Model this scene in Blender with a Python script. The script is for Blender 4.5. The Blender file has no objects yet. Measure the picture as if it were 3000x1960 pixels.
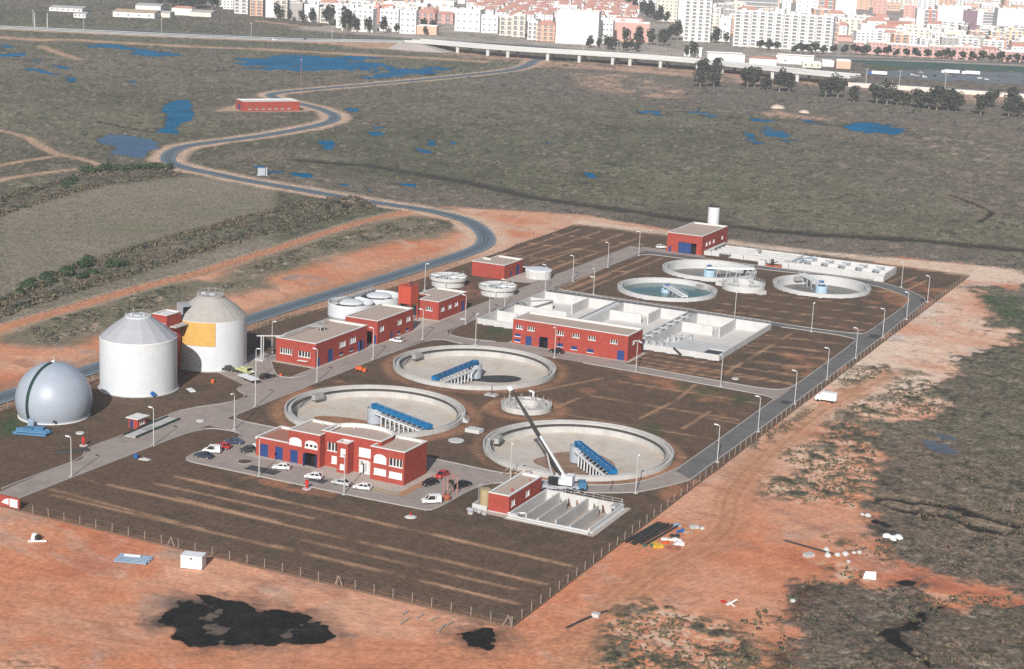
import bpy, math, random
import numpy as np
from mathutils import Vector, Matrix
R = math.radians
sc = bpy.context.scene
COL = sc.collection
random.seed(7)

# ---------------------------------------------------------------- camera, sky, sun, exposure
CAM = (121.414, -261.713, 122.0)
cd = bpy.data.cameras.new('camera'); cam = bpy.data.objects.new('camera', cd); COL.objects.link(cam)
cd.sensor_width = 36.0; cd.sensor_fit = 'HORIZONTAL'; cd.lens = 36.0*5134.064/3000.0
cd.clip_start = 1.0; cd.clip_end = 30000.0
M3 = Matrix.Rotation(R(25.5), 3, 'Z') @ Matrix.Rotation(R(90)-0.235522, 3, 'X') @ Matrix.Rotation(0.045264, 3, 'Z')
cam.matrix_world = Matrix.Translation(CAM) @ M3.to_4x4()
sc.camera = cam

SUN_EL = R(30.0); SHADOW_DIR = R(106.0)          # the way shadows fall on the ground
w = bpy.data.worlds.new('World'); sc.world = w; w.use_nodes = True
nt = w.node_tree; nt.nodes.clear()
o_ = nt.nodes.new('ShaderNodeOutputWorld'); b_ = nt.nodes.new('ShaderNodeBackground'); s_ = nt.nodes.new('ShaderNodeTexSky')
s_.sky_type = 'NISHITA'; s_.sun_disc = False; s_.sun_elevation = SUN_EL
sd = (-math.cos(SHADOW_DIR), -math.sin(SHADOW_DIR))
s_.sun_rotation = math.atan2(sd[0], sd[1]); s_.air_density = 1.3; s_.dust_density = 1.5
b_.inputs['Strength'].default_value = 0.065
nt.links.new(s_.outputs[0], b_.inputs[0]); nt.links.new(b_.outputs[0], o_.inputs[0])
sl = bpy.data.lights.new('sun', 'SUN'); sl.energy = 4.8; sl.angle = R(0.5); sl.color = (1.0, 0.975, 0.95)
so = bpy.data.objects.new('sun', sl); COL.objects.link(so)
ldir = Vector((math.cos(SHADOW_DIR)*math.cos(SUN_EL), math.sin(SHADOW_DIR)*math.cos(SUN_EL), -math.sin(SUN_EL)))
so.rotation_euler = ldir.to_track_quat('-Z', 'Y').to_euler()
sc.cycles.use_denoising = False
sc.view_settings.view_transform = 'Standard'; sc.view_settings.look = 'None'
sc.view_settings.exposure = 0.16; sc.view_settings.gamma = 1.0

# ---------------------------------------------------------------- materials
def mat(name, col, rough=0.85, var=0.12, scale=0.6, bump=0.0, spec=0.3, metal=0.0, stain=0.0, stain_col=(0.25, 0.2, 0.16), detail=5):
    m = bpy.data.materials.new(name); m.use_nodes = True
    t = m.node_tree; N = t.nodes; Lk = t.links
    p = N['Principled BSDF']
    p.inputs['Roughness'].default_value = rough; p.inputs['Metallic'].default_value = metal
    p.inputs['Specular IOR Level'].default_value = spec
    tc = N.new('ShaderNodeTexCoord')
    n = N.new('ShaderNodeTexNoise'); n.inputs['Scale'].default_value = scale; n.inputs['Detail'].default_value = detail; n.inputs['Roughness'].default_value = 0.65
    Lk.new(tc.outputs['Object'], n.inputs['Vector'])
    mr = N.new('ShaderNodeMapRange'); mr.inputs['From Min'].default_value = 0.25; mr.inputs['From Max'].default_value = 0.75
    mr.inputs['To Min'].default_value = 1-var; mr.inputs['To Max'].default_value = 1+var
    Lk.new(n.outputs['Fac'], mr.inputs['Value'])
    mx = N.new('ShaderNodeMix'); mx.data_type = 'RGBA'; mx.blend_type = 'MULTIPLY'; mx.inputs['Factor'].default_value = 1.0
    mx.inputs['A'].default_value = (*col, 1); Lk.new(mr.outputs['Result'], mx.inputs['B'])
    out = mx.outputs['Result']
    if stain > 0:
        n2 = N.new('ShaderNodeTexNoise'); n2.inputs['Scale'].default_value = scale*0.35; n2.inputs['Detail'].default_value = 6; n2.inputs['Roughness'].default_value = 0.7
        mp = N.new('ShaderNodeMapping'); mp.inputs['Scale'].default_value = (1, 1, 0.25)
        Lk.new(tc.outputs['Object'], mp.inputs['Vector']); Lk.new(mp.outputs[0], n2.inputs['Vector'])
        r2 = N.new('ShaderNodeMapRange'); r2.inputs['From Min'].default_value = 0.48; r2.inputs['From Max'].default_value = 0.72; r2.inputs['To Max'].default_value = stain
        Lk.new(n2.outputs['Fac'], r2.inputs['Value'])
        m2 = N.new('ShaderNodeMix'); m2.data_type = 'RGBA'; m2.inputs['B'].default_value = (*stain_col, 1)
        Lk.new(r2.outputs['Result'], m2.inputs['Factor']); Lk.new(out, m2.inputs['A']); out = m2.outputs['Result']
    Lk.new(out, p.inputs['Base Color'])
    if bump > 0:
        bp = N.new('ShaderNodeBump'); bp.inputs['Strength'].default_value = bump; bp.inputs['Distance'].default_value = 0.15
        Lk.new(n.outputs['Fac'], bp.inputs['Height']); Lk.new(bp.outputs[0], p.inputs['Normal'])
    return m
MT = {}
def mk(k, *a, **kw): MT[k] = mat(k, *a, **kw)
mk('red_render', (0.325, 0.053, 0.037), var=0.2, scale=0.7, stain=0.6, stain_col=(0.23, 0.058, 0.045), bump=0.1)
mk('red_steel', (0.45, 0.072, 0.042), rough=0.6, stain=0.4, stain_col=(0.25, 0.05, 0.03))
mk('gravel_roof', (0.44, 0.345, 0.285), var=0.16, scale=2.5, stain=0.3, stain_col=(0.28, 0.22, 0.19), bump=0.3)
mk('tile_roof_terrace', (0.36, 0.15, 0.11), var=0.15, scale=1.5)
mk('white_trim', (0.66, 0.645, 0.625), var=0.05, stain=0.18, stain_col=(0.5, 0.46, 0.42))
mk('glass', (0.015, 0.017, 0.02), rough=0.12, var=0.1, spec=0.6)
mk('blue_door', (0.018, 0.05, 0.17), rough=0.55, var=0.1)
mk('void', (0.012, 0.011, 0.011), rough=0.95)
mk('concrete', (0.47, 0.455, 0.435), var=0.12, scale=0.5, stain=0.65, stain_col=(0.32, 0.3, 0.28), bump=0.1)
mk('concrete_white', (0.52, 0.515, 0.505), var=0.1, scale=0.4, stain=0.6, stain_col=(0.42, 0.39, 0.35), bump=0.08)
mk('concrete_floor', (0.52, 0.465, 0.405), var=0.12, scale=0.35, stain=0.75, stain_col=(0.47, 0.33, 0.21))
mk('concrete_grey', (0.33, 0.32, 0.31), var=0.12, scale=0.6, stain=0.4, stain_col=(0.2, 0.19, 0.18))
mk('wet_floor', (0.17, 0.165, 0.155), rough=0.45, var=0.2, scale=0.3, stain=0.4, stain_col=(0.1, 0.1, 0.09))
mk('tank_white', (0.60, 0.62, 0.64), rough=0.6, var=0.06, scale=0.5, stain=0.5, stain_col=(0.55, 0.555, 0.55))
mk('cone_grey', (0.36, 0.365, 0.39), rough=0.6, var=0.06, scale=0.25, stain=0.15, stain_col=(0.45, 0.45, 0.46))
mk('cone_raw', (0.37, 0.345, 0.32), var=0.1, scale=0.5, stain=0.5, stain_col=(0.33, 0.28, 0.23))
mk('foam_yellow', (0.60, 0.36, 0.10), var=0.16, scale=1.6, stain=0.5, stain_col=(0.48, 0.27, 0.08), bump=0.4)
mk('sphere_grey', (0.33, 0.37, 0.43), rough=0.42, var=0.08, scale=0.3, stain=0.3, stain_col=(0.3, 0.32, 0.36), spec=0.5)
mk('steel', (0.50, 0.51, 0.52), rough=0.45, var=0.08, metal=0.3)
mk('galv', (0.47, 0.47, 0.46), rough=0.5, var=0.06)
mk('drum_steel', (0.36, 0.39, 0.43), rough=0.5, var=0.15, scale=0.9, stain=0.3, stain_col=(0.25, 0.26, 0.28))
mk('drum_blue', (0.38, 0.52, 0.62), rough=0.5, var=0.08)
mk('girder_blue', (0.004, 0.14, 0.33), rough=0.45, var=0.08)
mk('girder_white', (0.72, 0.73, 0.73), rough=0.5, var=0.05)
mk('rubber', (0.022, 0.022, 0.023), rough=0.8)
mk('dark_metal', (0.05, 0.048, 0.047), rough=0.6)
mk('dark_green', (0.02, 0.05, 0.045), rough=0.6)
mk('asphalt', (0.15, 0.14, 0.135), var=0.18, scale=0.35, stain=0.6, stain_col=(0.10, 0.094, 0.092), bump=0.1)
mk('pavement', (0.32, 0.265, 0.235), var=0.16, scale=0.35, stain=0.7, stain_col=(0.22, 0.185, 0.168), bump=0.1)
mk('pad', (0.42, 0.36, 0.31), var=0.1, scale=0.5, stain=0.3, stain_col=(0.34, 0.28, 0.24))
mk('kerb', (0.38, 0.355, 0.33), var=0.1, scale=0.8)
mk('road_blue', (0.135, 0.165, 0.19), rough=0.6, var=0.12, scale=0.12, stain=0.6, stain_col=(0.09, 0.115, 0.14))
mk('road_far', (0.17, 0.18, 0.19), var=0.08, scale=0.1)
mk('water', (0.0, 0.115, 0.245), rough=0.5, var=0.4, scale=0.05, spec=0.0, stain=0.6, stain_col=(0.05, 0.15, 0.22))
mk('water_pale', (0.10, 0.12, 0.15), rough=0.5, var=0.25, scale=0.2, spec=0.0)
mk('water_dull', (0.075, 0.135, 0.215), rough=0.5, var=0.2, scale=0.05, spec=0.0)
mk('tank_water', (0.012, 0.085, 0.10), rough=0.15, var=0.25, scale=0.12, spec=0.4, stain=0.9, stain_col=(0.13, 0.16, 0.07))
mk('sludge', (0.014, 0.012, 0.0105), rough=0.4, var=0.6, scale=0.5, spec=0.03, stain=0.8, stain_col=(0.045, 0.036, 0.03), bump=0.5)
mk('bark', (0.28, 0.24, 0.2), var=0.2)
mk('leaf_dark', (0.052, 0.058, 0.045), var=0.35, scale=0.8)
mk('leaf_olive', (0.105, 0.098, 0.058), var=0.35, scale=0.6)
mk('leaf_green', (0.045, 0.075, 0.035), var=0.35, scale=0.8)
mk('leaf_brown', (0.14, 0.112, 0.07), var=0.35, scale=0.6)
mk('plastic_white', (0.72, 0.73, 0.73), rough=0.5, var=0.04)
mk('orange_paint', (0.6, 0.11, 0.03), rough=0.5)
mk('red_paint', (0.52, 0.03, 0.02), rough=0.45)
mk('blue_plastic', (0.06, 0.17, 0.30), rough=0.5, var=0.15)
mk('blue_bright', (0.02, 0.11, 0.34), rough=0.5)
mk('post_grey', (0.34, 0.28, 0.23), var=0.15)
mk('wood', (0.36, 0.26, 0.18), var=0.2, scale=1.5)
mk('pale_panel', (0.26, 0.34, 0.43), rough=0.5, var=0.15)
mk('tan_tank', (0.38, 0.3, 0.17), rough=0.55, var=0.12)
mk('yellow_paint', (0.62, 0.38, 0.05), rough=0.5)
mk('lime', (0.45, 0.46, 0.24), rough=0.5)
mk('green_net', (0.04, 0.16, 0.1), rough=0.7)
for k, c in dict(car_white=(0.78, 0.78, 0.77), car_red=(0.45, 0.03, 0.025), car_black=(0.02, 0.021, 0.024), car_blue=(0.045, 0.07, 0.13), car_navy=(0.03, 0.045, 0.075), car_silver=(0.5, 0.51, 0.52), car_darkgrey=(0.045, 0.047, 0.05)).items():
    mk(k, c, rough=0.3, var=0.02, spec=0.5)

# ---------------------------------------------------------------- mesh builder and object helpers
class MB:
    def __init__(s): s.v = []; s.f = []; s.mi = []; s.cur = 0
    def add(s, vs, fs):
        n = len(s.v); s.v += [tuple(map(float, q)) for q in vs]
        s.f += [tuple(i+n for i in f) for f in fs]; s.mi += [s.cur]*len(fs); return s
    def box(s, x0, y0, z0, x1, y1, z1):
        if x0 > x1: x0, x1 = x1, x0
        if y0 > y1: y0, y1 = y1, y0
        return s.add([(x0, y0, z0), (x1, y0, z0), (x1, y1, z0), (x0, y1, z0), (x0, y0, z1), (x1, y0, z1), (x1, y1, z1), (x0, y1, z1)],
                     [(3, 2, 1, 0), (4, 5, 6, 7), (0, 1, 5, 4), (1, 2, 6, 5), (2, 3, 7, 6), (3, 0, 4, 7)])
    def prism(s, poly, z0, z1):
        n = len(poly)
        if sum(poly[i][0]*poly[(i+1) % n][1]-poly[(i+1) % n][0]*poly[i][1] for i in range(n)) < 0: poly = poly[::-1]
        return s.add([(x, y, z0) for x, y in poly]+[(x, y, z1) for x, y in poly],
                     [tuple(range(n-1, -1, -1)), tuple(range(n, 2*n))]+[(i, (i+1) % n, n+(i+1) % n, n+i) for i in range(n)])
    def sheet(s, poly, z):
        n = len(poly)
        if sum(poly[i][0]*poly[(i+1) % n][1]-poly[(i+1) % n][0]*poly[i][1] for i in range(n)) < 0: poly = poly[::-1]
        return s.add([(x, y, z) for x, y in poly], [tuple(range(n))])
    def lathe(s, prof, n=32, cx=0, cy=0, closed=False, a0=0.0, a1=2*math.pi):
        full = abs(a1-a0-2*math.pi) < 1e-6; m = n if full else n+1; k = len(prof)
        vs = [(cx+r*math.cos(a0+(a1-a0)*j/n), cy+r*math.sin(a0+(a1-a0)*j/n), z) for j in range(m) for r, z in prof]
        fs = []
        for j in range(n):
            j2 = (j+1) % m
            for i in range(k if closed else k-1):
                i2 = (i+1) % k
                a, b, c, d = j*k+i, j2*k+i, j2*k+i2, j*k+i2
                fs.append((a, b, c, d))
        return s.add(vs, fs)
    def cyl(s, cx, cy, z0, z1, r, n=16, r2=None):
        r2 = r if r2 is None else r2
        vs = [(cx+r*math.cos(2*math.pi*j/n), cy+r*math.sin(2*math.pi*j/n), z0) for j in range(n)]+[(cx+r2*math.cos(2*math.pi*j/n), cy+r2*math.sin(2*math.pi*j/n), z1) for j in range(n)]
        return s.add(vs, [tuple(range(n-1, -1, -1)), tuple(range(n, 2*n))]+[(i, (i+1) % n, n+(i+1) % n, n+i) for i in range(n)])
    def bar(s, a, b, r, n=6, r2=None):
        a = Vector(a); b = Vector(b); d = (b-a)
        if d.length < 1e-6: return s
        d.normalize(); u = d.orthogonal().normalized(); v = d.cross(u); r2 = r if r2 is None else r2
        vs = [a+r*(math.cos(2*math.pi*j/n)*u+math.sin(2*math.pi*j/n)*v) for j in range(n)]+[b+r2*(math.cos(2*math.pi*j/n)*u+math.sin(2*math.pi*j/n)*v) for j in range(n)]
        return s.add(vs, [tuple(range(n-1, -1, -1)), tuple(range(n, 2*n))]+[(i, (i+1) % n, n+(i+1) % n, n+i) for i in range(n)])
    def beam(s, a, b, wd, h, up=(0, 0, 1)):
        a = Vector(a); b = Vector(b); d = (b-a).normalized(); u = d.cross(Vector(up)).normalized(); v = u.cross(d)
        vs = [q+sx*u*wd/2+sy*v*h/2 for q in (a, b) for sx, sy in ((-1, -1), (1, -1), (1, 1), (-1, 1))]
        return s.add(vs, [(0, 1, 2, 3), (7, 6, 5, 4), (0, 4, 5, 1), (1, 5, 6, 2), (2, 6, 7, 3), (3, 7, 4, 0)])
    def ribbon(s, pts, wd, z, h=0.0):
        """a strip of width wd along pts (list of xy), mitred; with h>0 a solid kerb of that height"""
        n = len(pts); L_, R_ = [], []
        for i in range(n):
            a = Vector(pts[max(i-1, 0)]); b = Vector(pts[min(i+1, n-1)]); d = (b-a).normalized(); nn = Vector((-d.y, d.x))
            ww = wd[i] if hasattr(wd, '__len__') else wd
            p = Vector(pts[i]); L_.append(p+nn*ww/2); R_.append(p-nn*ww/2)
        zz = [z]*n if not hasattr(z, '__len__') else z
        if h <= 0:
            return s.add([(*q, zz[i]) for i, q in enumerate(L_)]+[(*q, zz[i]) for i, q in enumerate(R_)], [(i, n+i, n+i+1, i+1) for i in range(n-1)])
        vs = [(*q, zz[i]) for i, q in enumerate(L_)]+[(*q, zz[i]) for i, q in enumerate(R_)]+[(*q, zz[i]+h) for i, q in enumerate(L_)]+[(*q, zz[i]+h) for i, q in enumerate(R_)]
        fs = []
        for i in range(n-1):
            fs += [(2*n+i, 3*n+i, 3*n+i+1, 2*n+i+1), (i, 2*n+i, 2*n+i+1, i+1), (n+i, n+i+1, 3*n+i+1, 3*n+i)]
        return s.add(vs, fs+[(0, n, 3*n, 2*n), (n-1, 3*n-1, 4*n-1, 2*n-1)])
    def mesh(s, name):
        me = bpy.data.meshes.new(name); me.from_pydata(s.v, [], s.f); me.update(); return me
    def build(s, name, material, parent=None, loc=(0, 0, 0), rz=0.0, smooth=False):
        me = s.mesh(name)
        for m in (material if isinstance(material, (list, tuple)) else [material]):
            me.materials.append(MT[m] if isinstance(m, str) else m)
        if isinstance(material, (list, tuple)): me.polygons.foreach_set('material_index', s.mi)
        if smooth: me.polygons.foreach_set('use_smooth', [True]*len(me.polygons)); 
        o = bpy.data.objects.new(name, me); COL.objects.link(o)
        o.location = loc; o.rotation_euler = (0, 0, rz)
        if parent is not None: o.parent = parent
        return o
def tag(o, label, cat, group=None, kind=None):
    if label: o['label'] = label
    if cat: o['category'] = cat
    if group: o['group'] = group
    if kind: o['kind'] = kind
    return o
def thing(name, label, cat, loc=(0, 0, 0), rz=0.0, group=None):
    o = bpy.data.objects.new(name, None); COL.objects.link(o); o.location = loc; o.rotation_euler = (0, 0, rz); o.empty_display_size = 0.5
    return tag(o, label, cat, group)
def struct(o, label=None):
    o['kind'] = 'structure'
    if label: o['label'] = label
    return o
KIDS = {}
def dup(root, loc, rz, label=None, group=None, scale=None):
    """a copy of a thing with copies of its parts and sub-parts (mesh data shared)"""
    def rec(o, par):
        c = o.copy(); COL.objects.link(c)
        if par is not None: c.parent = par
        for ch in kids_of(o): rec(ch, c)
        return c
    r = rec(root, None); r.location = loc; r.rotation_euler = (0, 0, rz)
    if scale: r.scale = (scale, scale, scale) if not hasattr(scale, '__len__') else scale
    if label: r['label'] = label
    if group: r['group'] = group
    return r
def kids_of(o):
    if o.name not in KIDS: KIDS[o.name] = list(o.children)
    return KIDS[o.name]
# ---------------------------------------------------------------- ground survey: outlines in metres (x along the front fence, y into the plant)
GD = {
 'orange_main': [(-56.4,-81.8),(-136.5,1.7),(-118.1,7.1),(-103.9,73.1),(-82.2,265.9),(-29.6,401.0),(-31.7,397.3),(-4.0,403.1),(15.0,405.2),(22.2,365.3),(10.8,366.7),(10.0,345.9),(18.7,324.5),(21.7,292.4),(33.3,303.2),(31.3,285.6),(31.2,263.0),(24.5,244.0),(28.4,229.2),(27.4,233.7),(25.4,222.5),(24.0,215.2),(25.3,208.4),(31.8,201.1),(32.6,191.7),(32.9,183.6),(25.9,172.0),(16.2,168.0),(21.8,158.9),(24.5,149.6),(27.4,143.2),(31.7,130.2),(31.2,123.4),(33.1,116.3),(33.0,105.2),(34.1,100.1),(38.3,94.4),(41.4,87.5),(45.0,79.5),(46.9,72.8),(50.3,69.6),(56.6,68.5),(62.8,67.3),(68.5,68.4),(73.5,67.3),(76.8,61.0),(72.5,57.7),(67.7,58.2),(65.7,54.0),(62.6,50.9),(59.9,54.5),(57.6,56.0),(51.8,55.9),(49.5,53.3),(45.0,51.7),(41.2,51.1),(38.6,46.4),(35.8,45.8),(37.6,42.1),(40.6,33.6),(43.0,24.7),(43.0,18.0),(46.5,7.5),(57.2,-13.0)],
 'scrub': [[(15.5,-2.5),(12.5,13.4),(12.2,18.6),(14.6,22.9),(18.3,25.9),(23.3,22.2),(27.0,21.8),(32.2,20.5),(37.8,17.5),(41.3,13.5),(45.2,4.2),(19.0,-12.0)],[(11.6,146.9),(9.0,171.1),(10.4,177.6),(20.7,163.2),(24.8,148.6),(28.7,137.2),(32.4,118.9),(32.8,106.0),(34.1,98.2),(27.9,98.9),(22.7,94.5),(14.9,93.2),(11.3,105.9),(15.9,119.6),(8.3,122.3),(8.7,130.5),(11.9,139.8)],[(10.4,177.6),(11.5,185.4),(15.5,195.5),(13.7,215.7),(23.1,217.7),(25.5,208.6),(32.1,199.9),(32.6,186.1),(24.3,173.5),(15.6,170.3)],[(1.0,126.4),(-1.0,132.2),(-0.1,143.8),(1.7,163.2),(2.7,175.0),(4.0,170.4),(3.7,156.7),(3.1,138.6)],[(32.5,76.0),(34.8,76.8),(40.8,74.4),(47.8,71.4),(46.2,69.7),(42.2,69.1),(37.2,72.0)],[(-0.4,204.1),(0.6,219.4),(4.3,225.4),(9.6,229.2),(8.6,208.9),(4.2,195.0)],[(37.9,61.0),(42.1,62.4),(47.0,59.1),(47.5,55.7),(42.5,55.0)],[(-212.4,221.7),(-218.2,252.1),(-220.9,300.0),(-221.2,344.4),(-217.8,356.0),(-205.5,357.8),(-197.0,348.0),(-196.8,323.9),(-206.7,308.0),(-206.2,286.2),(-208.3,260.1),(-205.0,236.8),(-205.4,218.2),(-209.7,217.8)],[(-209.3,108.2),(-215.8,128.3),(-215.5,148.0),(-215.2,169.1),(-216.8,190.2),(-212.9,196.2),(-203.0,175.7),(-201.5,158.6),(-199.9,135.5),(-197.2,112.8),(-203.8,108.0)],[(-208.5,200.9),(-201.9,213.0),(-197.2,207.5),(-201.9,194.9)],[(-216.8,165.2),(-215.9,185.2),(-204.3,177.4),(-206.5,165.1),(-213.1,162.7)],[(2.1,357.3),(6.9,364.9),(10.7,358.9),(7.6,351.5)],[(13.4,221.0),(14.5,226.6),(18.1,226.0),(20.4,223.5),(16.0,220.4)]],
 'green': [[(10.0,345.9),(13.4,353.5),(23.8,356.5),(33.0,305.0),(26.2,308.3),(17.6,328.2)],[(-163.2,50.9),(-163.3,55.6),(-155.0,48.9),(-148.0,41.9),(-148.4,34.4)],[(-37.4,174.0),(-34.0,173.1),(-31.6,172.6),(-30.9,168.8),(-33.9,168.8)],[(-30.1,169.3),(-29.0,174.5),(-22.1,172.8),(-21.3,167.0),(-25.3,161.1),(-28.7,162.9)],[(-18.5,164.8),(-18.5,173.2),(-13.4,172.6),(-11.1,170.0),(-11.9,165.3),(-16.0,162.4)],[(-107.1,195.0),(-107.6,202.7),(-101.5,204.0),(-98.4,198.4),(-98.7,190.3),(-101.6,188.2)],[(-29.6,128.8),(-28.0,133.6),(-24.6,132.2),(-22.3,127.5),(-22.6,124.6)],[(-300.7,1339.3),(-309.7,1435.4),(-268.9,1451.6),(-247.5,1347.2),(-255.1,1285.1),(-291.4,1324.3)],[(-238.6,1377.2),(-228.1,1467.9),(-182.0,1501.4),(-175.0,1462.6),(-211.4,1413.7)],[(-161.1,1340.7),(-157.0,1362.4),(-140.9,1273.1),(-145.6,1267.3)]],
 'orange_left': [(-220.9,98.0),(-223.8,118.3),(-218.8,197.8),(-227.1,368.3),(-220.2,374.2),(-191.0,349.3),(-171.4,318.6),(-162.3,294.1),(-161.6,225.4),(-164.6,162.6),(-169.6,97.4),(-175.5,64.6),(-178.6,52.8)],
 'ponds': [[(-546.0,630.9),(-540.9,646.7),(-525.6,625.7),(-505.3,594.4),(-477.1,559.2),(-473.9,547.2),(-455.5,515.1),(-439.0,497.9),(-446.7,500.1),(-458.2,498.4),(-481.8,538.7),(-538.6,610.8)],[(-471.6,477.7),(-452.3,480.9),(-429.3,469.1),(-417.4,444.8),(-402.1,415.0),(-411.6,416.6),(-432.7,423.9),(-431.5,436.6),(-454.5,443.7),(-462.5,454.4)],[(-838.0,910.4),(-833.2,928.3),(-791.8,920.9),(-767.8,927.8),(-715.7,893.9),(-736.0,891.1),(-767.1,881.6),(-811.3,901.0)],[(-886.0,855.5),(-868.2,853.0),(-852.2,838.3),(-844.2,822.0),(-845.6,810.6)],[(-830.4,793.5),(-823.2,811.3),(-805.9,798.0),(-810.3,771.2)],[(-782.2,773.4),(-783.2,783.4),(-768.4,768.8),(-762.2,754.1)],[(-749.7,726.3),(-740.5,724.2),(-714.1,710.5),(-698.8,710.5),(-685.2,695.5),(-700.7,694.8),(-737.7,713.8)],[(-747.1,755.2),(-738.0,757.1),(-710.3,736.5),(-715.8,731.9),(-734.2,740.1)],[(-678.5,688.7),(-672.6,691.2),(-659.5,678.3),(-658.1,665.6)],[(-643.9,712.9),(-636.6,712.2),(-624.6,695.6),(-628.0,693.8)],[(-744.6,953.0),(-736.7,964.8),(-690.3,930.4),(-710.5,965.3),(-679.2,983.0),(-660.6,1019.7),(-613.4,1013.6),(-588.9,945.9),(-582.0,908.3),(-576.1,857.5),(-602.5,851.4),(-621.2,833.8),(-652.3,859.3),(-713.2,915.3)],[(-543.1,852.0),(-569.2,940.8),(-556.5,965.9),(-553.9,993.6),(-535.3,978.6),(-527.5,943.1),(-528.6,912.3),(-535.6,872.4)],[(-451.5,681.9),(-439.0,681.1),(-432.1,671.6),(-432.1,660.1),(-442.9,668.5)],[(-390.5,608.4),(-379.9,615.0),(-378.3,597.3),(-385.9,601.2)],[(-377.5,585.7),(-370.1,588.4),(-364.6,578.4),(-369.0,573.9)],[(-371.6,563.6),(-358.8,558.5),(-356.1,547.3),(-366.4,552.0)],[(-351.8,549.7),(-340.8,545.3),(-333.7,534.8),(-343.8,537.2)],[(-381.5,541.3),(-375.4,544.2),(-353.6,512.7),(-354.8,504.8),(-369.6,522.7)],[(-336.1,574.8),(-330.7,580.3),(-315.5,552.9),(-321.7,550.5)],[(-327.8,546.9),(-310.3,538.4),(-309.4,528.6)],[(-322.6,576.5),(-321.0,583.4),(-314.0,570.8)],[(-368.1,630.5),(-362.1,629.2),(-355.5,613.7)],[(-327.6,636.8),(-319.9,632.3),(-313.3,617.0)],[(-326.3,427.9),(-316.6,430.6),(-309.8,422.5),(-317.1,418.6)],[(-397.1,598.4),(-396.8,604.8),(-389.5,588.4)],[(-349.5,433.7),(-344.2,433.6),(-330.0,426.9),(-331.2,420.9),(-344.2,426.0)],[(-174.6,840.1),(-170.1,870.9),(-144.2,867.1),(-131.3,821.6),(-144.2,814.6),(-161.7,812.3)],[(-211.8,838.6),(-202.3,854.2),(-187.2,826.7),(-196.0,820.8)],[(-214.2,791.5),(-200.6,782.9),(-188.8,763.9),(-176.4,736.5),(-179.9,728.6),(-200.8,756.2)],[(-235.3,831.1),(-219.5,830.3),(-210.7,808.6),(-219.9,798.8)],[(-171.5,774.1),(-163.3,779.4),(-166.3,765.0)],[(-156.4,748.8),(-149.9,751.7),(-145.1,736.9),(-150.6,736.9)],[(-157.9,776.6),(-150.0,773.5),(-147.3,757.2),(-153.1,763.0)],[(-124.0,707.1),(-115.2,708.1),(-118.3,696.3)],[(-208.0,729.1),(-211.3,754.5),(-195.0,733.6),(-188.2,709.7),(-194.0,707.3)],[(-284.2,836.1),(-275.6,845.7),(-253.8,827.3),(-256.5,817.1),(-272.9,829.6)],[(-306.8,811.0),(-295.0,824.1),(-285.5,801.8),(-294.1,801.5)],[(-325.0,710.9),(-317.0,707.0),(-317.6,698.3)],[(-216.8,522.6),(-216.2,528.3),(-206.7,513.4),(-209.3,511.0)],[(-221.7,552.3),(-217.3,553.8),(-214.1,543.4)],[(-283.6,619.1),(-277.7,618.3),(-272.1,610.7),(-279.5,613.2)],[(-327.0,427.3),(-314.4,426.8),(-306.8,417.9),(-318.1,420.4)],[(-296.0,417.3),(-287.8,416.3),(-283.9,408.7),(-289.7,410.7)],[(-273.9,409.5),(-266.7,404.1),(-263.8,397.3)],[(-269.6,432.9),(-261.1,437.8),(-261.3,427.5)]],
 'wet': [[(33.9,160.3),(36.9,159.2),(41.4,157.5),(44.1,153.4),(42.5,150.0),(36.3,154.0)],[(45.4,147.3),(47.6,147.7),(50.1,142.6),(49.1,140.8)],[(36.5,166.4),(41.1,167.1),(41.5,164.2),(38.2,163.9)]],
 'sludge': [[(-56.3,-33.0),(-56.4,-31.1),(-55.2,-27.8),(-58.1,-23.6),(-58.2,-21.0),(-55.9,-18.9),(-50.8,-17.0),(-46.1,-16.1),(-41.0,-17.5),(-40.3,-16.1),(-34.8,-14.1),(-31.4,-16.1),(-28.0,-18.6),(-25.2,-20.2),(-24.6,-22.4),(-27.5,-25.5),(-31.4,-27.6),(-31.8,-28.9),(-35.1,-32.1),(-40.3,-35.4),(-43.8,-35.8),(-47.5,-35.0),(-48.7,-32.7),(-50.5,-31.9),(-52.5,-34.4)],[(-7.4,-9.1),(-7.0,-5.5),(-5.3,-3.8),(-2.5,-3.4),(0.5,-5.4),(0.4,-8.1),(0.6,-10.5),(-1.0,-12.2),(-3.2,-12.3),(-4.2,-10.9),(-6.0,-10.8)],[(63.7,51.0),(61.9,49.0),(60.6,45.9),(60.3,40.7),(59.2,37.8),(57.2,34.7),(57.2,32.0),(58.4,30.1),(60.9,27.5),(64.2,24.6),(68.3,21.4),(67.6,23.7),(66.1,26.2),(64.0,27.9),(60.4,31.4),(60.1,34.3),(61.9,36.5),(63.1,40.0),(61.9,45.3)],[(52.4,58.2),(54.6,60.2),(56.6,62.1),(57.3,61.3),(56.1,58.1),(54.3,57.6)],[(39.1,93.6),(42.7,91.5),(44.5,91.9),(44.4,88.9),(41.5,89.2)]],
 'mud': [[(42.2,14.1),(44.7,16.9),(46.4,14.2),(49.7,5.7),(45.7,3.3)],[(36.1,45.9),(42.0,48.9),(42.1,40.3),(42.0,29.9),(40.7,29.8)]],
 'ditch': [(-343.2,463.5),(-308.4,470.8),(-244.5,456.4),(-202.2,436.9),(-148.7,431.7),(-109.3,424.5),(-72.3,430.0),(-40.3,444.2),(8.3,451.8)],
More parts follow.
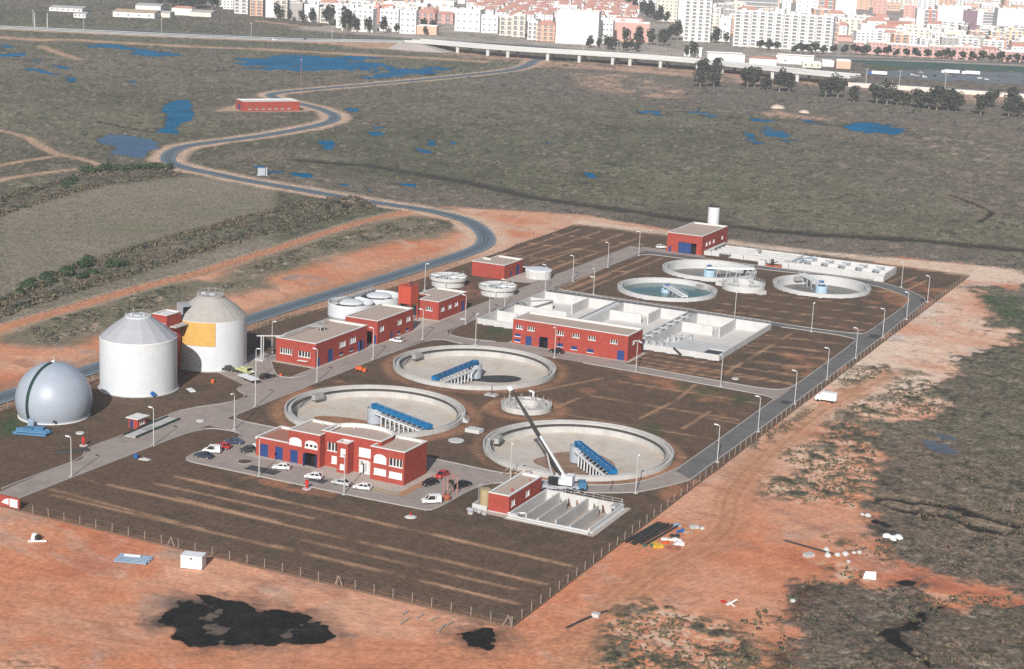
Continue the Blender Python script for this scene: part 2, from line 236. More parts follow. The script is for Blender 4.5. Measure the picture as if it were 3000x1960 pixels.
 'ditch2': [[(37.3,104.1),(44.7,102.3),(52.3,103.6),(56.2,102.4),(60.3,99.7),(65.8,99.8),(70.2,103.5)],[(36.9,106.8),(40.4,109.1),(48.3,109.5),(53.3,110.8),(59.3,107.2),(69.7,105.9)],[(-51.6,582.0),(-40.1,568.7),(-36.1,563.1),(-23.9,543.2),(-22.9,527.4),(-22.9,511.4)],[(-507.2,511.4),(-496.1,508.4),(-470.5,499.5),(-458.2,498.4)]],
 'tracks': [([(-527.0,447.2),(-492.3,436.7),(-468.4,417.7),(-438.0,396.3),(-422.9,394.8),(-392.5,378.0)],5),([(-431.1,341.7),(-435.7,361.9),(-435.5,393.4)],4),([(-402.1,309.8),(-407.0,331.7),(-400.3,375.5),(-383.7,396.3),(-380.1,404.7)],5),([(-942.5,909.5),(-898.2,911.0),(-887.1,936.2),(-846.6,952.7),(-796.7,964.4),(-734.6,1001.8),(-664.8,1025.5),(-608.1,1048.7),(-578.2,1057.0),(-550.4,1062.5)],7),([(-857.0,870.4),(-805.1,830.1),(-759.1,800.2)],3),([(-942.9,1308.7),(-885.5,1289.5),(-801.6,1248.5)],5),([(15.3,-14.3),(12.5,4.9),(10.7,20.5),(10.7,38.8),(13.8,51.0),(14.6,63.2),(13.5,74.0),(7.3,94.0),(4.3,144.4),(5.0,173.8),(8.2,197.8),(10.9,220.2)],7)],
 'sandstrip': [(-166.7,395.9),(-126.1,396.4),(-88.2,392.2),(-59.2,393.5),(-27.5,399.1),(-4.3,404.4),(15.0,405.2),(21.2,379.9),(3.4,382.1),(-1.0,380.0),(-28.6,384.9),(-57.0,386.0),(-84.8,382.1),(-122.5,387.2),(-158.6,385.1),(-162.1,385.7)],
 'farsoil': [[(-524.2,1112.8),(-476.1,1125.9),(-409.0,1115.3),(-341.5,1095.1),(-298.7,1105.7),(-286.3,1066.1),(-331.1,1065.2),(-396.7,1084.1),(-457.5,1083.2),(-494.3,1049.9)],[(-452.7,1026.3),(-420.5,1068.4),(-333.9,982.2),(-308.8,917.2),(-330.3,892.2),(-369.8,902.6),(-401.5,925.1)],[(-716.7,1110.1),(-670.8,1160.6),(-636.2,1105.3),(-669.7,1093.9),(-697.2,1078.4)],[(-347.1,1164.6),(-277.8,1131.9),(-264.8,1119.9),(-329.1,1110.8)],[(-171.2,1152.7),(-141.9,1187.8),(-115.7,1094.8),(-146.8,1059.3)],[(-240.4,860.7),(-239.1,891.3),(-223.3,879.5),(-179.4,862.8),(-203.8,854.3),(-223.4,842.2)]],
 'rubble': [(-155.4,789.1),(-141.4,877.0),(-73.5,897.5),(-33.2,673.6),(-61.6,672.8),(-118.4,753.8)],
 'fields': [[(-349.3,258.1),(-350.0,278.6),(-361.2,335.1),(-352.0,383.4),(-306.9,384.3),(-267.5,325.1),(-271.6,278.2),(-269.6,240.8),(-264.5,197.1),(-249.8,147.3)],[(-233.0,128.5),(-232.4,158.6),(-235.0,196.3),(-238.8,233.1),(-243.5,289.1),(-228.3,266.2),(-226.5,236.4),(-225.2,211.2),(-226.7,185.6),(-224.1,148.8),(-226.0,120.8)]],
 'lines': [[(-115.7,13.3),(-74.8,10.7)],[(-114.2,22.1),(-66.0,22.5)],[(-97.0,34.6),(-73.7,34.0)],[(-90.4,23.4),(-64.3,22.3)],[(-95.7,34.5),(-68.9,33.6)],[(-58.2,10.7),(-37.5,10.4),(-5.5,9.4)],[(-44.9,21.8),(-34.0,21.6)],[(-28.4,21.9),(-5.3,20.7)],[(-34.4,33.0),(-5.5,32.1)],[(-52.5,33.6),(-43.6,32.9)],[(-28.6,192.8),(-27.5,253.3)],[(-34.2,217.1),(-28.0,219.7)],[(-34.4,227.4),(-14.3,235.5)],[(-34.4,239.0),(-17.9,247.7)],[(-25.4,210.2),(-10.1,213.2)],[(-18.6,202.3),(-11.5,201.6)],[(-54.5,194.7),(-30.7,193.7),(-9.7,192.0)],[(-54.7,186.0),(-28.1,186.3)],[(-19.0,133.4),(-18.7,151.6)],[(-31.4,136.0),(-29.8,156.9),(-31.2,175.1)],[(-16.7,146.2),(-9.1,145.8)],[(-158.3,335.4),(-129.0,336.1)],[(-153.7,311.1),(-149.8,337.1)],[(-142.2,303.5),(-138.7,338.4)],[(-130.8,298.7),(-129.2,330.9)],[(-112.9,265.6),(-116.4,321.8)],[(-110.0,263.9),(-109.2,300.1)],[(-112.0,306.8),(-98.2,308.8)],[(-22.4,351.2),(-21.0,361.6)],[(-18.2,351.9),(-16.8,366.2)],[(-13.7,342.5),(-11.8,363.4)],[(-23.9,332.1),(-16.4,334.2)],[(-34.8,33.5),(-27.6,32.8)],[(-54.2,127.0),(-51.9,143.6)],[(-64.1,143.6),(-54.9,166.6)],[(-67.8,118.8),(-69.3,128.6)]],
}
# ---------------------------------------------------------------- ground sheet
def hash2(ix, iy, seed):
    h = (ix.astype(np.int64)*374761393 + iy.astype(np.int64)*668265263 + seed*974711) & 0x7fffffff
    h = ((h ^ (h >> 13))*1274126177) & 0x7fffffff
    return ((h ^ (h >> 16)) & 0xffff)/65535.0
def vnoise(x, y, seed):
    ix = np.floor(x); iy = np.floor(y); fx = x-ix; fy = y-iy
    fx = fx*fx*(3-2*fx); fy = fy*fy*(3-2*fy)
    a = hash2(ix, iy, seed); b = hash2(ix+1, iy, seed); c = hash2(ix, iy+1, seed); d = hash2(ix+1, iy+1, seed)
    return (a*(1-fx)+b*fx)*(1-fy)+(c*(1-fx)+d*fx)*fy
def fbm(x, y, L, seed, octv=4, gain=0.55):
    s = np.zeros_like(x); a = 1.0; t = 0.0; f = 1.0/L
    for k in range(octv):
        s += a*vnoise(x*f+13.7*k, y*f-7.1*k, seed+k); t += a; a *= gain; f *= 2.07
    return s/t*2-1            # about -1..1
def sd_seg(x, y, pts, closed):
    """distance to a polyline; signed (negative inside) when closed"""
    d = np.full(x.shape, 1e18); ins = np.zeros(x.shape, bool); n = len(pts)
    for i in range(n if closed else n-1):
        ax, ay = pts[i]; bx, by = pts[(i+1) % n]; ex, ey = bx-ax, by-ay
        L2 = ex*ex+ey*ey+1e-9
        t = np.clip(((x-ax)*ex+(y-ay)*ey)/L2, 0, 1)
        d = np.minimum(d, (x-ax-t*ex)**2+(y-ay-t*ey)**2)
        if closed:
            c = ((ay > y) != (by > y)) & (x < ex*(y-ay)/(ey if abs(ey) > 1e-9 else 1e-9)+ax)
            ins ^= c
    d = np.sqrt(d)
    return np.where(ins, -d, d) if closed else d
def smooth(pts, it=2, closed=False):
    for _ in range(it):
        q = []; n = len(pts)
        for i in range(n if closed else n-1):
            a, b = pts[i], pts[(i+1) % n]
            q += [(a[0]*.75+b[0]*.25, a[1]*.75+b[1]*.25), (a[0]*.25+b[0]*.75, a[1]*.25+b[1]*.75)]
        pts = q if closed else [pts[0]]+q+[pts[-1]]
    return pts
EXT_ROAD = smooth([(-171.0, 20), (-171.2, 60), (-170.8, 100), (-170.2, 186), (-169.6, 218), (-168.2, 241), (-168, 270), (-167, 296), (-168.5, 318), (-175.5, 335), (-187, 351), (-199, 364), (-213, 371.5), (-228, 375.8), (-246, 377), (-268, 380.4), (-297, 386.2), (-329, 391.5), (-345, 397), (-366, 402.5), (-382, 410.5), (-394, 423), (-407, 445), (-413.5, 464), (-412.5, 485), (-409.5, 510), (-408.5, 540), (-410, 565), (-412, 590), (-417, 612), (-428, 633), (-441.5, 648), (-459, 662), (-476, 672), (-500, 684), (-518, 697), (-525, 712), (-525, 732), (-521, 765), (-515, 805), (-506, 872), (-498, 967), (-497, 1010), (-503, 1047), (-514, 1085), (-524, 1108), (-528, 1140)])
ORANGE_TRACK = smooth([(-206, 60), (-215, 90), (-221, 116), (-222, 146), (-223.5, 181), (-222, 207), (-224, 232), (-225.5, 262), (-229, 300), (-231.5, 340), (-229, 366)])
PLANT = [(-119, -0.8), (-0.6, -0.8), (-0.6, 381.5), (-160, 384.5), (-161, 330), (-158, 312), (-157.5, 250), (-160.5, 180), (-163.5, 90), (-163.5, 45), (-160, 0)]
MWAY = smooth([(-1500, 640), (-1250, 830), (-1012, 995), (-938, 1027), (-870, 1062), (-800, 1098), (-735, 1142), (-668, 1162), (-600, 1140), (-520, 1140), (-430, 1140), (-330, 1160), (-270, 1165), (-160, 1150), (0, 1130), (300, 1100)], 1)

def build_ground():
    cx, cy, H = CAM
    th = np.concatenate([np.linspace(58, 96.5, 34)[:-1], np.linspace(96.5, 134.5, 900), np.linspace(134.5, 175, 34)[1:]])
    dep = np.linspace(26.2, 1.95, 640)
    rr = np.concatenate([np.linspace(40, H/math.tan(R(26.2)), 26)[:-1], H/np.tan(np.radians(dep)), np.geomspace(H/math.tan(R(1.95)), 16000, 26)[1:]])
    T, RR = np.meshgrid(np.radians(th), rr)
    X = (cx+RR*np.cos(T)).ravel(); Y = (cy+RR*np.sin(T)).ravel(); nr, nc = RR.shape
    N1 = fbm(X, Y, 60, 11, 5); N2 = fbm(X, Y, 14, 23, 4); N3 = fbm(X, Y, 4.0, 37, 3); N4 = fbm(X, Y, 260, 51, 4); N5 = fbm(X, Y, 2.0, 77, 3); NB = fbm(X, Y, 130, 83, 4); NW = fbm(X+14*N1+5*N2, Y-16*N1+6*N2, 30, 63, 4); NF = fbm((X+6*N2)*0.35+Y*0.9, (X*0.9-Y*0.35+8*N1)*0.28, 5, 67, 3)
    # base: salt marsh
    col = np.empty((len(X), 3)); veg = np.ones(len(X)); dist = np.hypot(X-cx, Y-cy)
    def lerp(c, a):
        a = np.clip(a, 0, 1)[:, None]; col[:] = col*(1-a)+np.array(c)*a
    k_ = np.clip((X-14)/20, 0, 1)*np.clip((230-Y)/80, 0, 1)
    c1 = np.array((0.150, 0.142, 0.092)); c2 = np.array((0.190, 0.155, 0.120))
    t = np.clip(0.5+1.1*N4+0.6*N1, 0, 1)[:, None]; col[:] = c1*(1-t)+c2*t; col *= (1+0.28*np.clip(NB, -1, 1))[:, None]
    t = np.clip(0.5+0.9*N2+0.5*N3, 0, 1)[:, None]; col *= (0.66+0.68*t)
    col *= 0.93; lerp((0.17, 0.115, 0.092), k_*np.clip(0.45+1.0*N1+0.3*N2, 0, 0.85)); lerp((0.15, 0.135, 0.085), np.clip((X-30)/25, 0, 1)*np.clip((Y-130)/60, 0, 1)*0.6)
    lerp((0.20, 0.155, 0.135), np.clip((Y-820+40*N1)/120, 0, 0.55)*(X > -480)); lerp((0.185, 0.148, 0.125), np.clip(1-np.abs(Y-405-0.0*X)/45, 0, 0.7)*(X > -330)*(X < 60))
    lerp((0.30, 0.235, 0.18), np.clip((N1-0.28)*3, 0, 0.45)*np.clip(0.5+N3, 0, 1))
    lerp((0.058, 0.055, 0.040), np.clip((N2*0.4+N3*0.6+N5*0.7-0.16)*2.4, 0, 0.85)); lerp((0.31, 0.255, 0.195), np.clip((-N2*0.4-N3*0.7-N5*0.6-0.28)*2.6, 0, 0.75))  # clump shadows and their light streaks painted into the marsh colour
    z = 0.15+0.36*N3+0.22*N2+0.30*N5*np.clip(1.6-dist/900, 0, 1)
    amp = np.ones(len(X))
    def region(pts, rag=3.0, soft=1.2, closed=True, width=0.0, n=None):
        """mask 0..1 of a ragged-edged region or strip"""
        px = [p[0] for p in pts]; py = [p[1] for p in pts]; mg = rag*2.5+width+soft+2
        sel = np.nonzero((X > min(px)-mg) & (X < max(px)+mg) & (Y > min(py)-mg) & (Y < max(py)+mg))[0]
        m = np.zeros(len(X))
        if len(sel) == 0: return m
        s = sd_seg(X[sel], Y[sel], pts, closed)-width
        nz = (N2[sel]*0.7+N3[sel]*0.45) if n is None else n[sel]
        m[sel] = np.clip(0.5-(s+nz*rag)/soft/2, 0, 1)
        return m
    rg = np.clip(1-np.abs(fbm(X+9*N2, Y+9*N2, 85, 131, 3))/0.045, 0, 1)*np.clip(0.4+N1, 0, 1); lerp((0.05, 0.047, 0.036), rg*0.7); lerp((0.075, 0.07, 0.05), np.clip((NB*0.8+N1*0.8-0.38)*2.4, 0, 0.5))
    # fields between the hedges
    for p in GD['fields']:
        m = region(p, 3, 3)
        t = np.clip(0.5+0.8*N1+0.3*N2, 0, 1)
        lerp((0.285, 0.235, 0.19), m*(0.6+0.4*t)); lerp((0.20, 0.185, 0.115), m*(0.85-0.85*t)*0.8); lerp((0.13, 0.12, 0.08), m*np.clip((N5+N3*0.5-0.3)*2, 0, 0.5)); z *= (1-0.7*m)
    # ditches: dark lines cut into the marsh
    m = region(GD['ditch'], 3.0, 1.2, False, 4.6); lerp((0.022, 0.022, 0.020), m*0.97); z -= 0.5*m
    m = region(GD['ditch'], 4, 3, False, 9); lerp((0.12, 0.105, 0.075), m*0.3)
    for p in GD['ditch2']:
        m = region(p, 2.2, 0.8, False, 1.5); lerp((0.022, 0.021, 0.018), m*0.95); z -= 0.6*m; m = region(p, 3, 2, False, 4.5)*(1-m); lerp((0.23, 0.17, 0.12), m*0.55)
    # bare pale and orange ground
    for i, p in enumerate(GD['farsoil']):
        m = region(p, 12 if i == 1 else 8, 3); lerp((0.52, 0.33, 0.23), m*np.clip((0.2 if i == 1 else 0.6)+1.3*N3+0.9*N2, 0, 0.9))
    m = region(GD['rubble'], 30, 10); lerp((0.44, 0.33, 0.26), m*np.clip(N3*1.5+N2-0.25, 0, 0.8))
    for pts, wd in GD['tracks'][:-1]:
        far_ = pts[0][1] > 700; m = region(smooth(pts, 1), 4 if far_ else 1.2, 3 if far_ else 1.0, False, wd*1.25 if far_ else wd/2); lerp((0.60, 0.37, 0.24) if far_ else (0.54, 0.345, 0.235), m*np.clip(0.8+0.4*N3, 0, 1)); z *= 1-0.8*m
    def orange(m):
        t = np.clip(0.5+0.8*N1+0.45*N2, 0, 1)
        lerp((0.565, 0.225, 0.120), m)
        lerp((0.62, 0.345, 0.225), m*np.clip(0.25+1.6*NW, 0, 0.8))
        lerp((0.41, 0.30, 0.24), m*np.clip((N2*0.8+N4*0.9+N3*0.3-0.08)*1.9, 0, 0.75))
        lerp((0.64, 0.45, 0.34), m*np.clip((NF*0.9-N2*0.4-0.3)*2.2, 0, 0.55))
        lerp((0.36, 0.15, 0.095), m*np.clip((NF*0.8+NW*0.5+N5*0.25-0.26)*2.5, 0, 0.6))
        lerp((0.42, 0.135, 0.075), m*np.clip((-NW*1.1+N4*0.4-0.22)*2.0, 0, 0.7))
        z[:] = z*(1-m)+m*(0.10*N2+0.05*N3+0.12*N1-0.02)
        veg[:] = np.minimum(veg, 1-0.9*m)
    om = region(smooth(GD['orange_main'], 1, True), 9.0, 2.0, n=N1*0.6+N2*0.6+N3*0.5+N5*0.35); orange(om)
    orange(region(GD['orange_left'], 3, 1.2))
    lerp((0.20, 0.185, 0.21), region(GD['orange_left'], 3, 1.2)*np.clip((N2+N4*0.8-0.25)*2, 0, 0.55))
    # the right-hand verge towards the far end is pale sand
    sel = om*np.clip((Y-95)/110, 0, 1)*(X > -1); lerp((0.72, 0.55, 0.43), sel*np.clip(0.62+0.8*NW+0.4*N2, 0, 0.95)); lerp((0.30, 0.21, 0.15), sel*np.clip((N3*0.7+N5*0.8+N2*0.3-0.36)*3, 0, 0.75)); lerp((0.55, 0.50, 0.46), sel*np.clip((N2*0.9-NW*0.6-0.35)*3, 0, 0.6))
    m = region([(-168, 190), (-158, 190), (-157, 384), (-150, 392), (-110, 396), (-165, 408), (-222, 388), (-190, 362), (-166, 325)], 4, 2); orange(m); lerp((0.62, 0.45, 0.34), m*np.clip(0.2+1.2*N2, 0, 0.7))
    m = region(GD['sandstrip'], 2.2, 1.5); lerp((0.68, 0.51, 0.385), m*np.clip(0.85+0.5*N3, 0, 1)); z *= 1-0.8*m
    # dirt track down the right side with its wheel ruts
    pts = smooth(GD['tracks'][-1][0], 2)
    m = region(pts, 1.5, 2.0, False, 3.6); lerp((0.50, 0.245, 0.135), m*0.75)
    for off, dk in ((-1.3, .8), (1.3, .8), (-3.2, .45), (3.4, .5), (4.6, .35), (-0.2, .3)):
        q = [(p[0]+off, p[1]) for p in pts]; m = region(q, 0.5, 0.5, False, 0.3); lerp((0.34, 0.15, 0.085), m*dk*np.clip(0.75+0.7*N2, 0, 1)); z -= 0.06*m*dk
    for yo, wd_ in ((0, 3.5), (-9, 2.4)):
        q = smooth([(-140, -38+yo), (-105, -36.5+yo), (-70, -35+yo), (-40, -31+yo), (-12, -22+yo), (6, -6+yo*.6), (12, 10)], 2); m = region(q, 1.0, 2.0, False, wd_); lerp((0.56, 0.25, 0.14), m*0.6)
        for off in (-wd_, wd_*0.2, wd_): m = region([(p[0], p[1]+off) for p in q], 0.6, 0.5, False, 0.3); lerp((0.36, 0.16, 0.09), m*0.55*np.clip(0.7+0.8*N2, 0, 1))
    # scrub on the bare ground: tufts with bare soil between
    for i, p in enumerate(GD['scrub']):
        m = region(p, 3.5, 3.0)
        f = np.clip((N3*1.1+N2*0.35+N5*0.9+(0.32 if i >= 7 else 0.12))*3.2, 0, 1)
        lerp((0.17, 0.15, 0.105) if i >= 7 else (0.165, 0.145, 0.10), m*f*0.93); lerp((0.07, 0.066, 0.045), m*np.clip((N5*1.3+N3*0.4-0.15)*3, 0, 0.85)); lerp((0.62, 0.46, 0.34), m*np.clip((-N5*1.0-N3*0.8+N1*0.3-0.25)*3, 0, 0.8)); z += m*f*0.4*np.clip(0.6+N5, 0, 1.4); veg[:] = np.maximum(veg, m*f)
    for p in GD['green']:
        m = region(p, 3, 2.5); lerp((0.062, 0.092, 0.045), m*np.clip(0.75+1.0*N3, 0.1, 0.95))
    for p in GD['mud']:
        m = region(p, 1.5, 1.5); lerp((0.095, 0.060, 0.045), m*0.85)
    # grass strip between the orange track and the bare ground
    for i in (7, 8, 9, 10):
        m = region(GD['scrub'][i], 6, 4, width=5.5); t = np.clip(0.55+0.9*N2+0.5*N5, 0, 1)
        lerp((0.20, 0.175, 0.125), m*0.9); lerp((0.145, 0.135, 0.085), m*t*0.9); lerp((0.44, 0.32, 0.235), m*np.clip((N3*0.8+N5*0.7-0.28)*3, 0, 0.75))
    # road verges
    m = region(EXT_ROAD, 3.0, 2.0, False, 9.0)
    lerp((0.62, 0.43, 0.31), m*np.clip((Y-255)/60, 0, 1)*np.clip(0.85+0.5*N3, 0, 1)); lerp((0.33, 0.2, 0.13), m*np.clip(1-(Y-255)/60, 0, 0.7))
    z[:] = z*(1-m)+m*(-0.05+0.05*N3)
    m = region(ORANGE_TRACK, 0.4, 0.5, False, 2.9); lerp((0.52, 0.235, 0.135), m*np.clip(0.92+0.25*N3, 0, 1)); z[:] = z*(1-m)+m*0.03*N3
    m2 = region(ORANGE_TRACK, 0.9, 0.8, False, 4.6)*(1-m); lerp((0.46, 0.35, 0.26), m2*0.5)
    # pump station yard and motorway banks
    m = region([(-492, 600), (-452, 640), (-450, 670), (-478, 680), (-505, 640)], 4, 2); lerp((0.52, 0.36, 0.25), m*0.85); z *= 1-m
    m = region(MWAY, 3, 3, False, 24)*(Y > 900)*(X < -660); lerp((0.15, 0.135, 0.115), m*0.8)
    under = region(MWAY, 10, 6, False, 62)*(X > -700)*(X < 60)*np.clip((1165-Y)/20, 0, 1); lerp((0.52, 0.33, 0.235), under*np.clip(0.45+0.9*N2+0.5*N3+0.4*N1, 0, 0.9))
    # town ground
    town = np.clip((Y-(1330+0.19*(X+600)*(X > -600)-0.24*(X+600)*(X < -600)))/60, 0, 1)*(X > -1150)
    town = np.maximum(town, np.clip((Y-1225)/25, 0, 1)*(X > -860)*(X < -330))
    lerp((0.46, 0.40, 0.35), town*np.clip(0.7+0.5*N2+0.4*N1, 0, 1)); z *= 1-town
    # planted plots of the plant: dark topsoil with bare orange strips
    pm = region(PLANT, 0.15, 0.25)
    lerp((0.122, 0.078, 0.053), pm); lerp((0.135, 0.093, 0.07), pm*np.clip(0.4+0.7*N1+0.5*N2+0.3*N3, 0, 1)*0.8)
    lerp((0.075, 0.062, 0.045), pm*np.clip((N1+N3*0.7-0.05)*2, 0, 0.6))
    patch = np.clip((N1*0.9+N2*0.8+N3*0.35-0.30+0.16*((X > -72)*(X < -8)*(Y > 118)*(Y < 180)))*2.6, 0, 0.8)
    lerp((0.36, 0.165, 0.095), pm*patch*((Y > 66) | (X < -50)*(Y > 40)))
    lerp((0.33, 0.16, 0.095), pm*np.clip(1-np.abs(Y+0.8-1.4)/1.3, 0, 1)*0.6*np.clip(0.6+N3, 0, 1))
    z[:] = z*(1-pm)+pm*(-0.06+0.03*N3); veg[:] = veg*(1-pm)+0.22*pm
    extra = [[(-113, 10.6), (-4, 9.6)], [(-112, 22.2), (-4, 21.0)], [(-99, 34.4), (-4, 32.4)], [(-100, 28.4), (-60, 28)], [(-55, 16.2), (-8, 15.6)]]+[[(-56, y), (-9, y+1.5)] for y in (189.8, 199.5)]+[[(-33.5, y), (-9.5, y+2.5)] for y in (208.5, 222.5, 231, 243.8)]+[[(x, 266), (x+0.6, 340)] for x in (-111, -106)]+[[(x, 292), (x+1, 378)] for x in (-156, -147.5, -138, -129.5)]+[[(-159, y), (-118, y+1.2)] for y in (310, 336, 360)]+[[(-50, y), (-10, y+1)] for y in (110+0, 128, 148, 166)]+[[(-60, y), (-10, y+1)] for y in (268, 279, 292, 304)]
    for q in GD['lines']+extra:
        m = region(q, 0.5, 0.45, False, 0.42); lerp((0.50, 0.29, 0.175), pm*m*np.clip(0.72+1.1*N2+0.5*N3+0.4*N1, 0, 0.95))
    for cx_, cy_, rr_, ww_ in ((-33.2, 101.4, 23.0, 1.6), (-88.3, 155.1, 23.2, 2.0), (-88.7, 102.0, 23.4, 2.4), (-59, 127, 8, 2.5)):
        m = pm*np.clip(1.2-np.abs(np.hypot(X-cx_, Y-cy_)-rr_-ww_/2+N2*1.2)/ww_, 0, 1); lerp((0.40, 0.20, 0.115), m*0.75*np.clip(0.7+0.8*N2, 0, 1))
    for i in (1, 2, 3, 4, 5, 6):
        m = region(GD['green'][i], 2.5, 2.5); lerp((0.050, 0.080, 0.036), m*np.clip(0.75+1.0*N3, 0, 0.9))
    # pits: the ground is dug out where the tanks and basins stand
    for cx_, cy_, r_ in ((-33.2, 101.4, 21.6), (-88.3, 155.1, 21.6), (-88.7, 102.0, 21.6), (-82.0, 327.2, 16.1), (-82.3, 285.9, 16.1), (-40.0, 325.5, 16.1), (-59.2, 127.4, 4.5), (-62, 306, 5)):
        z[np.hypot(X-cx_, Y-cy_) < r_] = -5.5
    z[(X > -112.4) & (X < -35.0) & (Y > 204.6) & (Y < 253.0)] = -5.5; z[(X > -26.2) & (X < -8.7) & (Y > 51) & (Y < 68.8)] = -5.5
    # pools: the ground dips below the water sheets; shore noise drawn out along the flats
    U = X*0.902+Y*0.431; V = -X*0.431+Y*0.902; NS = fbm(X, Y, 42, 91, 5)+0.12; NM = fbm(U*0.6, V, 9, 95, 4)+0.06
    for p in GD['ponds']:
        big = p[0][1] > 880 and len(p) > 7; m = region(smooth(p, 1, True), 62 if big else 22 if p[0][1] > 760 else 9 if p[0][1] > 430 and len(p) < 9 else 5, 1.5, n=NS if big else NM); z[:] = z*(1-m)-0.6*m; lerp((0.07, 0.065, 0.05), m)
    for p in GD['wet']:
        m = region(p, 2.5, 1.5); z[:] = z*(1-0.85*m)-0.35*m
    for p in GD['sludge']:
        m = region(smooth(p, 1, True), 2.6, 0.8, n=N2*0.5+N3*0.7+N5*0.4); z[:] = z*(1-m)+m*(-0.20+0.16*np.clip(N2+N3*0.9+N5*0.5-0.05, -1, 0.85)); lerp((0.03, 0.028, 0.026), m); lerp((0.15, 0.115, 0.095), m*np.clip((N2+N3*0.9+N5*0.5-0.40)*3, 0, 0.8))
        m3 = region(smooth(p, 1, True), 4.0, 3.0, True, 3.0)*(1-m); lerp((0.12, 0.088, 0.072), m3*np.clip(0.45+1.5*N3+0.6*N5, 0, 0.9))
    me = bpy.data.meshes.new('ground'); nv = nr*nc
    me.vertices.add(nv); me.vertices.foreach_set('co', np.stack([X, Y, z], 1).astype(np.float32).ravel())
    i = np.arange(nr-1)[:, None]*nc+np.arange(nc-1)[None]; i = i.ravel()
    q = np.stack([i, i+nc, i+nc+1, i+1], 1)[:, ::-1]; q = np.stack([i, i+1, i+nc+1, i+nc], 1)
    # theta grows anticlockwise: (r,t)->(r,t+1)->(r+1,t+1)->(r+1,t) faces down, so flip
    q = q[:, ::-1]
    nf = len(q); me.loops.add(nf*4); me.polygons.add(nf)
    me.loops.foreach_set('vertex_index', q.astype(np.int32).ravel()); me.polygons.foreach_set('loop_start', np.arange(0, nf*4, 4, dtype=np.int32))
    me.polygons.foreach_set('use_smooth', np.ones(nf, bool)); me.update(calc_edges=True)
    at = me.attributes.new('soil', 'FLOAT_COLOR', 'POINT'); at.data.foreach_set('color', np.concatenate([col, np.ones((nv, 1))], 1).astype(np.float32).ravel())
    at = me.attributes.new('growth', 'FLOAT', 'POINT'); at.data.foreach_set('value', veg.astype(np.float32))
    m = bpy.data.materials.new('soil_and_marsh'); m.use_nodes = True; t_ = m.node_tree; Nn = t_.nodes; Lk = t_.links; p = Nn['Principled BSDF']
    p.inputs['Roughness'].default_value = 0.95; p.inputs['Specular IOR Level'].default_value = 0.1
    a1 = Nn.new('ShaderNodeAttribute'); a1.attribute_name = 'soil'; a2 = Nn.new('ShaderNodeAttribute'); a2.attribute_name = 'growth'
    tc = Nn.new('ShaderNodeTexCoord')
    n1 = Nn.new('ShaderNodeTexNoise'); n1.inputs['Scale'].default_value = 0.9; n1.inputs['Detail'].default_value = 8; n1.inputs['Roughness'].default_value = 0.75
    n2 = Nn.new('ShaderNodeTexNoise'); n2.inputs['Scale'].default_value = 0.22; n2.inputs['Detail'].default_value = 6; n2.inputs['Roughness'].default_value = 0.7
    Lk.new(tc.outputs['Object'], n1.inputs['Vector']); Lk.new(tc.outputs['Object'], n2.inputs['Vector'])
    r1 = Nn.new('ShaderNodeMapRange'); r1.inputs['From Min'].default_value = 0.36; r1.inputs['From Max'].default_value = 0.64; r1.inputs['To Min'].default_value = 0.38; r1.inputs['To Max'].default_value = 1.62
    r2 = Nn.new('ShaderNodeMapRange'); r2.inputs['From Min'].default_value = 0.3; r2.inputs['From Max'].default_value = 0.7; r2.inputs['To Min'].default_value = 0.82; r2.inputs['To Max'].default_value = 1.18
    Lk.new(n1.outputs['Fac'], r1.inputs['Value']); Lk.new(n2.outputs['Fac'], r2.inputs['Value'])
    kc = Nn.new('ShaderNodeMath'); kc.operation = 'MULTIPLY_ADD'; kc.inputs[1].default_value = 0.68; kc.inputs[2].default_value = 0.32; Lk.new(a2.outputs['Fac'], kc.inputs[0])
    l1 = Nn.new('ShaderNodeMix'); l1.data_type = 'FLOAT'; l1.inputs['A'].default_value = 1.0; Lk.new(kc.outputs[0], l1.inputs['Factor']); Lk.new(r1.outputs[0], l1.inputs['B'])
    mu = Nn.new('ShaderNodeMath'); mu.operation = 'MULTIPLY'; Lk.new(l1.outputs['Result'], mu.inputs[0]); Lk.new(r2.outputs[0], mu.inputs[1])
    mx = Nn.new('ShaderNodeMix'); mx.data_type = 'RGBA'; mx.blend_type = 'MULTIPLY'; mx.inputs['Factor'].default_value = 1
    Lk.new(a1.outputs['Color'], mx.inputs['A']); Lk.new(mu.outputs[0], mx.inputs['B']); Lk.new(mx.outputs['Result'], p.inputs['Base Color'])
    bp = Nn.new('ShaderNodeBump'); bp.inputs['Distance'].default_value = 0.5
    ms = Nn.new('ShaderNodeMath'); ms.operation = 'MULTIPLY_ADD'; ms.inputs[1].default_value = 0.55; ms.inputs[2].default_value = 0.15
    Lk.new(a2.outputs['Fac'], ms.inputs[0]); Lk.new(ms.outputs[0], bp.inputs['Strength']); Lk.new(n1.outputs['Fac'], bp.inputs['Height']); Lk.new(bp.outputs[0], p.inputs['Normal'])
    me.materials.append(m)
    g = bpy.data.objects.new('ground', me); COL.objects.link(g); struct(g, 'marsh, bare orange earth and dark planted plots')
build_ground()

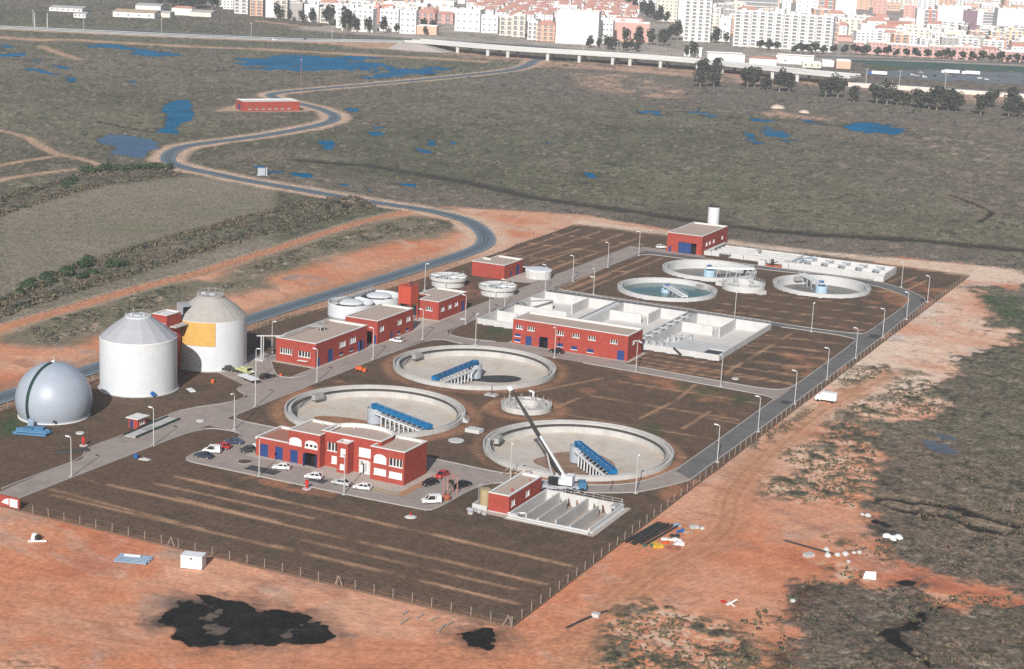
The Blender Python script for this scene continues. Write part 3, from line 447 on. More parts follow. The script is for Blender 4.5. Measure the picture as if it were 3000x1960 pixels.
# ---------------------------------------------------------------- water in the marsh, sludge pools
def grow(poly, d):
    cx = sum(p[0] for p in poly)/len(poly); cy = sum(p[1] for p in poly)/len(poly)
    x0 = min(p[0] for p in poly)-d; x1 = max(p[0] for p in poly)+d; y0 = min(p[1] for p in poly)-d; y1 = max(p[1] for p in poly)+d
    pts = [Vector(p) for p in poly]+[]
    # convex hull, pushed outwards
    P = sorted(set((p[0], p[1]) for p in poly))
    def half(P):
        h = []
        for p in P:
            while len(h) > 1 and (h[-1][0]-h[-2][0])*(p[1]-h[-2][1])-(h[-1][1]-h[-2][1])*(p[0]-h[-2][0]) <= 0: h.pop()
            h.append(p)
        return h[:-1]
    hull = half(P)+half(P[::-1])
    out = []
    for x, y in hull:
        v = Vector((x-cx, y-cy)); l = v.length or 1; out.append((x+v.x/l*d, y+v.y/l*d))
    return out
for i, p in enumerate(GD['ponds']):
    struct(MB().sheet(grow(p, 22.0 if p[0][1] > 880 and len(p) > 7 else 3.0), -0.34+0.003*(i % 13)).build('water', 'water_dull' if i == 1 else 'water'), None)
for i, p in enumerate(GD['wet']):
    struct(MB().sheet(grow(p, 2.0), -0.22+0.004*i).build('water', 'water_pale'))
for i, p in enumerate(GD['sludge']):
    o = MB().sheet(grow(p, 1.5) if i not in (2,) else p, -0.13+0.004*i).build('sludge_pool', 'sludge')
    struct(o)
# ---------------------------------------------------------------- roads of the plant
PAVED = [
 ('pavement', [(-117, -0.5), (-117, 22), (-116.6, 56), (-115.6, 72), (-115.6, 356), (-124.5, 356), (-124.5, 118.5), (-127, 117), (-129, 113), (-129, 100), (-122.5, 96), (-122.5, 90), (-128.6, 78), (-129, 70), (-127, 51), (-127.5, 44), (-127.2, 39), (-123.5, 33), (-124, 21), (-122.8, -0.5)]),
 ('pavement', [(-115.6, 77), (-115.6, 69.5), (-110, 69.5), (-106, 69.1), (-104.4, 67), (-103.9, 64), (-104.7, 59), (-105.3, 53), (-105.3, 47), (-104, 45), (-100, 44.6), (-43.5, 44.8), (-41.8, 46.5), (-41.6, 53), (-41.6, 61.5), (-40.4, 68.2), (-36.8, 71.2), (-27.7, 70.6), (-18.4, 75), (-11.7, 79.4), (-8.7, 83.3), (-4.5, 92), (-2.9, 97), (-8.2, 104.4), (-9.2, 98.4), (-10.7, 91), (-13.8, 84.4), (-20.4, 79.4), (-26.1, 77.2), (-42, 76), (-57.2, 76.8), (-102, 77)]),
 ('asphalt', [(-8.2, 100), (-2.7, 96), (-2.6, 322), (-5.9, 332.5), (-13.8, 341.2), (-23.6, 347.6), (-28.4, 349.1), (-60, 349.6), (-115.7, 350), (-115.7, 345), (-71.8, 343.6), (-45.4, 346), (-26.7, 342.6), (-13.5, 332.8), (-8.2, 324.8), (-7.6, 312)]),
 ('pavement', [(-7.7, 171), (-8.2, 173), (-10, 175), (-13, 176), (-46, 178), (-88, 179), (-104, 178.2), (-112, 179.8), (-115.5, 175), (-115.5, 190), (-113, 186), (-104.9, 184.2), (-97.5, 186), (-93, 188), (-56.4, 187.6), (-55.1, 183.8), (-18, 181.8), (-11, 182.5), (-8.6, 185.3), (-7.7, 191)]),
 ('asphalt', [(-7.7, 255), (-9.1, 256), (-15.9, 258), (-36, 257), (-113, 257), (-115.5, 254), (-115.5, 268), (-113, 263.5), (-45, 262.5), (-26, 260.9), (-9.3, 262.5), (-7.7, 267)]),
 ('pavement', [(-129, 104), (-145, 112), (-146, 136), (-137, 136), (-137, 128.5), (-129.5, 119)]),
 ('pavement', [(-120, 350.2), (-120, 357), (-108, 357.5), (-95, 355.2), (-91, 350.2)]),
 ('pad', [(-95.2, 54.9), (-77.4, 54.9), (-75, 51.8), (-54, 51.8), (-52.4, 53.5), (-52.4, 68), (-54.8, 68), (-95.2, 67.5)]),
 ('pad', [(-138, 128.9), (-122.8, 128.9), (-122.8, 218), (-138, 218)]),
 ('pad', [(-35.2, 49.7), (-26.9, 49.7), (-26.9, 69.8), (-35.2, 69.8)]),
 ('pad', [(-26.9, 49.0), (-6.7, 49.2), (-6.7, 50.4), (-26.9, 50.4)]),
 ('pad', [(-7.9, 50.4), (-6.6, 50.4), (-6.8, 69.9), (-7.9, 69.9)]),
 ('pad', [(-94, 186.5), (-55.2, 186), (-55.2, 200), (-94, 200)]),
 ('pad', [(-136, 266.5), (-129, 266.5), (-124.7, 268), (-124.7, 283), (-136, 283)]),
]
for i, (m, poly) in enumerate(PAVED):
    struct(MB().sheet(poly, 0.012+0.004*i).build('road' if m == 'asphalt' else 'pavement', m))
KERBS = [
 [(-117, 0), (-117, 22), (-116.6, 56), (-116.2, 63.5), (-114.4, 68.2), (-110, 69.2), (-106, 68.8), (-104.6, 66.8), (-104.1, 64), (-104.9, 59), (-105.5, 53), (-105.5, 47), (-104, 44.8), (-100, 44.4), (-43.5, 44.6), (-41.7, 46.4), (-41.4, 53), (-41.4, 61.5), (-40.2, 68), (-36.6, 71), (-27.6, 70.4), (-18.3, 74.8), (-11.5, 79.2), (-8.5, 83), (-4.4, 91.8), (-2.6, 97), (-2.5, 322), (-5.8, 332.6), (-13.7, 341.4), (-23.5, 347.8), (-28.4, 349.3), (-60, 349.8), (-91, 350)],
 [(-8.2, 171.5), (-8.2, 104.4), (-9.2, 98.4), (-10.8, 91), (-13.9, 84.5), (-20.5, 79.6), (-26.1, 77.4), (-42, 76.2), (-57.2, 77), (-102, 77.2), (-113, 77.2), (-115.5, 80), (-115.6, 88), (-115.6, 172), (-112, 179.6), (-107, 178.4), (-104, 178)],
 [(-66, 178.6), (-46, 177.8), (-13, 175.8), (-10, 174.8), (-8.2, 172.6), (-8.2, 171.5)],
 [(-7.8, 192), (-8.7, 185.4), (-11, 182.7), (-18, 182), (-55, 184)],
 [(-7.8, 192), (-7.8, 254), (-9.2, 255.8), (-15.9, 257.8), (-33, 257.2)],
 [(-7.8, 312), (-7.8, 267), (-9.4, 262.7), (-26, 261.1), (-45, 262.7), (-112, 263.7), (-115.2, 268), (-115.4, 338), (-113, 343), (-108, 344.6), (-71.8, 343.4), (-45.4, 345.8), (-26.8, 342.4), (-13.7, 332.6), (-8.4, 324.7), (-7.8, 312)],
 [(-115.4, 254), (-115.4, 209), (-115.2, 193), (-113, 186.2), (-110, 184.8), (-105, 184.4), (-97.5, 186.2)],
 [(-124.2, 8), (-124.2, 21), (-123.7, 33), (-127.4, 39), (-127.7, 44), (-127.2, 51), (-129.2, 70), (-128.8, 78), (-122.7, 89.8), (-122.7, 96.2), (-129.2, 100.2), (-129.2, 104)],
 [(-137.2, 128.4), (-129.6, 118.9), (-127.2, 117.2), (-125.4, 117.1), (-122.9, 118.3), (-121.5, 123.6), (-123.4, 128.6)],
]
for k in KERBS:
    struct(MB().ribbon(smooth(k, 1), 0.28, -0.05, 0.19).build('kerb', 'kerb'))
# beds of soil laid inside the paved yard
for pts in ([(-94.2, 50.3), (-94.2, 52.6), (-92, 53.3), (-90.9, 51.6), (-91.6, 49.6), (-93.2, 49.4)],):
    q = smooth(pts, 2, True)
    struct(MB().sheet(q, 0.09).build('soil', mat('bed_soil', (0.10, 0.065, 0.048), var=0.25, scale=2)))
    struct(MB().ribbon(q+[q[0], q[1]], 0.22, 0.0, 0.13).build('kerb', 'kerb'))
struct(MB().ribbon([(-52.2, 49.8), (-52.0, 58), (-51.6, 69.5)], 1.9, 0.075).build('soil', mat('strip_soil', (0.40, 0.21, 0.12), var=0.35, scale=1.2)))
struct(MB().ribbon([(-66, 50.9), (-57, 50.6), (-52.6, 50.3)], 1.3, 0.078).build('soil', 'tan_tank'))
# patched tarmac squares and manholes on the plant roads
for x, y, sx, sy in ((-4.6, 262.5, 3.4, 5), (-4.4, 327, 2.6, 5), (-4.8, 172, 2.4, 3), (-86, 48.4, 8, 3.2), (-72, 49, 4, 2.6)):
    struct(MB().sheet([(x-sx/2, y-sy/2), (x+sx/2, y-sy/2), (x+sx/2, y+sy/2), (x-sx/2, y+sy/2)], 0.067).build('road', mat('fresh_asphalt', (0.06, 0.058, 0.06), var=0.2)))
# ---------------------------------------------------------------- roads outside
b = MB(); n = len(EXT_ROAD)
wd = [7.6 if p[1] < 900 else 9 for p in EXT_ROAD]
struct(b.ribbon(EXT_ROAD, wd, 0.16, 0).build('road', 'road_blue'))
b = MB()
off = []
for s_ in (-1, 1):
    q = []
    for i in range(n):
        a = Vector(EXT_ROAD[max(i-1, 0)]); c = Vector(EXT_ROAD[min(i+1, n-1)]); d = (c-a).normalized(); q.append(tuple(Vector(EXT_ROAD[i])+Vector((-d.y, d.x))*s_*0.7))
    b.ribbon(q, 0.5, 0.168)
struct(b.build('road_marking', mat('worn_line', (0.06, 0.08, 0.10), var=0.3, scale=0.3)))
b = MB()
for s_ in (-1, 1):
    q = []
    for i in range(n):
        a = Vector(EXT_ROAD[max(i-1, 0)]); c = Vector(EXT_ROAD[min(i+1, n-1)]); d = (c-a).normalized(); q.append(tuple(Vector(EXT_ROAD[i])+Vector((-d.y, d.x))*s_*3.3))
    b.ribbon(q, 0.35, 0.168)
struct(b.build('road_marking', mat('edge_line', (0.30, 0.33, 0.35), var=0.3, scale=0.3)))

# ---------------------------------------------------------------- flat-roofed red buildings
def wall_run(mb, p0, p1, z0, z1, holes, out=0.0):
    p0 = Vector(p0); p1 = Vector(p1); L_ = (p1-p0).length; d = (p1-p0)/L_
    us = sorted({0.0, L_} | {h[0] for h in holes} | {h[0]+h[2] for h in holes}); vs = sorted({z0, z1} | {h[1] for h in holes} | {h[1]+h[3] for h in holes})
    for i in range(len(us)-1):
        for j in range(len(vs)-1):
            um = (us[i]+us[i+1])/2; vm = (vs[j]+vs[j+1])/2
            if any(h[0] < um < h[0]+h[2] and h[1] < vm < h[1]+h[3] for h in holes): continue
            q = [(*(p0+d*u), v) for u, v in ((us[i], vs[j]), (us[i+1], vs[j]), (us[i+1], vs[j+1]), (us[i], vs[j+1]))]
            mb.add(q, [(0, 1, 2, 3)])
def inset(poly, d):
    n = len(poly); out = []
    for i in range(n):
        a, b_, c = Vector(poly[i-1]), Vector(poly[i]), Vector(poly[(i+1) % n])
        e1 = (b_-a).normalized(); e2 = (c-b_).normalized(); n1 = Vector((-e1.y, e1.x)); n2 = Vector((-e2.y, e2.x))
        k = (n1+n2); k = k/max(k.dot(n1), 0.2); out.append(tuple(b_+k*d))
    return out
def local_frame(mb, p0, d, u, v):
    """returns a function mapping (along, out, up) to 3-D for an opening at u,v on the wall p0->d"""
    nrm = Vector((d.y, -d.x))
    def f(a, o, z_): q = p0+d*(u+a)+nrm*o; return (q.x, q.y, v+z_)
    return f
def fbox(mb, f, a0, a1, o0, o1, z0, z1):
    c = [f(a, o, z_) for z_ in (z0, z1) for a, o in ((a0, o0), (a1, o0), (a1, o1), (a0, o1))]
    mb.add(c, [(0, 1, 2, 3), (7, 6, 5, 4), (0, 4, 5, 1), (1, 5, 6, 2), (2, 6, 7, 3), (3, 7, 4, 0)])
def opening(parent, p0, d, o):
    kind, u, v, wd, h = o[:5]; extra = o[5] if len(o) > 5 else None
    f = local_frame(None, p0, d, u, v)
    if kind == 'win':                                    # deep white reveal and sill, mullions, dark glass
        b = MB(); e = 0.32
        b.add([f(0, 0.02, 0), f(0, 0.02, h), f(0, -e, h), f(0, -e, 0)], [(0, 1, 2, 3)]); b.add([f(wd, 0.02, 0), f(wd, -e, 0), f(wd, -e, h), f(wd, 0.02, h)], [(0, 1, 2, 3)])
        b.add([f(0, 0.02, h), f(wd, 0.02, h), f(wd, -e, h), f(0, -e, h)], [(0, 1, 2, 3)])
        fbox(b, f, -0.15, wd+0.15, 0.14, -e, -0.16, 0.015)
        fbox(b, f, -0.02, 0.07, 0.035, -0.02, 0.016, h-0.002); fbox(b, f, wd-0.07, wd+0.02, 0.035, -0.02, 0.016, h-0.002)
        nmul = extra or 2
        for k in range(1, nmul): fbox(b, f, wd*k/nmul-0.1, wd*k/nmul+0.1, -0.05, -e+0.02, 0.016, h-0.003)
        w_ = b.build('window', 'white_trim', parent)
        MB().add([f(0.003, -e+0.01, 0.017), f(wd-0.003, -e+0.01, 0.017), f(wd-0.003, -e+0.01, h-0.004), f(0.003, -e+0.01, h-0.004)], [(0, 1, 2, 3)]).build('pane', 'glass', w_)
    elif kind == 'door':
        b = MB(); fbox(b, f, 0.003, wd-0.003, -0.12, -0.2, 0.01, h-0.003)
        for a in ((wd*0.5,) if wd > 1.3 else ()): fbox(b, f, a-0.04, a+0.04, -0.10, -0.13, 0.05, h-0.05)
        for z_ in (0.33, 0.66): fbox(b, f, 0.05, wd-0.05, -0.105, -0.125, h*z_-0.04, h*z_+0.04)
        for a0, a1 in ((-0.0, 0.07), (wd-0.07, wd)): fbox(b, f, a0+0.003, a1-0.003, -0.0, -0.12, 0.01, h-0.003)
        b.build('door', 'blue_door', parent)
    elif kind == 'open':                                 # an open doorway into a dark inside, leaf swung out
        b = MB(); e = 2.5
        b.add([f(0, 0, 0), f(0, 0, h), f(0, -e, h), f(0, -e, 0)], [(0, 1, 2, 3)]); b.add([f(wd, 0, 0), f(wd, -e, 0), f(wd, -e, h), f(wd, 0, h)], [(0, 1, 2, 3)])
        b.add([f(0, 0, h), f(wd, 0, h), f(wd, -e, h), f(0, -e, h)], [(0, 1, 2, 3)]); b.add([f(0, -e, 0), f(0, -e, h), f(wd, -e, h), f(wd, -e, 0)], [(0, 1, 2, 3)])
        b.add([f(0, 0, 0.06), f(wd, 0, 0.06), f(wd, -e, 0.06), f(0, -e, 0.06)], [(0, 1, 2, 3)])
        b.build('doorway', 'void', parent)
        if extra:
            q = wd*extra
            for a0, a1, ln in ((0.0, 0.08, 0.8), (wd-0.08, wd, 0.55)): b = MB(); fbox(b, f, a0, a1, 0.02, q*ln, 0.03, h-0.05); b.build('door_leaf', 'blue_door', parent)
    elif kind == 'vent':                                 # louvred blue grille with a white sill
        b = MB(); fbox(b, f, 0.003, wd-0.003, -0.1, -0.2, 0.003, h-0.003)
        k = int(h/0.22)
        for j in range(k): fbox(b, f, 0.02, wd-0.02, -0.03, -0.11, h*j/k+0.03, h*j/k+0.12)
        g = b.build('louvre', 'blue_door', parent)
        b = MB(); fbox(b, f, -0.12, wd+0.12, 0.13, -0.08, -0.16, 0.0); b.build('sill', 'white_trim', g)
    elif kind == 'shut':                                 # closed white roller shutter in a white surround
        b = MB(); fbox(b, f, 0.003, wd-0.003, -0.06, -0.15, 0.003, h-0.003); fbox(b, f, -0.1, wd+0.1, 0.13, -0.06, -0.14, 0.0)
        for j in range(1, 5): fbox(b, f, 0.03, wd-0.03, -0.045, -0.065, h*j/5-0.02, h*j/5+0.02)
        b.build('shutter', 'white_trim', parent)
    elif kind == 'arch':                                 # segmental-arched white window standing 6 cm proud
        b = MB(); pts = [(0, 0), (wd, 0)]+[(wd/2+wd/2*math.cos(R(a)), h*0.55+h*0.45*math.sin(R(a))) for a in range(0, 181, 15)]
        c = [f(a, 0.07, z_) for a, z_ in pts]+[f(a, -0.02, z_) for a, z_ in pts]; n_ = len(pts)
        b.add(c, [tuple(range(n_))]+[(i, n_+i, n_+(i+1) % n_, (i+1) % n_) for i in range(n_)]); fbox(b, f, -0.1, wd+0.1, 0.16, 0.07, -0.14, 0.02)
        for k in (1, 2): fbox(b, f, wd*k/3-0.04, wd*k/3+0.04, 0.10, 0.071, 0.03, h*0.9)
        w_ = b.build('window', 'white_trim', parent)
        if extra:
            b = MB()
            for k in range(3): b.add([f(wd*(k+0.2)/3, 0.076, h*0.18), f(wd*(k+0.8)/3, 0.076, h*0.18), f(wd*(k+0.8)/3, 0.076, h*0.5), f(wd*(k+0.2)/3, 0.076, h*0.5)], [(0, 1, 2, 3)])
            b.build('pane', 'glass', w_)
HOLE = {'win', 'door', 'open', 'vent', 'shut'}
def block(parent, fp, h, ops=None, roof='gravel_roof', z0=0.0, wallmat='red_render', coping=True, par=0.42, wname='wall', rname='roof'):
    """one walled volume: outer walls with real openings, parapet, white coping, sunken flat roof"""
    ops = ops or {}; n = len(fp); b = MB()
    for i in range(n):
        p0, p1 = fp[i], fp[(i+1) % n]
        wall_run(b, p0, p1, z0, h, [(o[1], o[2], o[3], o[4]) for o in ops.get(i, []) if o[0] in HOLE])
    inn = inset(fp, 0.28)
    b.build(wname, wallmat, parent)
    MB().sheet(inset(fp, 0.26), h-par).build(rname, roof, parent)
    if not coping:
        b = MB()
        for i in range(n): wall_run(b, inn[(i+1) % n], inn[i], h-par-0.05, h, [])
        b.build('parapet', wallmat, parent)
    if coping:
        o1 = inset(fp, -0.09); i1 = inset(fp, 0.42); b = MB()
        for i in range(n): wall_run(b, inn[(i+1) % n], inn[i], h-par-0.05, h, [])
        vs = [(x, y, h) for x, y in o1]+[(x, y, h) for x, y in i1]+[(x, y, h+0.16) for x, y in o1]+[(x, y, h+0.16) for x, y in i1]; fs = []
        for i in range(n):
            j = (i+1) % n
            fs += [(2*n+i, 2*n+j, 3*n+j, 3*n+i), (i, j, 2*n+j, 2*n+i), (n+j, n+i, 3*n+i, 3*n+j), (j, i, n+i, n+j)]
        b.add(vs, fs); b.build('coping', 'white_trim', parent)
    for i, lst in ops.items():
        p0, p1 = Vector(fp[i]), Vector(fp[(i+1) % n]); d = (p1-p0).normalized()
        for o in lst: opening(parent, p0, d, o)
def rect(x0, y0, x1, y1): return [(x0, y0), (x1, y0), (x1, y1), (x0, y1)]
def at0(pts, ox, oy): return [(x-ox, y-oy) for x, y in pts]

# A1
t = thing('workshop_building', 'red flat roofed workshop with steel pipe frames on its roof, nearest the digesters', 'building', (-136.8, 130.2, 0))
block(t, rect(0, 0, 12.7, 27.2), 6.6, {0: [('win', 1.4, 2.5, 3.7, 1.5, 5), ('win', 7.3, 2.5, 3.7, 1.5, 4)],
  1: [('door', 0.9, 0.03, 1.3, 2.4), ('door', 6.3, 0.03, 2.6, 3.7), ('win', 12.4, 3.1, 3.0, 1.5, 3), ('win', 17.9, 3.1, 3.0, 1.5, 3), ('vent', 12.6, 0.9, 1.6, 0.8), ('vent', 17.9, 0.9, 1.6, 0.8), ('open', 22.4, 0.03, 2.2, 2.9, 0.3)]})
b = MB(); b.box(7.4, -0.9, 1.35, 10.4, -0.003, 1.5); b.build('door_canopy', 'white_trim', t)
MB().box(0.15, -1.1, 0.0, 12.5, -0.002, 0.14).build('plinth', 'pad', t)
b = MB()
for y in (9.5, 21.5): 
    for x in (1.2, 1.9): b.bar((x, y, 6.2), (x, y, 7.5), 0.06)
for x in (1.2, 1.9): b.bar((x, 2, 7.5), (x, 25, 7.5), 0.11)
b.bar((1.2, 14, 7.5), (5.4, 14, 7.5), 0.1); b.bar((1.9, 16, 7.5), (5.4, 16, 7.5), 0.1)
for y in (14, 16): b.bar((5.4, y, 6.2), (5.4, y, 7.55), 0.1); b.bar((4.2, y, 6.2), (4.2, y, 7.5), 0.06)
b.box(3.9, 13.6, 7.56, 5.8, 16.4, 7.64); b.build('roof_pipes', 'galv', t)
# A2
t = thing('blower_building', 'red flat roofed block between the workshop and the red steel hopper, with deep splayed windows', 'building', (-134.6, 162.7, 0))
block(t, rect(0, 0, 10.8, 20.9), 6.8, {0: [('open', 6.9, 0.03, 2.2, 3.3), ('door', 9.5, 0.03, 0.9, 2.6)],
  1: [('win', 1.5, 3.5, 2.1, 1.4), ('win', 11.8, 3.5, 2.1, 1.4), ('win', 17.0, 3.5, 2.1, 1.4), ('door', 7.8, 0.03, 1.1, 2.3), ('vent', 11.8, 0.7, 1.5, 0.9), ('vent', 16.8, 0.7, 1.5, 0.9)]})
# A3
t = thing('dewatering_building', 'red flat roofed block with a notched back corner, beside the red steel hopper', 'building', (-134.7, 199.6, 0))
block(t, [(3.9, 0), (10.9, 0), (10.9, 18.6), (0, 18.9), (0, 7.4), (3.9, 6.8)], 5.8, {0: [('win', 2.6, 2.8, 2.2, 1.1, 3)], 1: [('win', 1.7, 2.6, 1.9, 1.2), ('win', 6.3, 2.6, 1.9, 1.2), ('win', 10.6, 2.6, 1.9, 1.2), ('door', 15.2, 0.03, 1.7, 3.2)]})
MB().box(3.7, -1.0, 0.0, 12.0, -0.003, 0.16).build('plinth', 'pad', t)
# A4
t = thing('thickener_house', 'red flat roofed block with blue doors between the round thickeners and the capped white tank', 'building', (-147.4, 267.4, 0))
block(t, [(0, 0), (12.5, 0), (12.5, 14.6), (2.6, 15.2), (2.8, 8.2), (0, 8.4)], 4.95, {1: [('door', 9.2, 0.03, 2.4, 3.6), ('door', 4.9, 0.03, 1.1, 2.2)]})
# electrical / blower hall
t = thing('electrical_building', 'long red building with blue doors and louvres in front of the aeration basins', 'building', (-92.7, 187.6, 0))
block(t, rect(0, 0, 36.3, 10.9), 7.35, {0: [('win', u, 4.6, 2.1, 1.1, 3) for u in (1.1, 4.8, 14.2, 19.1, 24.1, 30.9)]+
  [('vent', 0.7, 0.7, 1.9, 0.75), ('vent', 0.7, 2.3, 1.9, 0.75), ('door', 4.3, 0.03, 1.9, 2.8), ('open', 8.9, 0.03, 2.5, 3.2, 0.35), ('vent', 14.4, 1.2, 1.8, 1.0), ('vent', 18.8, 1.0, 1.9, 1.0), ('vent', 23.9, 0.9, 1.9, 1.0), ('door', 33.2, 0.03, 2.1, 2.8)],
  1: [('win', 3.6, 4.2, 1.2, 1.1)]})
b = MB(); b.add([(36.32, 7.6, 4.3), (37.3, 7.4, 3.9), (37.3, 9.0, 3.9), (36.32, 8.8, 4.3)], [(0, 1, 2, 3)]); b.box(36.31, 7.7, 4.31, 36.4, 8.7, 4.6); b.build('door_lamp', 'white_trim', t)
# headworks
t = thing('headworks_building', 'red building with a big open blue gate at the far end of the plant', 'building', (-109.2, 354.8, 0))
block(t, rect(0, 0, 14.0, 28.6), 7.2, {0: [('door', 0.8, 0.03, 1.0, 2.0), ('open', 4.6, 0.03, 7.2, 4.1)], 1: [('win', u, 3.0, 1.6, 1.3) for u in (4.3, 7.8, 12.2, 22.0)]})
b = MB(); b.box(4.65, 0.25, 0.05, 9.6, 0.37, 4.05)
for k in range(1, 5): b.box(4.65+k*0.98-0.05, 0.2, 0.06, 4.65+k*0.98+0.05, 0.25, 4.0)
b.build('gate', 'blue_door', t)
# small building with the chlorination channels
t = thing('chlorination_house', 'small narrow red building beside the baffled contact tank, near the crane', 'building', (-31.8, 51.7, 0))
block(t, rect(0, 0, 4.8, 16.0), 4.1, {1: [('win', 1.2, 1.6, 1.5, 1.2), ('win', 8.2, 1.7, 1.6, 1.2)]}, z0=0.25)
MB().box(-0.1, -0.1, 0.0, 4.9, 16.1, 0.25).build('plinth', 'concrete', t)
b = MB(); b.cyl(3.3, 4.4, 3.7, 4.35, 0.22, 10); b.cyl(3.6, 12.6, 3.7, 4.2, 0.16, 10); b.build('roof_vent', 'red_steel', t)

# administration building
t = thing('office_building', 'two storey red office building with white arched windows and a curved back roof', 'building', (-93.4, 56.6, 0))
block(t, rect(0, 0, 8.7, 10.2), 4.35, {0: [('door', 1.2, 0.03, 2.1, 3.0), ('door', 5.2, 0.03, 2.0, 3.0)]}, roof='tile_roof_terrace')
block(t, rect(8.7, 0, 17.0, 9.8), 7.55, {0: [('door', 0.5, 0.03, 2.0, 3.0), ('open', 4.5, 0.03, 3.1, 3.0, 0.4), ('arch', 0.3, 4.3, 3.2, 1.75, 0), ('arch', 4.4, 4.2, 3.3, 1.8, 1)]})
arc = [(16.1, 7.0)]
for a in range(0, 181, 12): arc.append((23.75+7.65*math.cos(R(180-a)), 7.0+5.0*math.sin(R(180-a))))
arcp = [(17.003, 2.2), (31.3, 2.2), (31.4, 2.2)]
fp = [(16.1, 2.2), (31.4, 2.2)]+[(23.75+7.65*math.cos(R(a)), 7.0+5.0*math.sin(R(a))) for a in range(0, 181, 12)]
block(t, fp, 8.05, {0: [('win', 1.6, 3.8, 3.4, 1.9, 4), ('shut', 2.6, 1.0, 2.2, 1.7), ('shut', 9.6, 3.9, 3.6, 2.0), ('shut', 10.0, 0.05, 2.6, 2.9)]}, par=0.75)
block(t, rect(21.6, -0.3, 24.4, 2.197), 7.0, {0: [('shut', 0.9, 3.9, 1.3, 1.8), ('shut', 0.8, 0.9, 1.3, 1.2)]}, par=0.3)
block(t, rect(30.2, -0.3, 38.7, 9.8), 7.5, {0: [('arch', 0.9, 4.1, 3.1, 2.0, 0), ('win', 4.8, 4.0, 3.2, 1.75, 4), ('shut', 0.9, 1.4, 3.1, 1.4), ('shut', 4.7, 1.3, 3.3, 1.4)]})
b = MB()
for x in (26.0, 28.3): b.box(x, 1.95, 0.02, x+0.18, 2.19, 3.0)
b.box(26.0, 1.95, 3.0, 28.48, 2.19, 3.2); b.build('entrance_frame', 'white_trim', t)
b = MB(); b.box(26.9, 2.1, 0.03, 27.25, 2.18, 2.4); b.box(26.45, 2.1, 2.0, 26.75, 2.18, 2.8); b.box(27.6, 2.1, 0.6, 27.75, 2.18, 2.6); b.build('entrance_glass', 'glass', t)
b = MB()
for x, y, z_ in ((12.0, 8.9, 7.1), (31.6, 8.5, 7.2), (37.8, 9.0, 7.2), (20, 9.6, 7.4)): b.cyl(x, y, z_, z_+0.55, 0.14, 8)
b.build('roof_vent', 'white_trim', t)
MB().cyl(5.9, -0.08, 3.55, 3.85, 0.16, 10).build('wall_lamp', 'red_steel', t)

# kiosk, sign wall, far pump station
t = thing('gate_kiosk', 'tiny red kiosk with a white overhanging roof beside the weighbridge', 'kiosk', (-130.0, 57.6, 0))
block(t, rect(0, 0, 2.6, 3.4), 2.5, {0: [('door', 0.4, 0.03, 0.9, 2.0)], 1: [('win', 0.9, 1.0, 1.6, 1.0)]}, coping=False)
MB().box(-0.5, -0.5, 2.502, 3.1, 3.9, 2.7).build('roof_slab', 'white_trim', t)
t = thing('sign_wall', 'low red entrance wall with two white signs at the corner of the front fence', 'sign', (-118.6, -0.2, 0))
MB().box(0, 0, 0, 6.4, 0.35, 2.3).build('wall', 'red_render', t)
MB().box(3.9, -0.06, 0.25, 6.0, -0.003, 1.95).build('sign_board', 'plastic_white', t)
MB().add([(1.7, -0.05, 0.75), (3.6, -0.05, 0.55), (3.6, -0.05, 1.95), (3.1, -0.05, 1.75), (2.6, -0.05, 1.6), (2.2, -0.05, 1.25)], [(0, 1, 2, 3, 4, 5)]).build('sign_emblem', 'plastic_white', t)
b = MB(); b.bar((4.9, -0.07, 1.0), (4.95, -0.07, 1.7), 0.06); b.bar((4.95, -0.07, 1.7), (5.2, -0.07, 1.4), 0.05); b.box(4.4, -0.075, 0.62, 5.5, -0.06, 0.72)
b.build('sign_logo', mat('sign_teal', (0.2, 0.5, 0.5)), t)
t = thing('pump_station', 'long low red pumping station far off at the bend of the marsh road', 'building', (-480.6, 613.4, 0), math.atan2(28.3, 21.6))
block(t, rect(0, 0, 35.6, 14.5), 5.7, {0: [('win', u, 1.2, 2.0, 0.8) for u in (3, 7.5, 11.5, 15.5, 19.5, 23.5, 27.5)], 3: [('door', 5, 0.03, 3, 3.5)]}, roof='white_trim')
t = thing('radio_mast', 'thin red and white lattice mast behind the far pumping station', 'mast', (-506, 716, 0))
b = MB()
for sx, sy in ((-.5, -.4), (.5, -.4), (0, .5)): b.bar((sx, sy, 0), (sx*.4, sy*.4, 24), 0.05)
for k in range(12): b.bar((-.5+.02*k, -.4+.018*k, 2*k), (.48-.02*k, -.4+.018*k, 2*k+2), 0.03)
b.build('lattice', mat('mast_red', (0.36, 0.2, 0.17)), t); MB().box(-0.3, -0.1, 22.6, 0.3, 0.1, 24).build('antenna', 'galv', t)
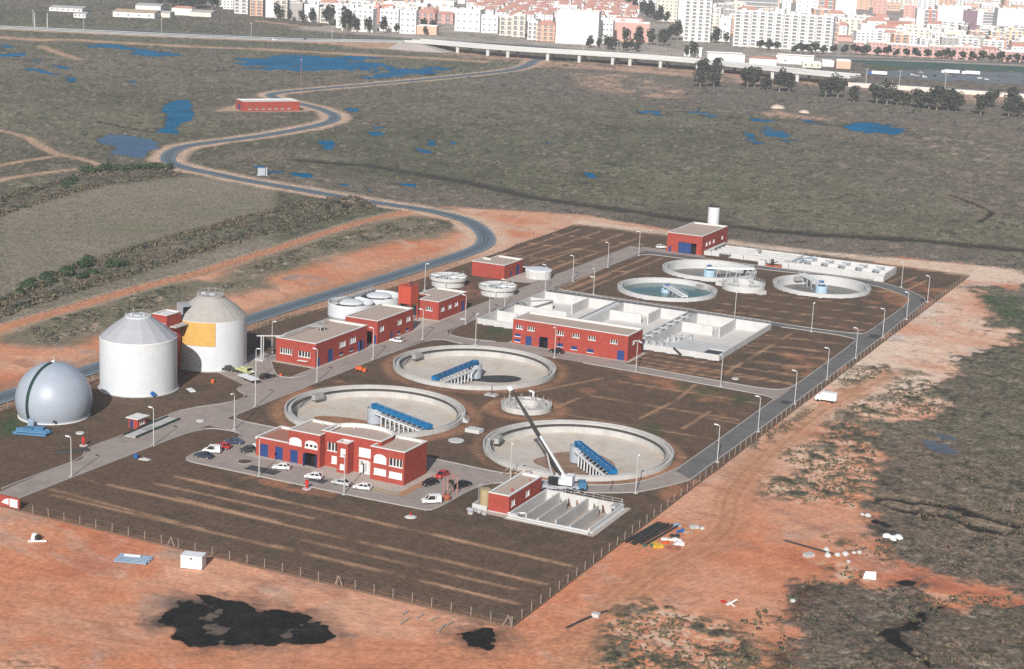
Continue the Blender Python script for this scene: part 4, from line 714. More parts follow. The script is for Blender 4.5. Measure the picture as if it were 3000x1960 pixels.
# ---------------------------------------------------------------- round settling tanks
def clarifier(label, cx, cy, r, hw, depth, brang, kind, group, notch_a):
    t = thing('settling_tank', label, 'tank', (cx, cy, 0), 0, group)
    n = 96; gw = 1.25 if kind == 'big' else 1.15
    prof = [(r, -0.4), (r, hw), (r-0.42, hw), (r-0.42, hw-0.75), (r-gw, hw-0.75), (r-gw, hw-0.12), (r-gw-0.4, hw-0.12), (r-gw-0.4, -depth-0.3)]
    MB().lathe(prof, n).build('wall', 'concrete_white' if kind != 'big' else 'concrete', t)
    ri = r-gw-0.4
    MB().lathe([(ri+0.05, -depth), (2.0, -depth-1.05), (0.01, -depth-1.05)], n).build('floor', 'concrete_floor' if kind == 'big' else 'wet_floor', t)
    if kind == 'big':   # baffle plate hung inside the weir
        MB().lathe([(ri-0.35, hw-0.55), (ri-0.35, hw-1.05), (ri-0.42, hw-1.05), (ri-0.42, hw-0.55)], n, closed=True).build('scum_baffle', 'dark_metal', t)
    a = R(notch_a); ca, sa = math.cos(a), math.sin(a)
    b = MB()                                             # outlet box on the gutter
    u = Vector((ca, sa)); v = Vector((-sa, ca))
    q = [tuple(u*(r-gw-2.0)+v*-1.6), tuple(u*(r-0.45)+v*-1.9), tuple(u*(r-0.45)+v*1.9), tuple(u*(r-gw-2.0)+v*1.6)]
    b.prism(q, hw-1.6, hw-0.35); b.build('outlet_box', 'concrete_grey', t)
    rd = 2.0 if kind == 'big' else 2.1
    zt = 1.35 if kind == 'big' else 0.75
    b = MB(); b.lathe([(rd, -depth-0.75), (rd, zt), (rd-0.08, zt), (rd-0.08, zt-0.5), (0.01, zt-0.5)], 28)
    d_ = b.build('centre_drum', 'drum_steel' if kind == 'big' else 'drum_blue', t)
    b = MB(); b.cyl(0, 0, -depth-1.1, -depth-0.3, 0.9, 16); b.build('pedestal', 'concrete_grey', d_)
    return t
def bridge(t, ang, r0, r1, hw, depth, big=True):
    """the rotating scraper bridge: blue box-sided walkway, white truss beam with scraper legs, rails"""
    a = R(ang); u = Vector((math.cos(a), math.sin(a), 0)); v = Vector((-math.sin(a), math.cos(a), 0))
    near = v if v.dot(Vector((0.38, -0.92, 0))) > 0 else -v
    P = lambda s, o, z_: tuple(u*s+near*o+Vector((0, 0, z_)))
    z0 = hw+0.25
    if big:
        b = MB(); b.beam(P(r0, 0, z0+0.16), P(r1, 0, z0+0.16), 1.24, 0.1)
        for e in (r0, r1): b.beam(P(e, -0.8, z0+0.5), P(e, 0.8, z0+0.5), 0.2, 1.0)
        br = b.build('scraper_bridge', 'girder_blue', t)
        for o in (-0.7, 0.7):
            b = MB(); b.beam(P(r0, o, z0+0.45), P(r1, o, z0+0.45), 0.14, 0.85); b.beam(P(r0, o, z0+0.9), P(r1, o, z0+0.9), 0.26, 0.1); b.beam(P(r0, o, z0+0.05), P(r1, o, z0+0.05), 0.3, 0.12)
            b.build('side_girder', 'girder_blue', br)
        b = MB()
        for o in (-0.85, 0.85):
            n = 8
            for k in range(n+1):
                s = r0+(r1-r0)*k/n; b.bar(P(s, o, z0+0.9), P(s, o, z0+1.5), 0.022, 4)
            b.bar(P(r0, o, z0+1.5), P(r1, o, z0+1.5), 0.022, 4)
        b.build('handrail', 'galv', br)
        b = MB(); b.beam(P(2.0, 1.75, 0.6), P(r1-0.8, 1.75, 0.6), 0.4, 0.24)
        for k in range(10): s = 1.6+(r1-3.2)*k/9; b.beam(P(s, 0.75, z0+0.05), P(s, 1.85, z0-0.6), 0.07, 0.07)
        for k in range(13): s = 1.3+(r1-2.4)*k/12; b.bar(P(s+1, 1.95, 0.65), P(s+1, 1.95, 1.2), 0.04, 4)
        b.bar(P(2.3, 1.95, 1.2), P(r1-1, 1.95, 1.2), 0.04, 4)
        b.build('truss_beam', 'girder_white', br)
        for k in range(9):
            s = 4.7+(r1-7.2)*k/8
            b = MB(); zf = -depth-1.05*(1-s/r1)
            b.beam(P(s, 1.75, 0.55), P(s, 1.75, zf+0.3), 0.22, 0.22, up=u); b.build('scraper_leg', 'girder_white', br)
        b = MB()
        for k in range(8):
            s = 5.5+(r1-7.2)*k/8; zf = -depth-1.05*(1-s/r1); b.beam(P(s-0.8, 0.6, zf+0.45), P(s+0.8, 1.7, zf+0.45), 0.12, 0.8)
            b.beam(P(s, 0.5, zf+0.6), P(s, 0.5, 0.9), 0.14, 0.14, up=u)
        b.build('scraper_blade', 'dark_metal', br)
    else:
        b = MB(); b.beam(P(r0, 0, z0+0.2), P(r1, 0, z0+0.2), 1.7, 0.22); b.beam(P(r0, -0.9, z0+0.1), P(r1, -0.9, z0+0.1), 0.15, 0.7); b.beam(P(r0, 0.9, z0+0.1), P(r1, 0.9, z0+0.1), 0.15, 0.7); br = b.build('scraper_bridge', 'girder_white', t)
        b = MB()
        for o in (-0.85, 0.85):
            for k in range(11): s = r0+(r1-r0)*k/10; b.bar(P(s, o, z0+0.3), P(s, o, z0+1.35), 0.05, 4)
            b.bar(P(r0, o, z0+1.35), P(r1, o, z0+1.35), 0.05, 4); b.bar(P(r0, o, z0+0.85), P(r1, o, z0+0.85), 0.035, 4)
        b.build('handrail', 'galv', br)
        for k in range(4):
            s = 3.2+(r1-5.5)*k/3; b = MB(); b.beam(P(s, 0.6, z0), P(s-1.0, 0.9, -depth), 0.22, 0.22, up=u); b.beam(P(s, 0.6, z0), P(s+0.8, 0.6, -depth*0.6), 0.12, 0.12, up=u); b.build('scraper_leg', 'steel', br)
        b = MB(); b.box(-0.8, -0.6, z0+0.31, 0.6, 0.6, z0+1.0); b.build('drive_motor', 'blue_bright', br)
    b = MB(); b.beam(P(r1-0.9, -1.15, z0-0.02), P(r1-0.9, 1.15, z0-0.02), 0.5, 0.4); b.build('end_carriage', 'girder_blue' if big else 'steel', br)
    return br
mk('floor_mud', (0.27, 0.17, 0.115), var=0.45, scale=0.6, stain=0.7, stain_col=(0.15, 0.10, 0.08)); mk('floor_wet', (0.05, 0.052, 0.055), var=0.4, scale=0.6); mk('floor_rust', (0.30, 0.15, 0.08), var=0.4, scale=0.6)
GL = 'large empty settling tanks'; GS = 'smaller settling tanks at the far end'
for lab, cx, cy, ang, na in (('large empty settling tank by the crane, its blue bridge pointing away from the crane', -33.2, 101.4, -44.4, 188), ('large empty settling tank between the workshop and the electrical building', -88.3, 155.1, -92.6, 172), ('large empty settling tank directly behind the office building', -88.7, 102.0, -22.5, 168)):
    t = clarifier(lab, cx, cy, 22.45, 1.05, 1.75, ang, 'big', None, na); bridge(t, ang, -0.6, 21.6, 1.05, 1.75)
    random.seed(int(abs(cx))); ri = 20.8
    zf = lambda r: -2.8+1.05*max(0, (r-2.0)/(ri-2.0))+0.025
    def mud(name, m, r_of):
        n = 72; k = 8; b = MB(); vs = [(r_of(2*math.pi*j/n)*i/k*math.cos(2*math.pi*j/n), r_of(2*math.pi*j/n)*i/k*math.sin(2*math.pi*j/n), zf(r_of(2*math.pi*j/n)*i/k)) for j in range(n) for i in range(1, k+1)]
        b.add(vs, [(j*k+i, j*k+i+1, ((j+1) % n)*k+i+1, ((j+1) % n)*k+i) for j in range(n) for i in range(k-1)]); b.build(name, m, t)
    ph = [random.uniform(0, 6.28) for _ in range(6)]
    wob = lambda a: sum(math.sin((i+2)*a+ph[i])/(i+1.5) for i in range(6))
    if cx > -40: mud('mud_patch', MT['floor_mud'], lambda a: 9.6+1.3*wob(a)+3.2*math.cos(a+R(67)))
    elif cy > 150: mud('wet_patch', MT['floor_wet'], lambda a: max(2.4, 3.4+9.5*max(0, math.cos(a-R(20)))**5+0.5*wob(a)))
    else: mud('wet_patch', MT['floor_rust'], lambda a: max(2.2, 2.6+13.0*max(0, math.cos(a-R(205)))**14+0.3*wob(a)))
for lab, cx, cy, ang, na in (('smaller settling tank with a hollow pale floor, nearest the headworks building', -82.0, 327.2, 32.3, 40), ('smaller settling tank filled with green and teal water', -82.3, 285.9, -47.8, 60), ('smaller settling tank with a grey bridge slanting to its back rim, nearest the perimeter road', -40.0, 325.5, 132.6, 140)):
    t = clarifier(lab, cx, cy, 16.93, 1.15, 2.0, ang, 'small', None, na); bridge(t, ang, -1.5, 16.2, 1.15, 2.0, False)
    if cy < 290: MB().lathe([(0.01, -0.45), (15.34, -0.45)], 96).build('water', 'tank_water', t)
t = None
# ---------------------------------------------------------------- distribution chambers
t = thing('distribution_chamber', 'low round concrete chamber with a ring of penstocks under the crane boom', 'tank', (-59.2, 127.4, 0))
MB().lathe([(6.5, -0.3), (6.5, 1.3), (6.1, 1.3), (6.1, 0.9), (3.4, 0.9), (3.4, 1.3), (3.1, 1.3), (3.1, -0.6)], 40).build('wall', 'concrete', t)
MB().lathe([(3.12, -0.5), (0.01, -0.5)], 40).build('floor', 'concrete_floor', t)
for k in range(9):
    a = R(k*40+15); b = MB(); x, y = 4.8*math.cos(a), 4.8*math.sin(a); b.beam((x-0.7*math.sin(a), y+0.7*math.cos(a), 1.3), (x+0.7*math.sin(a), y-0.7*math.cos(a), 1.3), 0.3, 0.9); b.bar((x, y, 1.7), (x, y, 2.5), 0.07, 6)
    b.build('penstock', 'concrete_grey', t)
b = MB()
for k in range(20): a = R(k*18); b.bar((6.35*math.cos(a), 6.35*math.sin(a), 1.3), (6.35*math.cos(a), 6.35*math.sin(a), 2.2), 0.04, 4)
b.build('handrail', 'galv', t)
t = thing('distribution_chamber', 'white round chamber with walkways standing among the three smaller settling tanks', 'tank', (-62.0, 306.0, 0))
MB().lathe([(7.4, -0.3), (7.4, 2.0), (7.0, 2.0), (7.0, 0.6), (3.6, 0.6), (3.6, 2.0), (3.2, 2.0), (3.2, -0.2), (0.01, -0.2)], 40).build('wall', 'concrete_white', t)
for k, (a, ln) in enumerate(((172, 2.8), (330, 3.0))):
    q = R(a); u = Vector((math.cos(q), math.sin(q))); v = Vector((-u.y, u.x)); b = MB(); b.prism([tuple(u*7.2-v*1.4), tuple(u*(7.2+ln)-v*1.4), tuple(u*(7.2+ln)+v*1.4), tuple(u*7.2+v*1.4)], -0.2, 1.2); b.build('outlet_box', 'concrete_white', t)
for k in range(6):
    a = R(k*60+20); b = MB(); b.beam((3.6*math.cos(a), 3.6*math.sin(a), 1.85), (7.0*math.cos(a), 7.0*math.sin(a), 1.85), 0.5, 0.25)
    x, y = 5.3*math.cos(a), 5.3*math.sin(a); b.beam((x-0.9*math.sin(a), y+0.9*math.cos(a), 2.3), (x+0.9*math.sin(a), y-0.9*math.cos(a), 2.3), 0.15, 1.2); b.build('penstock', 'steel', t)
b = MB()
for k in range(24):
    a = R(k*15); b.bar((7.25*math.cos(a), 7.25*math.sin(a), 2.0), (7.25*math.cos(a), 7.25*math.sin(a), 3.0), 0.05, 4)
for z_ in (2.5, 3.0): b.lathe([(7.22, z_), (7.28, z_), (7.28, z_+0.06), (7.22, z_+0.06)], 40, closed=True)
b.build('handrail', 'galv', t)

# ---------------------------------------------------------------- thickeners and capped tanks
def thickener(label, cx, cy):
    t = thing('sludge_thickener', label, 'tank', (cx, cy, 0))
    MB().lathe([(5.6, -0.2), (5.6, 1.95), (6.3, 2.0), (6.3, 3.1), (6.05, 3.1), (6.05, 2.35), (5.5, 2.3), (5.5, 2.7), (5.25, 2.7), (5.25, -0.5), (0.01, -1.0)], 48).build('wall', 'concrete_white', t)
    b = MB(); b.lathe([(5.25, 0.9), (0.01, 0.9)], 48); b.build('sludge', 'wet_floor', t)
    for k in range(8):
        a = R(k*45+12); b = MB(); b.beam((0.5*math.cos(a), 0.5*math.sin(a), 2.75), (5.9*math.cos(a), 5.9*math.sin(a), 2.95), 0.35, 0.3); b.beam((0.6*math.cos(a), 0.6*math.sin(a), 1.6), (5.0*math.cos(a), 5.0*math.sin(a), 2.7), 0.12, 0.12); b.build('radial_arm', 'girder_white', t)
    b = MB(); b.cyl(0, 0, 0.5, 3.0, 0.8, 16); b.build('centre_drum', 'steel', t)
    b = MB(); q = R(62); u = Vector((math.cos(q), math.sin(q), 0)); b.beam(tuple(-u*6.2+Vector((0, 0, 3.2))), tuple(u*6.2+Vector((0, 0, 3.2))), 0.9, 0.18)
    for s in (-6, -4, -2, 0, 2, 4, 6):
        for o in (-0.42, 0.42): p = u*s+Vector((-u.y, u.x, 0))*o; b.bar((p.x, p.y, 3.2), (p.x, p.y, 4.2), 0.04, 4)
    b.build('walkway', 'galv', t)
    MB().cyl(2.2, -5.9, 0.0, 2.0, 0.16, 8).build('drain_pipe', 'galv', t)
thickener('white round thickener with radial arms, nearer the outer road', -146.6, 248.6)
thickener('white round thickener with radial arms, in front of the thickener house', -126.6, 245.8)
t = thing('capped_tank', 'white tank with a low faceted cover beside the thickener house', 'tank', (-127.3, 278.9, 0))
MB().lathe([(4.7, 0), (4.7, 2.6)], 20).build('wall', 'concrete_white', t); MB().lathe([(4.85, 2.5), (4.85, 2.75), (4.2, 3.1), (0.01, 3.35)], 10).build('cover', 'tank_white', t)
b = MB(); b.box(-5.9, -0.6, 2.9, -4.2, 0.8, 3.15); b.build('platform', 'galv', t)
b = MB()
for k in range(4): b.bar((4.9, -0.6+0.0*k, 0), (4.9, -0.6, 3.0), 0.05, 4); b.bar((4.9, 0.2, 0), (4.9, 0.2, 3.0), 0.05, 4); b.bar((4.9, -0.6, 0.6*k+0.4), (4.9, 0.2, 0.6*k+0.4), 0.04, 4)
b.build('ladder', 'dark_metal', t)
def domed(label, cx, cy):
    t = thing('covered_thickener', label, 'tank', (cx, cy, 0))
    MB().lathe([(7.0, 0.6), (7.0, 4.6), (6.7, 4.6), (6.7, 0.5)], 56).build('outer_wall', 'tank_white', t)
    MB().lathe([(6.9, 0.0), (6.9, 0.62)], 56).build('footing', 'concrete_grey', t)
    MB().lathe([(6.72, 2.6), (3.7, 2.6)], 56).build('gutter', 'concrete_grey', t)
    MB().lathe([(3.7, 2.0), (3.7, 4.3)], 40).build('inner_wall', 'cone_grey', t)
    MB().lathe([(3.95, 4.15), (3.95, 4.4), (3.3, 4.75), (1.8, 5.1), (0.01, 5.2)], 40).build('dome', 'tank_white', t)
    MB().lathe([(7.05, 4.55), (7.05, 4.7), (5.9, 4.7), (5.9, 4.55)], 24, closed=True, a0=R(-100), a1=R(-45)).build('rim_walkway', 'dark_metal', t)
    return t
domed('white tank with an inner dome behind the red block, nearer the digesters', -148.6, 189.0)
domed('white tank with an inner dome beside the red steel hopper', -146.6, 202.6)
t = thing('footbridge', 'grey footbridge joining the tops of the two domed white tanks', 'footbridge', (-151.6, 196, 0))
b = MB(); b.box(-0.9, -11.5, 4.72, 0.9, 12.5, 4.9); b.build('deck', 'concrete_grey', t)
for s in (-0.85, 0.85):
    b = MB()
    for k in range(13): b.bar((s, -11.5+2*k, 4.9), (s, -11.5+2*k, 5.9), 0.04, 4)
    b.bar((s, -11.5, 5.9), (s, 12.5, 5.9), 0.045, 4); b.bar((s, -11.5, 5.4), (s, 12.5, 5.4), 0.035, 4); b.build('handrail', 'galv', t)
# red steel hopper on legs
t = thing('steel_hopper', 'orange red steel sludge hopper standing on tall legs between two red blocks', 'hopper', (-134.3, 192.9, 0))
b = MB(); b.box(0, 0, 5.4, 4.4, 4.7, 10.8)
b.build('bin', 'red_steel', t)
b = MB()
for k in range(1, 4): b.box(4.4, 4.7*k/4-0.06, 5.5, 4.48, 4.7*k/4+0.06, 10.7)
for k in range(1, 4): b.box(4.4*k/4-0.06, -0.08, 5.5, 4.4*k/4+0.06, 0, 10.7)
b.box(-0.06, -0.06, 10.6, 4.46, 4.76, 10.82); b.build('stiffener', 'red_steel', t)
for x in (0.15, 4.25):
    for y in (0.15, 4.55): MB().beam((x, y, 0), (x, y, 5.4), 0.3, 0.3, up=(0, 1, 0)).build('leg', 'red_steel', t)
for x in (1.2, 3.2): MB().cyl(x, 2.3, 4.0, 5.4, 0.25, 10, 0.9).build('outlet', 'red_steel', t)
b = MB()
for x in (0.05, 4.35):
    for k in range(5): b.bar((x, 4.65*k/4, 10.8), (x, 4.65*k/4, 11.7), 0.04, 4)
    b.bar((x, 0, 11.7), (x, 4.65, 11.7), 0.04, 4)
for y in (0.05, 4.65): b.bar((0, y, 11.7), (4.4, y, 11.7), 0.04, 4)
b.build('handrail', 'red_steel', t); MB().box(3.0, 1.6, 10.82, 3.8, 2.4, 11.6).build('motor', 'dark_metal', t)

# ---------------------------------------------------------------- digesters, stair tower, gas sphere
t = thing('digester', 'finished white digester with a pale grey cone, beside the gas sphere', 'tank', (-150.2, 87.4, 0))
MB().lathe([(9.7, 0), (9.7, 13.5)], 96).build('shell', 'tank_white', t, smooth=True)
MB().lathe([(9.75, 13.2), (9.75, 13.62), (9.62, 13.7)], 96).build('eave_ring', 'white_trim', t)
MB().lathe([(9.62, 13.66), (6.5, 16.35), (3.15, 18.75)], 16).build('cone', 'cone_grey', t)
b = MB(); b.cyl(0, 0, 18.6, 18.9, 3.3, 32); b.build('cap', 'tank_white', t)
b = MB(); b.cyl(0, 0, 18.9, 19.35, 1.1, 16); b.cyl(1.6, 0.3, 18.9, 19.6, 0.3, 8); b.cyl(-1.5, -0.8, 18.9, 19.5, 0.35, 8); b.bar((-2.2, 1.0, 18.9), (-2.2, 1.0, 20.4), 0.06, 5); b.bar((1.6, 0.3, 19.5), (2.6, 1.6, 19.2), 0.16, 6); b.box(-0.4, 0.9, 18.9, 1.2, 1.9, 19.5); b.build('roof_valves', 'steel', t)
b = MB()
for k in range(18): a = R(k*20); b.bar((3.2*math.cos(a), 3.2*math.sin(a), 18.9), (3.2*math.cos(a), 3.2*math.sin(a), 19.7), 0.025, 4)
b.lathe([(3.18, 19.7), (3.22, 19.7), (3.22, 19.74), (3.18, 19.74)], 32, closed=True); b.build('handrail', 'galv', t)
b = MB(); a = R(-32); b.bar((9.7*math.cos(a), 9.7*math.sin(a), 0.9), (10.7*math.cos(a), 10.7*math.sin(a), 0.9), 0.55, 12); b.build('manhole', 'blue_bright', t)
MB().lathe([(10.2, 0), (10.2, 0.16), (9.7, 0.16)], 64).build('footing', 'concrete', t)
t = thing('digester', 'unfinished digester with a bare concrete cone and a yellow foam patch', 'tank', (-149.9, 118.1, 0))
MB().lathe([(9.7, 0), (9.7, 13.5)], 96).build('shell', 'tank_white', t, smooth=True)
MB().lathe([(9.76, 7.0), (9.86, 7.0), (9.86, 13.35), (9.76, 13.35)], 60, closed=True, a0=R(178), a1=R(178+135)).build('foam_lining', 'foam_yellow', t)
MB().lathe([(9.68, 13.5), (7.0, 16.0), (3.5, 18.6)], 24).build('cone', 'cone_raw', t)
b = MB(); b.cyl(0, 0, 18.6, 19.0, 3.7, 32); b.build('cap', 'cone_raw', t)
b = MB()
for k in range(14): a = R(k*26); b.bar((3.4*math.cos(a), 3.4*math.sin(a), 19.0), (3.4*math.cos(a), 3.4*math.sin(a), 20.0), 0.045, 4)
b.cyl(0.5, 0.2, 19.0, 19.5, 1.0, 14); b.bar((-1.2, 0.5, 19), (-1.2, 0.5, 20.8), 0.07, 5); b.box(-2.4, -1.0, 19.0, -1.0, 0.3, 19.6); b.lathe([(3.37, 20.0), (3.43, 20.0), (3.43, 20.06), (3.37, 20.06)], 32, closed=True); b.build('roof_valves', 'steel', t)
b = MB(); b.prism([(-7.0, -5.6), (-3.0, -8.3), (-1.6, -5.8), (-5.4, -3.2)], 13.4, 16.8); b.build('hatch_house', 'cone_grey', t)
b = MB(); b.add([(-2.96, -8.28, 13.6), (-1.75, -6.1, 13.6), (-1.75, -6.1, 16.6), (-2.96, -8.28, 16.6)], [(0, 1, 2, 3)]); b.build('hatch', 'void', t)  # plain near-black sheet over the right side of the box
MB().lathe([(10.2, 0), (10.2, 0.16), (9.7, 0.16)], 64).build('footing', 'concrete', t)
t = thing('stair_tower', 'red stair tower with a white roof standing between the two digesters', 'tower', (-156.4, 101.4, 0))
block(t, rect(0, 0, 4.6, 6.0), 15.9, {1: [('win', 2.2, 6.0, 1.2, 1.4)]}, roof='white_trim', par=0.15)
b = MB(); b.box(-0.2, -7.5, 13.5, 4.4, -0.003, 13.85); b.build('landing', 'concrete', t); b = MB(); b.box(0.3, 6.003, 12.6, 5.2, 10.0, 12.95); b.build('landing', 'concrete', t)
b = MB(); b.box(4.603, 1.2, 12.6, 6.6, 6.5, 12.9); b.build('balcony', 'concrete', t)
t = thing('gas_sphere', 'big pale grey gas holder sphere with a dark curved stair', 'gas holder', (-151.0, 56.0, 0))
zc, rs = 4.1, 9.0
MB().lathe([(rs*math.cos(R(a)), zc+rs*math.sin(R(a))) for a in list(range(-27, 91, 3))], 96).build('shell', 'sphere_grey', t, smooth=True)
MB().lathe([(8.5, 0), (8.5, 0.25), (7.6, 0.25)], 64).build('footing', 'white_trim', t)
b = MB(); az = R(-92)
for k in range(24):
    a0, a1 = R(-24+k*4.75), R(-24+(k+1)*4.75)
    for s in (-0.32, 0.32):
        def pt(a, rr_=9.12): u = Vector((math.cos(az), math.sin(az), 0)); v = Vector((-u.y, u.x, 0)); return tuple(u*rr_*math.cos(a)+v*s+Vector((0, 0, zc+rr_*math.sin(a))))
        b.beam(pt(a0), pt(a1), 0.09, 0.25)
    u = Vector((math.cos(az), math.sin(az), 0)); b.beam(tuple(u*9.06*math.cos(a0)+Vector((0, 0, zc+9.06*math.sin(a0)))), tuple(u*9.06*math.cos(a1)+Vector((0, 0, zc+9.06*math.sin(a1)))), 0.6, 0.1)
b.build('stair', 'dark_green', t)
b = MB(); b.cyl(0, 0, 13.0, 13.6, 0.45, 12); b.bar((0.2, 0, 13.4), (0.2, 0, 14.4), 0.05, 5); b.build('top_valve', 'plastic_white', t)
for k, (dx, dy) in enumerate(((0.8, -9.6), (1.9, -9.9))):
    b = MB(); b.cyl(dx, dy, 0, 1.3, 0.5, 12); b.cyl(dx, dy, 1.3, 1.6, 0.5, 12, 0.1); b.build('valve_pot', 'pale_panel', t)
b = MB(); b.cyl(6.0, -7.05, 0.85, 1.3, 0.3, 10); b.build('manhole', 'dark_metal', t)
# ---------------------------------------------------------------- aeration basins
t = thing('aeration_basin', 'wide white concrete basins in three bays behind the long electrical building', 'basin', (0, 0, 0))
def wallbox(x0, y0, x1, y1, z0, z1, name='wall', m='concrete_white', par=None): return MB().box(x0, y0, z0, x1, y1, z1).build(name, m, par or t)
ZT, ZF = 1.65, -1.5
bays = [(-112.7, -87.2), (-84.6, -62.2), (-59.4, -34.7)]
for i, (xa, xb) in enumerate(bays):
    b = MB(); b.box(xa, 204.5, ZF-0.4, xb, 252.5, ZF); b.build('floor', 'concrete_floor' if i == 9 else mat('basin_floor', (0.62, 0.585, 0.545), var=0.1, scale=0.2, stain=0.4, stain_col=(0.52, 0.45, 0.4)), t)
    for w0, w1 in (((xa, 204.1), (xb, 204.5)), ((xa, 252.1), (xb, 252.5)), ((xa, 204.502), (xa+0.4, 252.098)), ((xb-0.4, 204.502), (xb, 252.098))):
        wallbox(*w0, *w1, -0.6 if w0[1] < 204.3 else ZF, ZT)
wallbox(-112.3, 229.0, -94.0, 229.4, ZF+0.002, ZT-0.25, 'cross_wall'); wallbox(-96.9, 239.0, -96.5, 252.09, ZF+0.002, ZT-0.05, 'cross_wall'); wallbox(-112.29, 217.0, -105.6, 217.4, ZF+0.002, ZT, 'cross_wall')
wallbox(-112.28, 241.3, -104.5, 241.7, ZF+0.002, ZT, 'cross_wall')
wallbox(-84.19, 240.6, -73.5, 241.0, ZF+0.002, ZT-0.2, 'cross_wall'); wallbox(-71.7, 241.2, -71.3, 252.09, ZF+0.002, ZT-0.05, 'cross_wall')
wallbox(-58.99, 238.6, -49.0, 239.0, ZF+0.002, ZT-0.1, 'cross_wall'); wallbox(-46.5, 237.0, -46.1, 252.09, ZF+0.002, ZT-0.05, 'cross_wall')
b = MB(); b.box(-50.5, 204.503, ZT-0.35, -40.0, 217, ZT-0.02); b.box(-39.998, 210.3, ZT-0.35, -35.102, 217, ZT-0.02); b.build('deck', 'concrete_white', t)
wallbox(-58.9, 204.503, -50.503, 212, ZT-0.9, ZT-0.5, 'deck')
MB().box(-39.9, 204.6, -0.2, -35.2, 210.2, -0.1).build('pit_water', 'wet_floor', t)
for k, xc in enumerate((-85.9, -60.8)):
    b = MB(); b.box(xc-1.29, 204.2, -0.2, xc+1.29, 252.4, 0.0); b.build('channel_floor', 'void', t)
    b = MB(); b.box(xc-0.35, 204.0, 1.0, xc+0.35, 252, 1.2); b.bar((xc-0.1, 205, 1.45), (xc-0.1, 251, 1.45), 0.28, 10); b.build('air_main', 'girder_white' if k == 0 else 'galv', t)
    if k == 1:
        for y in range(208, 250, 6):
            b = MB(); b.bar((xc+0.2, y, 1.5), (xc+1.6, y, 2.6), 0.16, 8); b.bar((xc+1.6, y, 2.6), (xc+1.6, y, -1.0), 0.14, 8); b.box(xc-0.9, y-0.3, 1.66, xc+1.4, y+0.3, 2.0); b.build('air_pipe', 'galv', t)
b = MB()
for j in range(6): b.box(-57.5+1.1*j, 222+2.2*(j % 3), ZF, -56.8+1.1*j, 223.2+2.2*(j % 3), ZF+1.6+0.3*(j % 2)); b.bar((-57+j, 224, ZF+1.8), (-52, 224+j, ZF+1.8), 0.14, 6)
for j in range(3): b.box(-58.4+2.4*j, 206, ZT-0.49, -57.5+2.4*j, 207.6, ZT+0.6); b.bar((-57.0+2.4*j, 209, ZT-0.5), (-57.0+2.4*j, 209, ZT+1.0), 0.1, 6)
b.build('pump_set', 'steel', t)
b = MB(); b.beam((-46.0, 203.5, 0.2), (-48.6, 203.8, 1.9), 0.9, 0.12)
b.build('steps', 'dark_metal', t)
b = MB(); b.box(-112.7, 252.503, 0.9, -59.5, 254.0, 1.1); b.build('walkway', 'concrete_grey', t)
b = MB()
for k in range(37): b.bar((-112.5+k*2.15, 252.3 if k > 24 else 253.9, 1.1), (-112.5+k*2.15, 252.3 if k > 24 else 253.9, 2.6), 0.035, 4)
for z_ in (2.1, 2.6): b.bar((-112.5, 253.9, z_), (-60, 253.9, z_), 0.035, 4); b.bar((-60, 252.3, z_), (-34.9, 252.3, z_), 0.03, 4)
b.build('handrail', 'galv', t)
b = MB(); b.box(-112.8, 217.6, ZT+0.002, -112.0, 232, ZT+0.25); b.beam((-112, 234, 1.5), (-104, 240, 1.9), 0.9, 0.25); b.build('inlet_channel', 'concrete_grey', t)

# ---------------------------------------------------------------- contact tank beside the small house
t = thing('contact_tank', 'open white tank with grey baffle walls beside the small narrow red house', 'tank', (0, 0, 0))
for q in ((-26.6, 50.6, -8.2, 51.0), (-26.6, 68.9, -8.2, 69.3), (-26.6, 51.002, -26.2, 68.898), (-8.6, 51.002, -8.2, 68.898)): wallbox(*q, -2.2, 0.55 if q[1] < 60 and q[3] < 52 else 0.95)
MB().box(-26.7, 50.5, -2.3, -8.1, 69.4, -1.75).build('floor', mat('basin_floor_red', (0.36, 0.295, 0.25), var=0.3, scale=0.4), t)
for k, x in enumerate((-23.2, -20.0, -16.4, -12.6)):
    y0, y1 = (51.002, 65.5) if k % 2 else (52.2, 68.895)
    wallbox(x-0.18, y0, x+0.18, y1, -1.748, 0.85, 'baffle_wall', 'concrete')
b = MB(); b.box(-8.198, 51.0, 0.0, -7.5, 68.8, 0.25); b.box(-26.6, 49.9, 0.0, -8.2, 50.598, 0.3); b.build('footpath', 'concrete_white', t)
b = MB(); n = 9
for k in range(n): x = -26.3+k*2.2; b.bar((x, 69.1, 0.95), (x, 69.1, 2.0), 0.045, 4)
for z_ in (1.45, 2.0): b.bar((-26.3, 69.1, z_), (-8.5, 69.1, z_), 0.04, 4)
for k in range(4): y = 64.6+1.4*k; b.bar((-8.4, y, 0.95), (-8.4, y, 2.0), 0.045, 4)
for z_ in (1.45, 2.0): b.bar((-8.4, 64.6, z_), (-8.4, 68.9, z_), 0.04, 4)
b.build('handrail', 'galv', t)
b = MB(); b.box(-9.8, 65.2, 0.951, -8.65, 67.6, 1.5)
b.bar((-27.2, 51.6, 0.5), (-24, 53.5, 0.5), 0.25, 8); b.box(-26.2, 51.0, 0.3, -24.6, 52.0, 0.9); b.build('pump_set', 'steel', t)
t = thing('chemical_tank', 'upright tan storage tank in a white bund beside the small narrow red house', 'tank', (-33.7, 53.6, 0))
MB().cyl(0, 0.4, 0.2, 3.9, 1.15, 20).build('vessel', 'tan_tank', t)
b = MB(); b.box(-1.7, -2.2, 0, 1.7, -1.95, 1.1); b.box(-1.7, -1.948, 0, -1.45, 3.4, 1.1); b.box(-1.448, 3.15, 0, 1.7, 3.4, 1.1); b.build('bund', 'concrete_white', t)
b = MB()
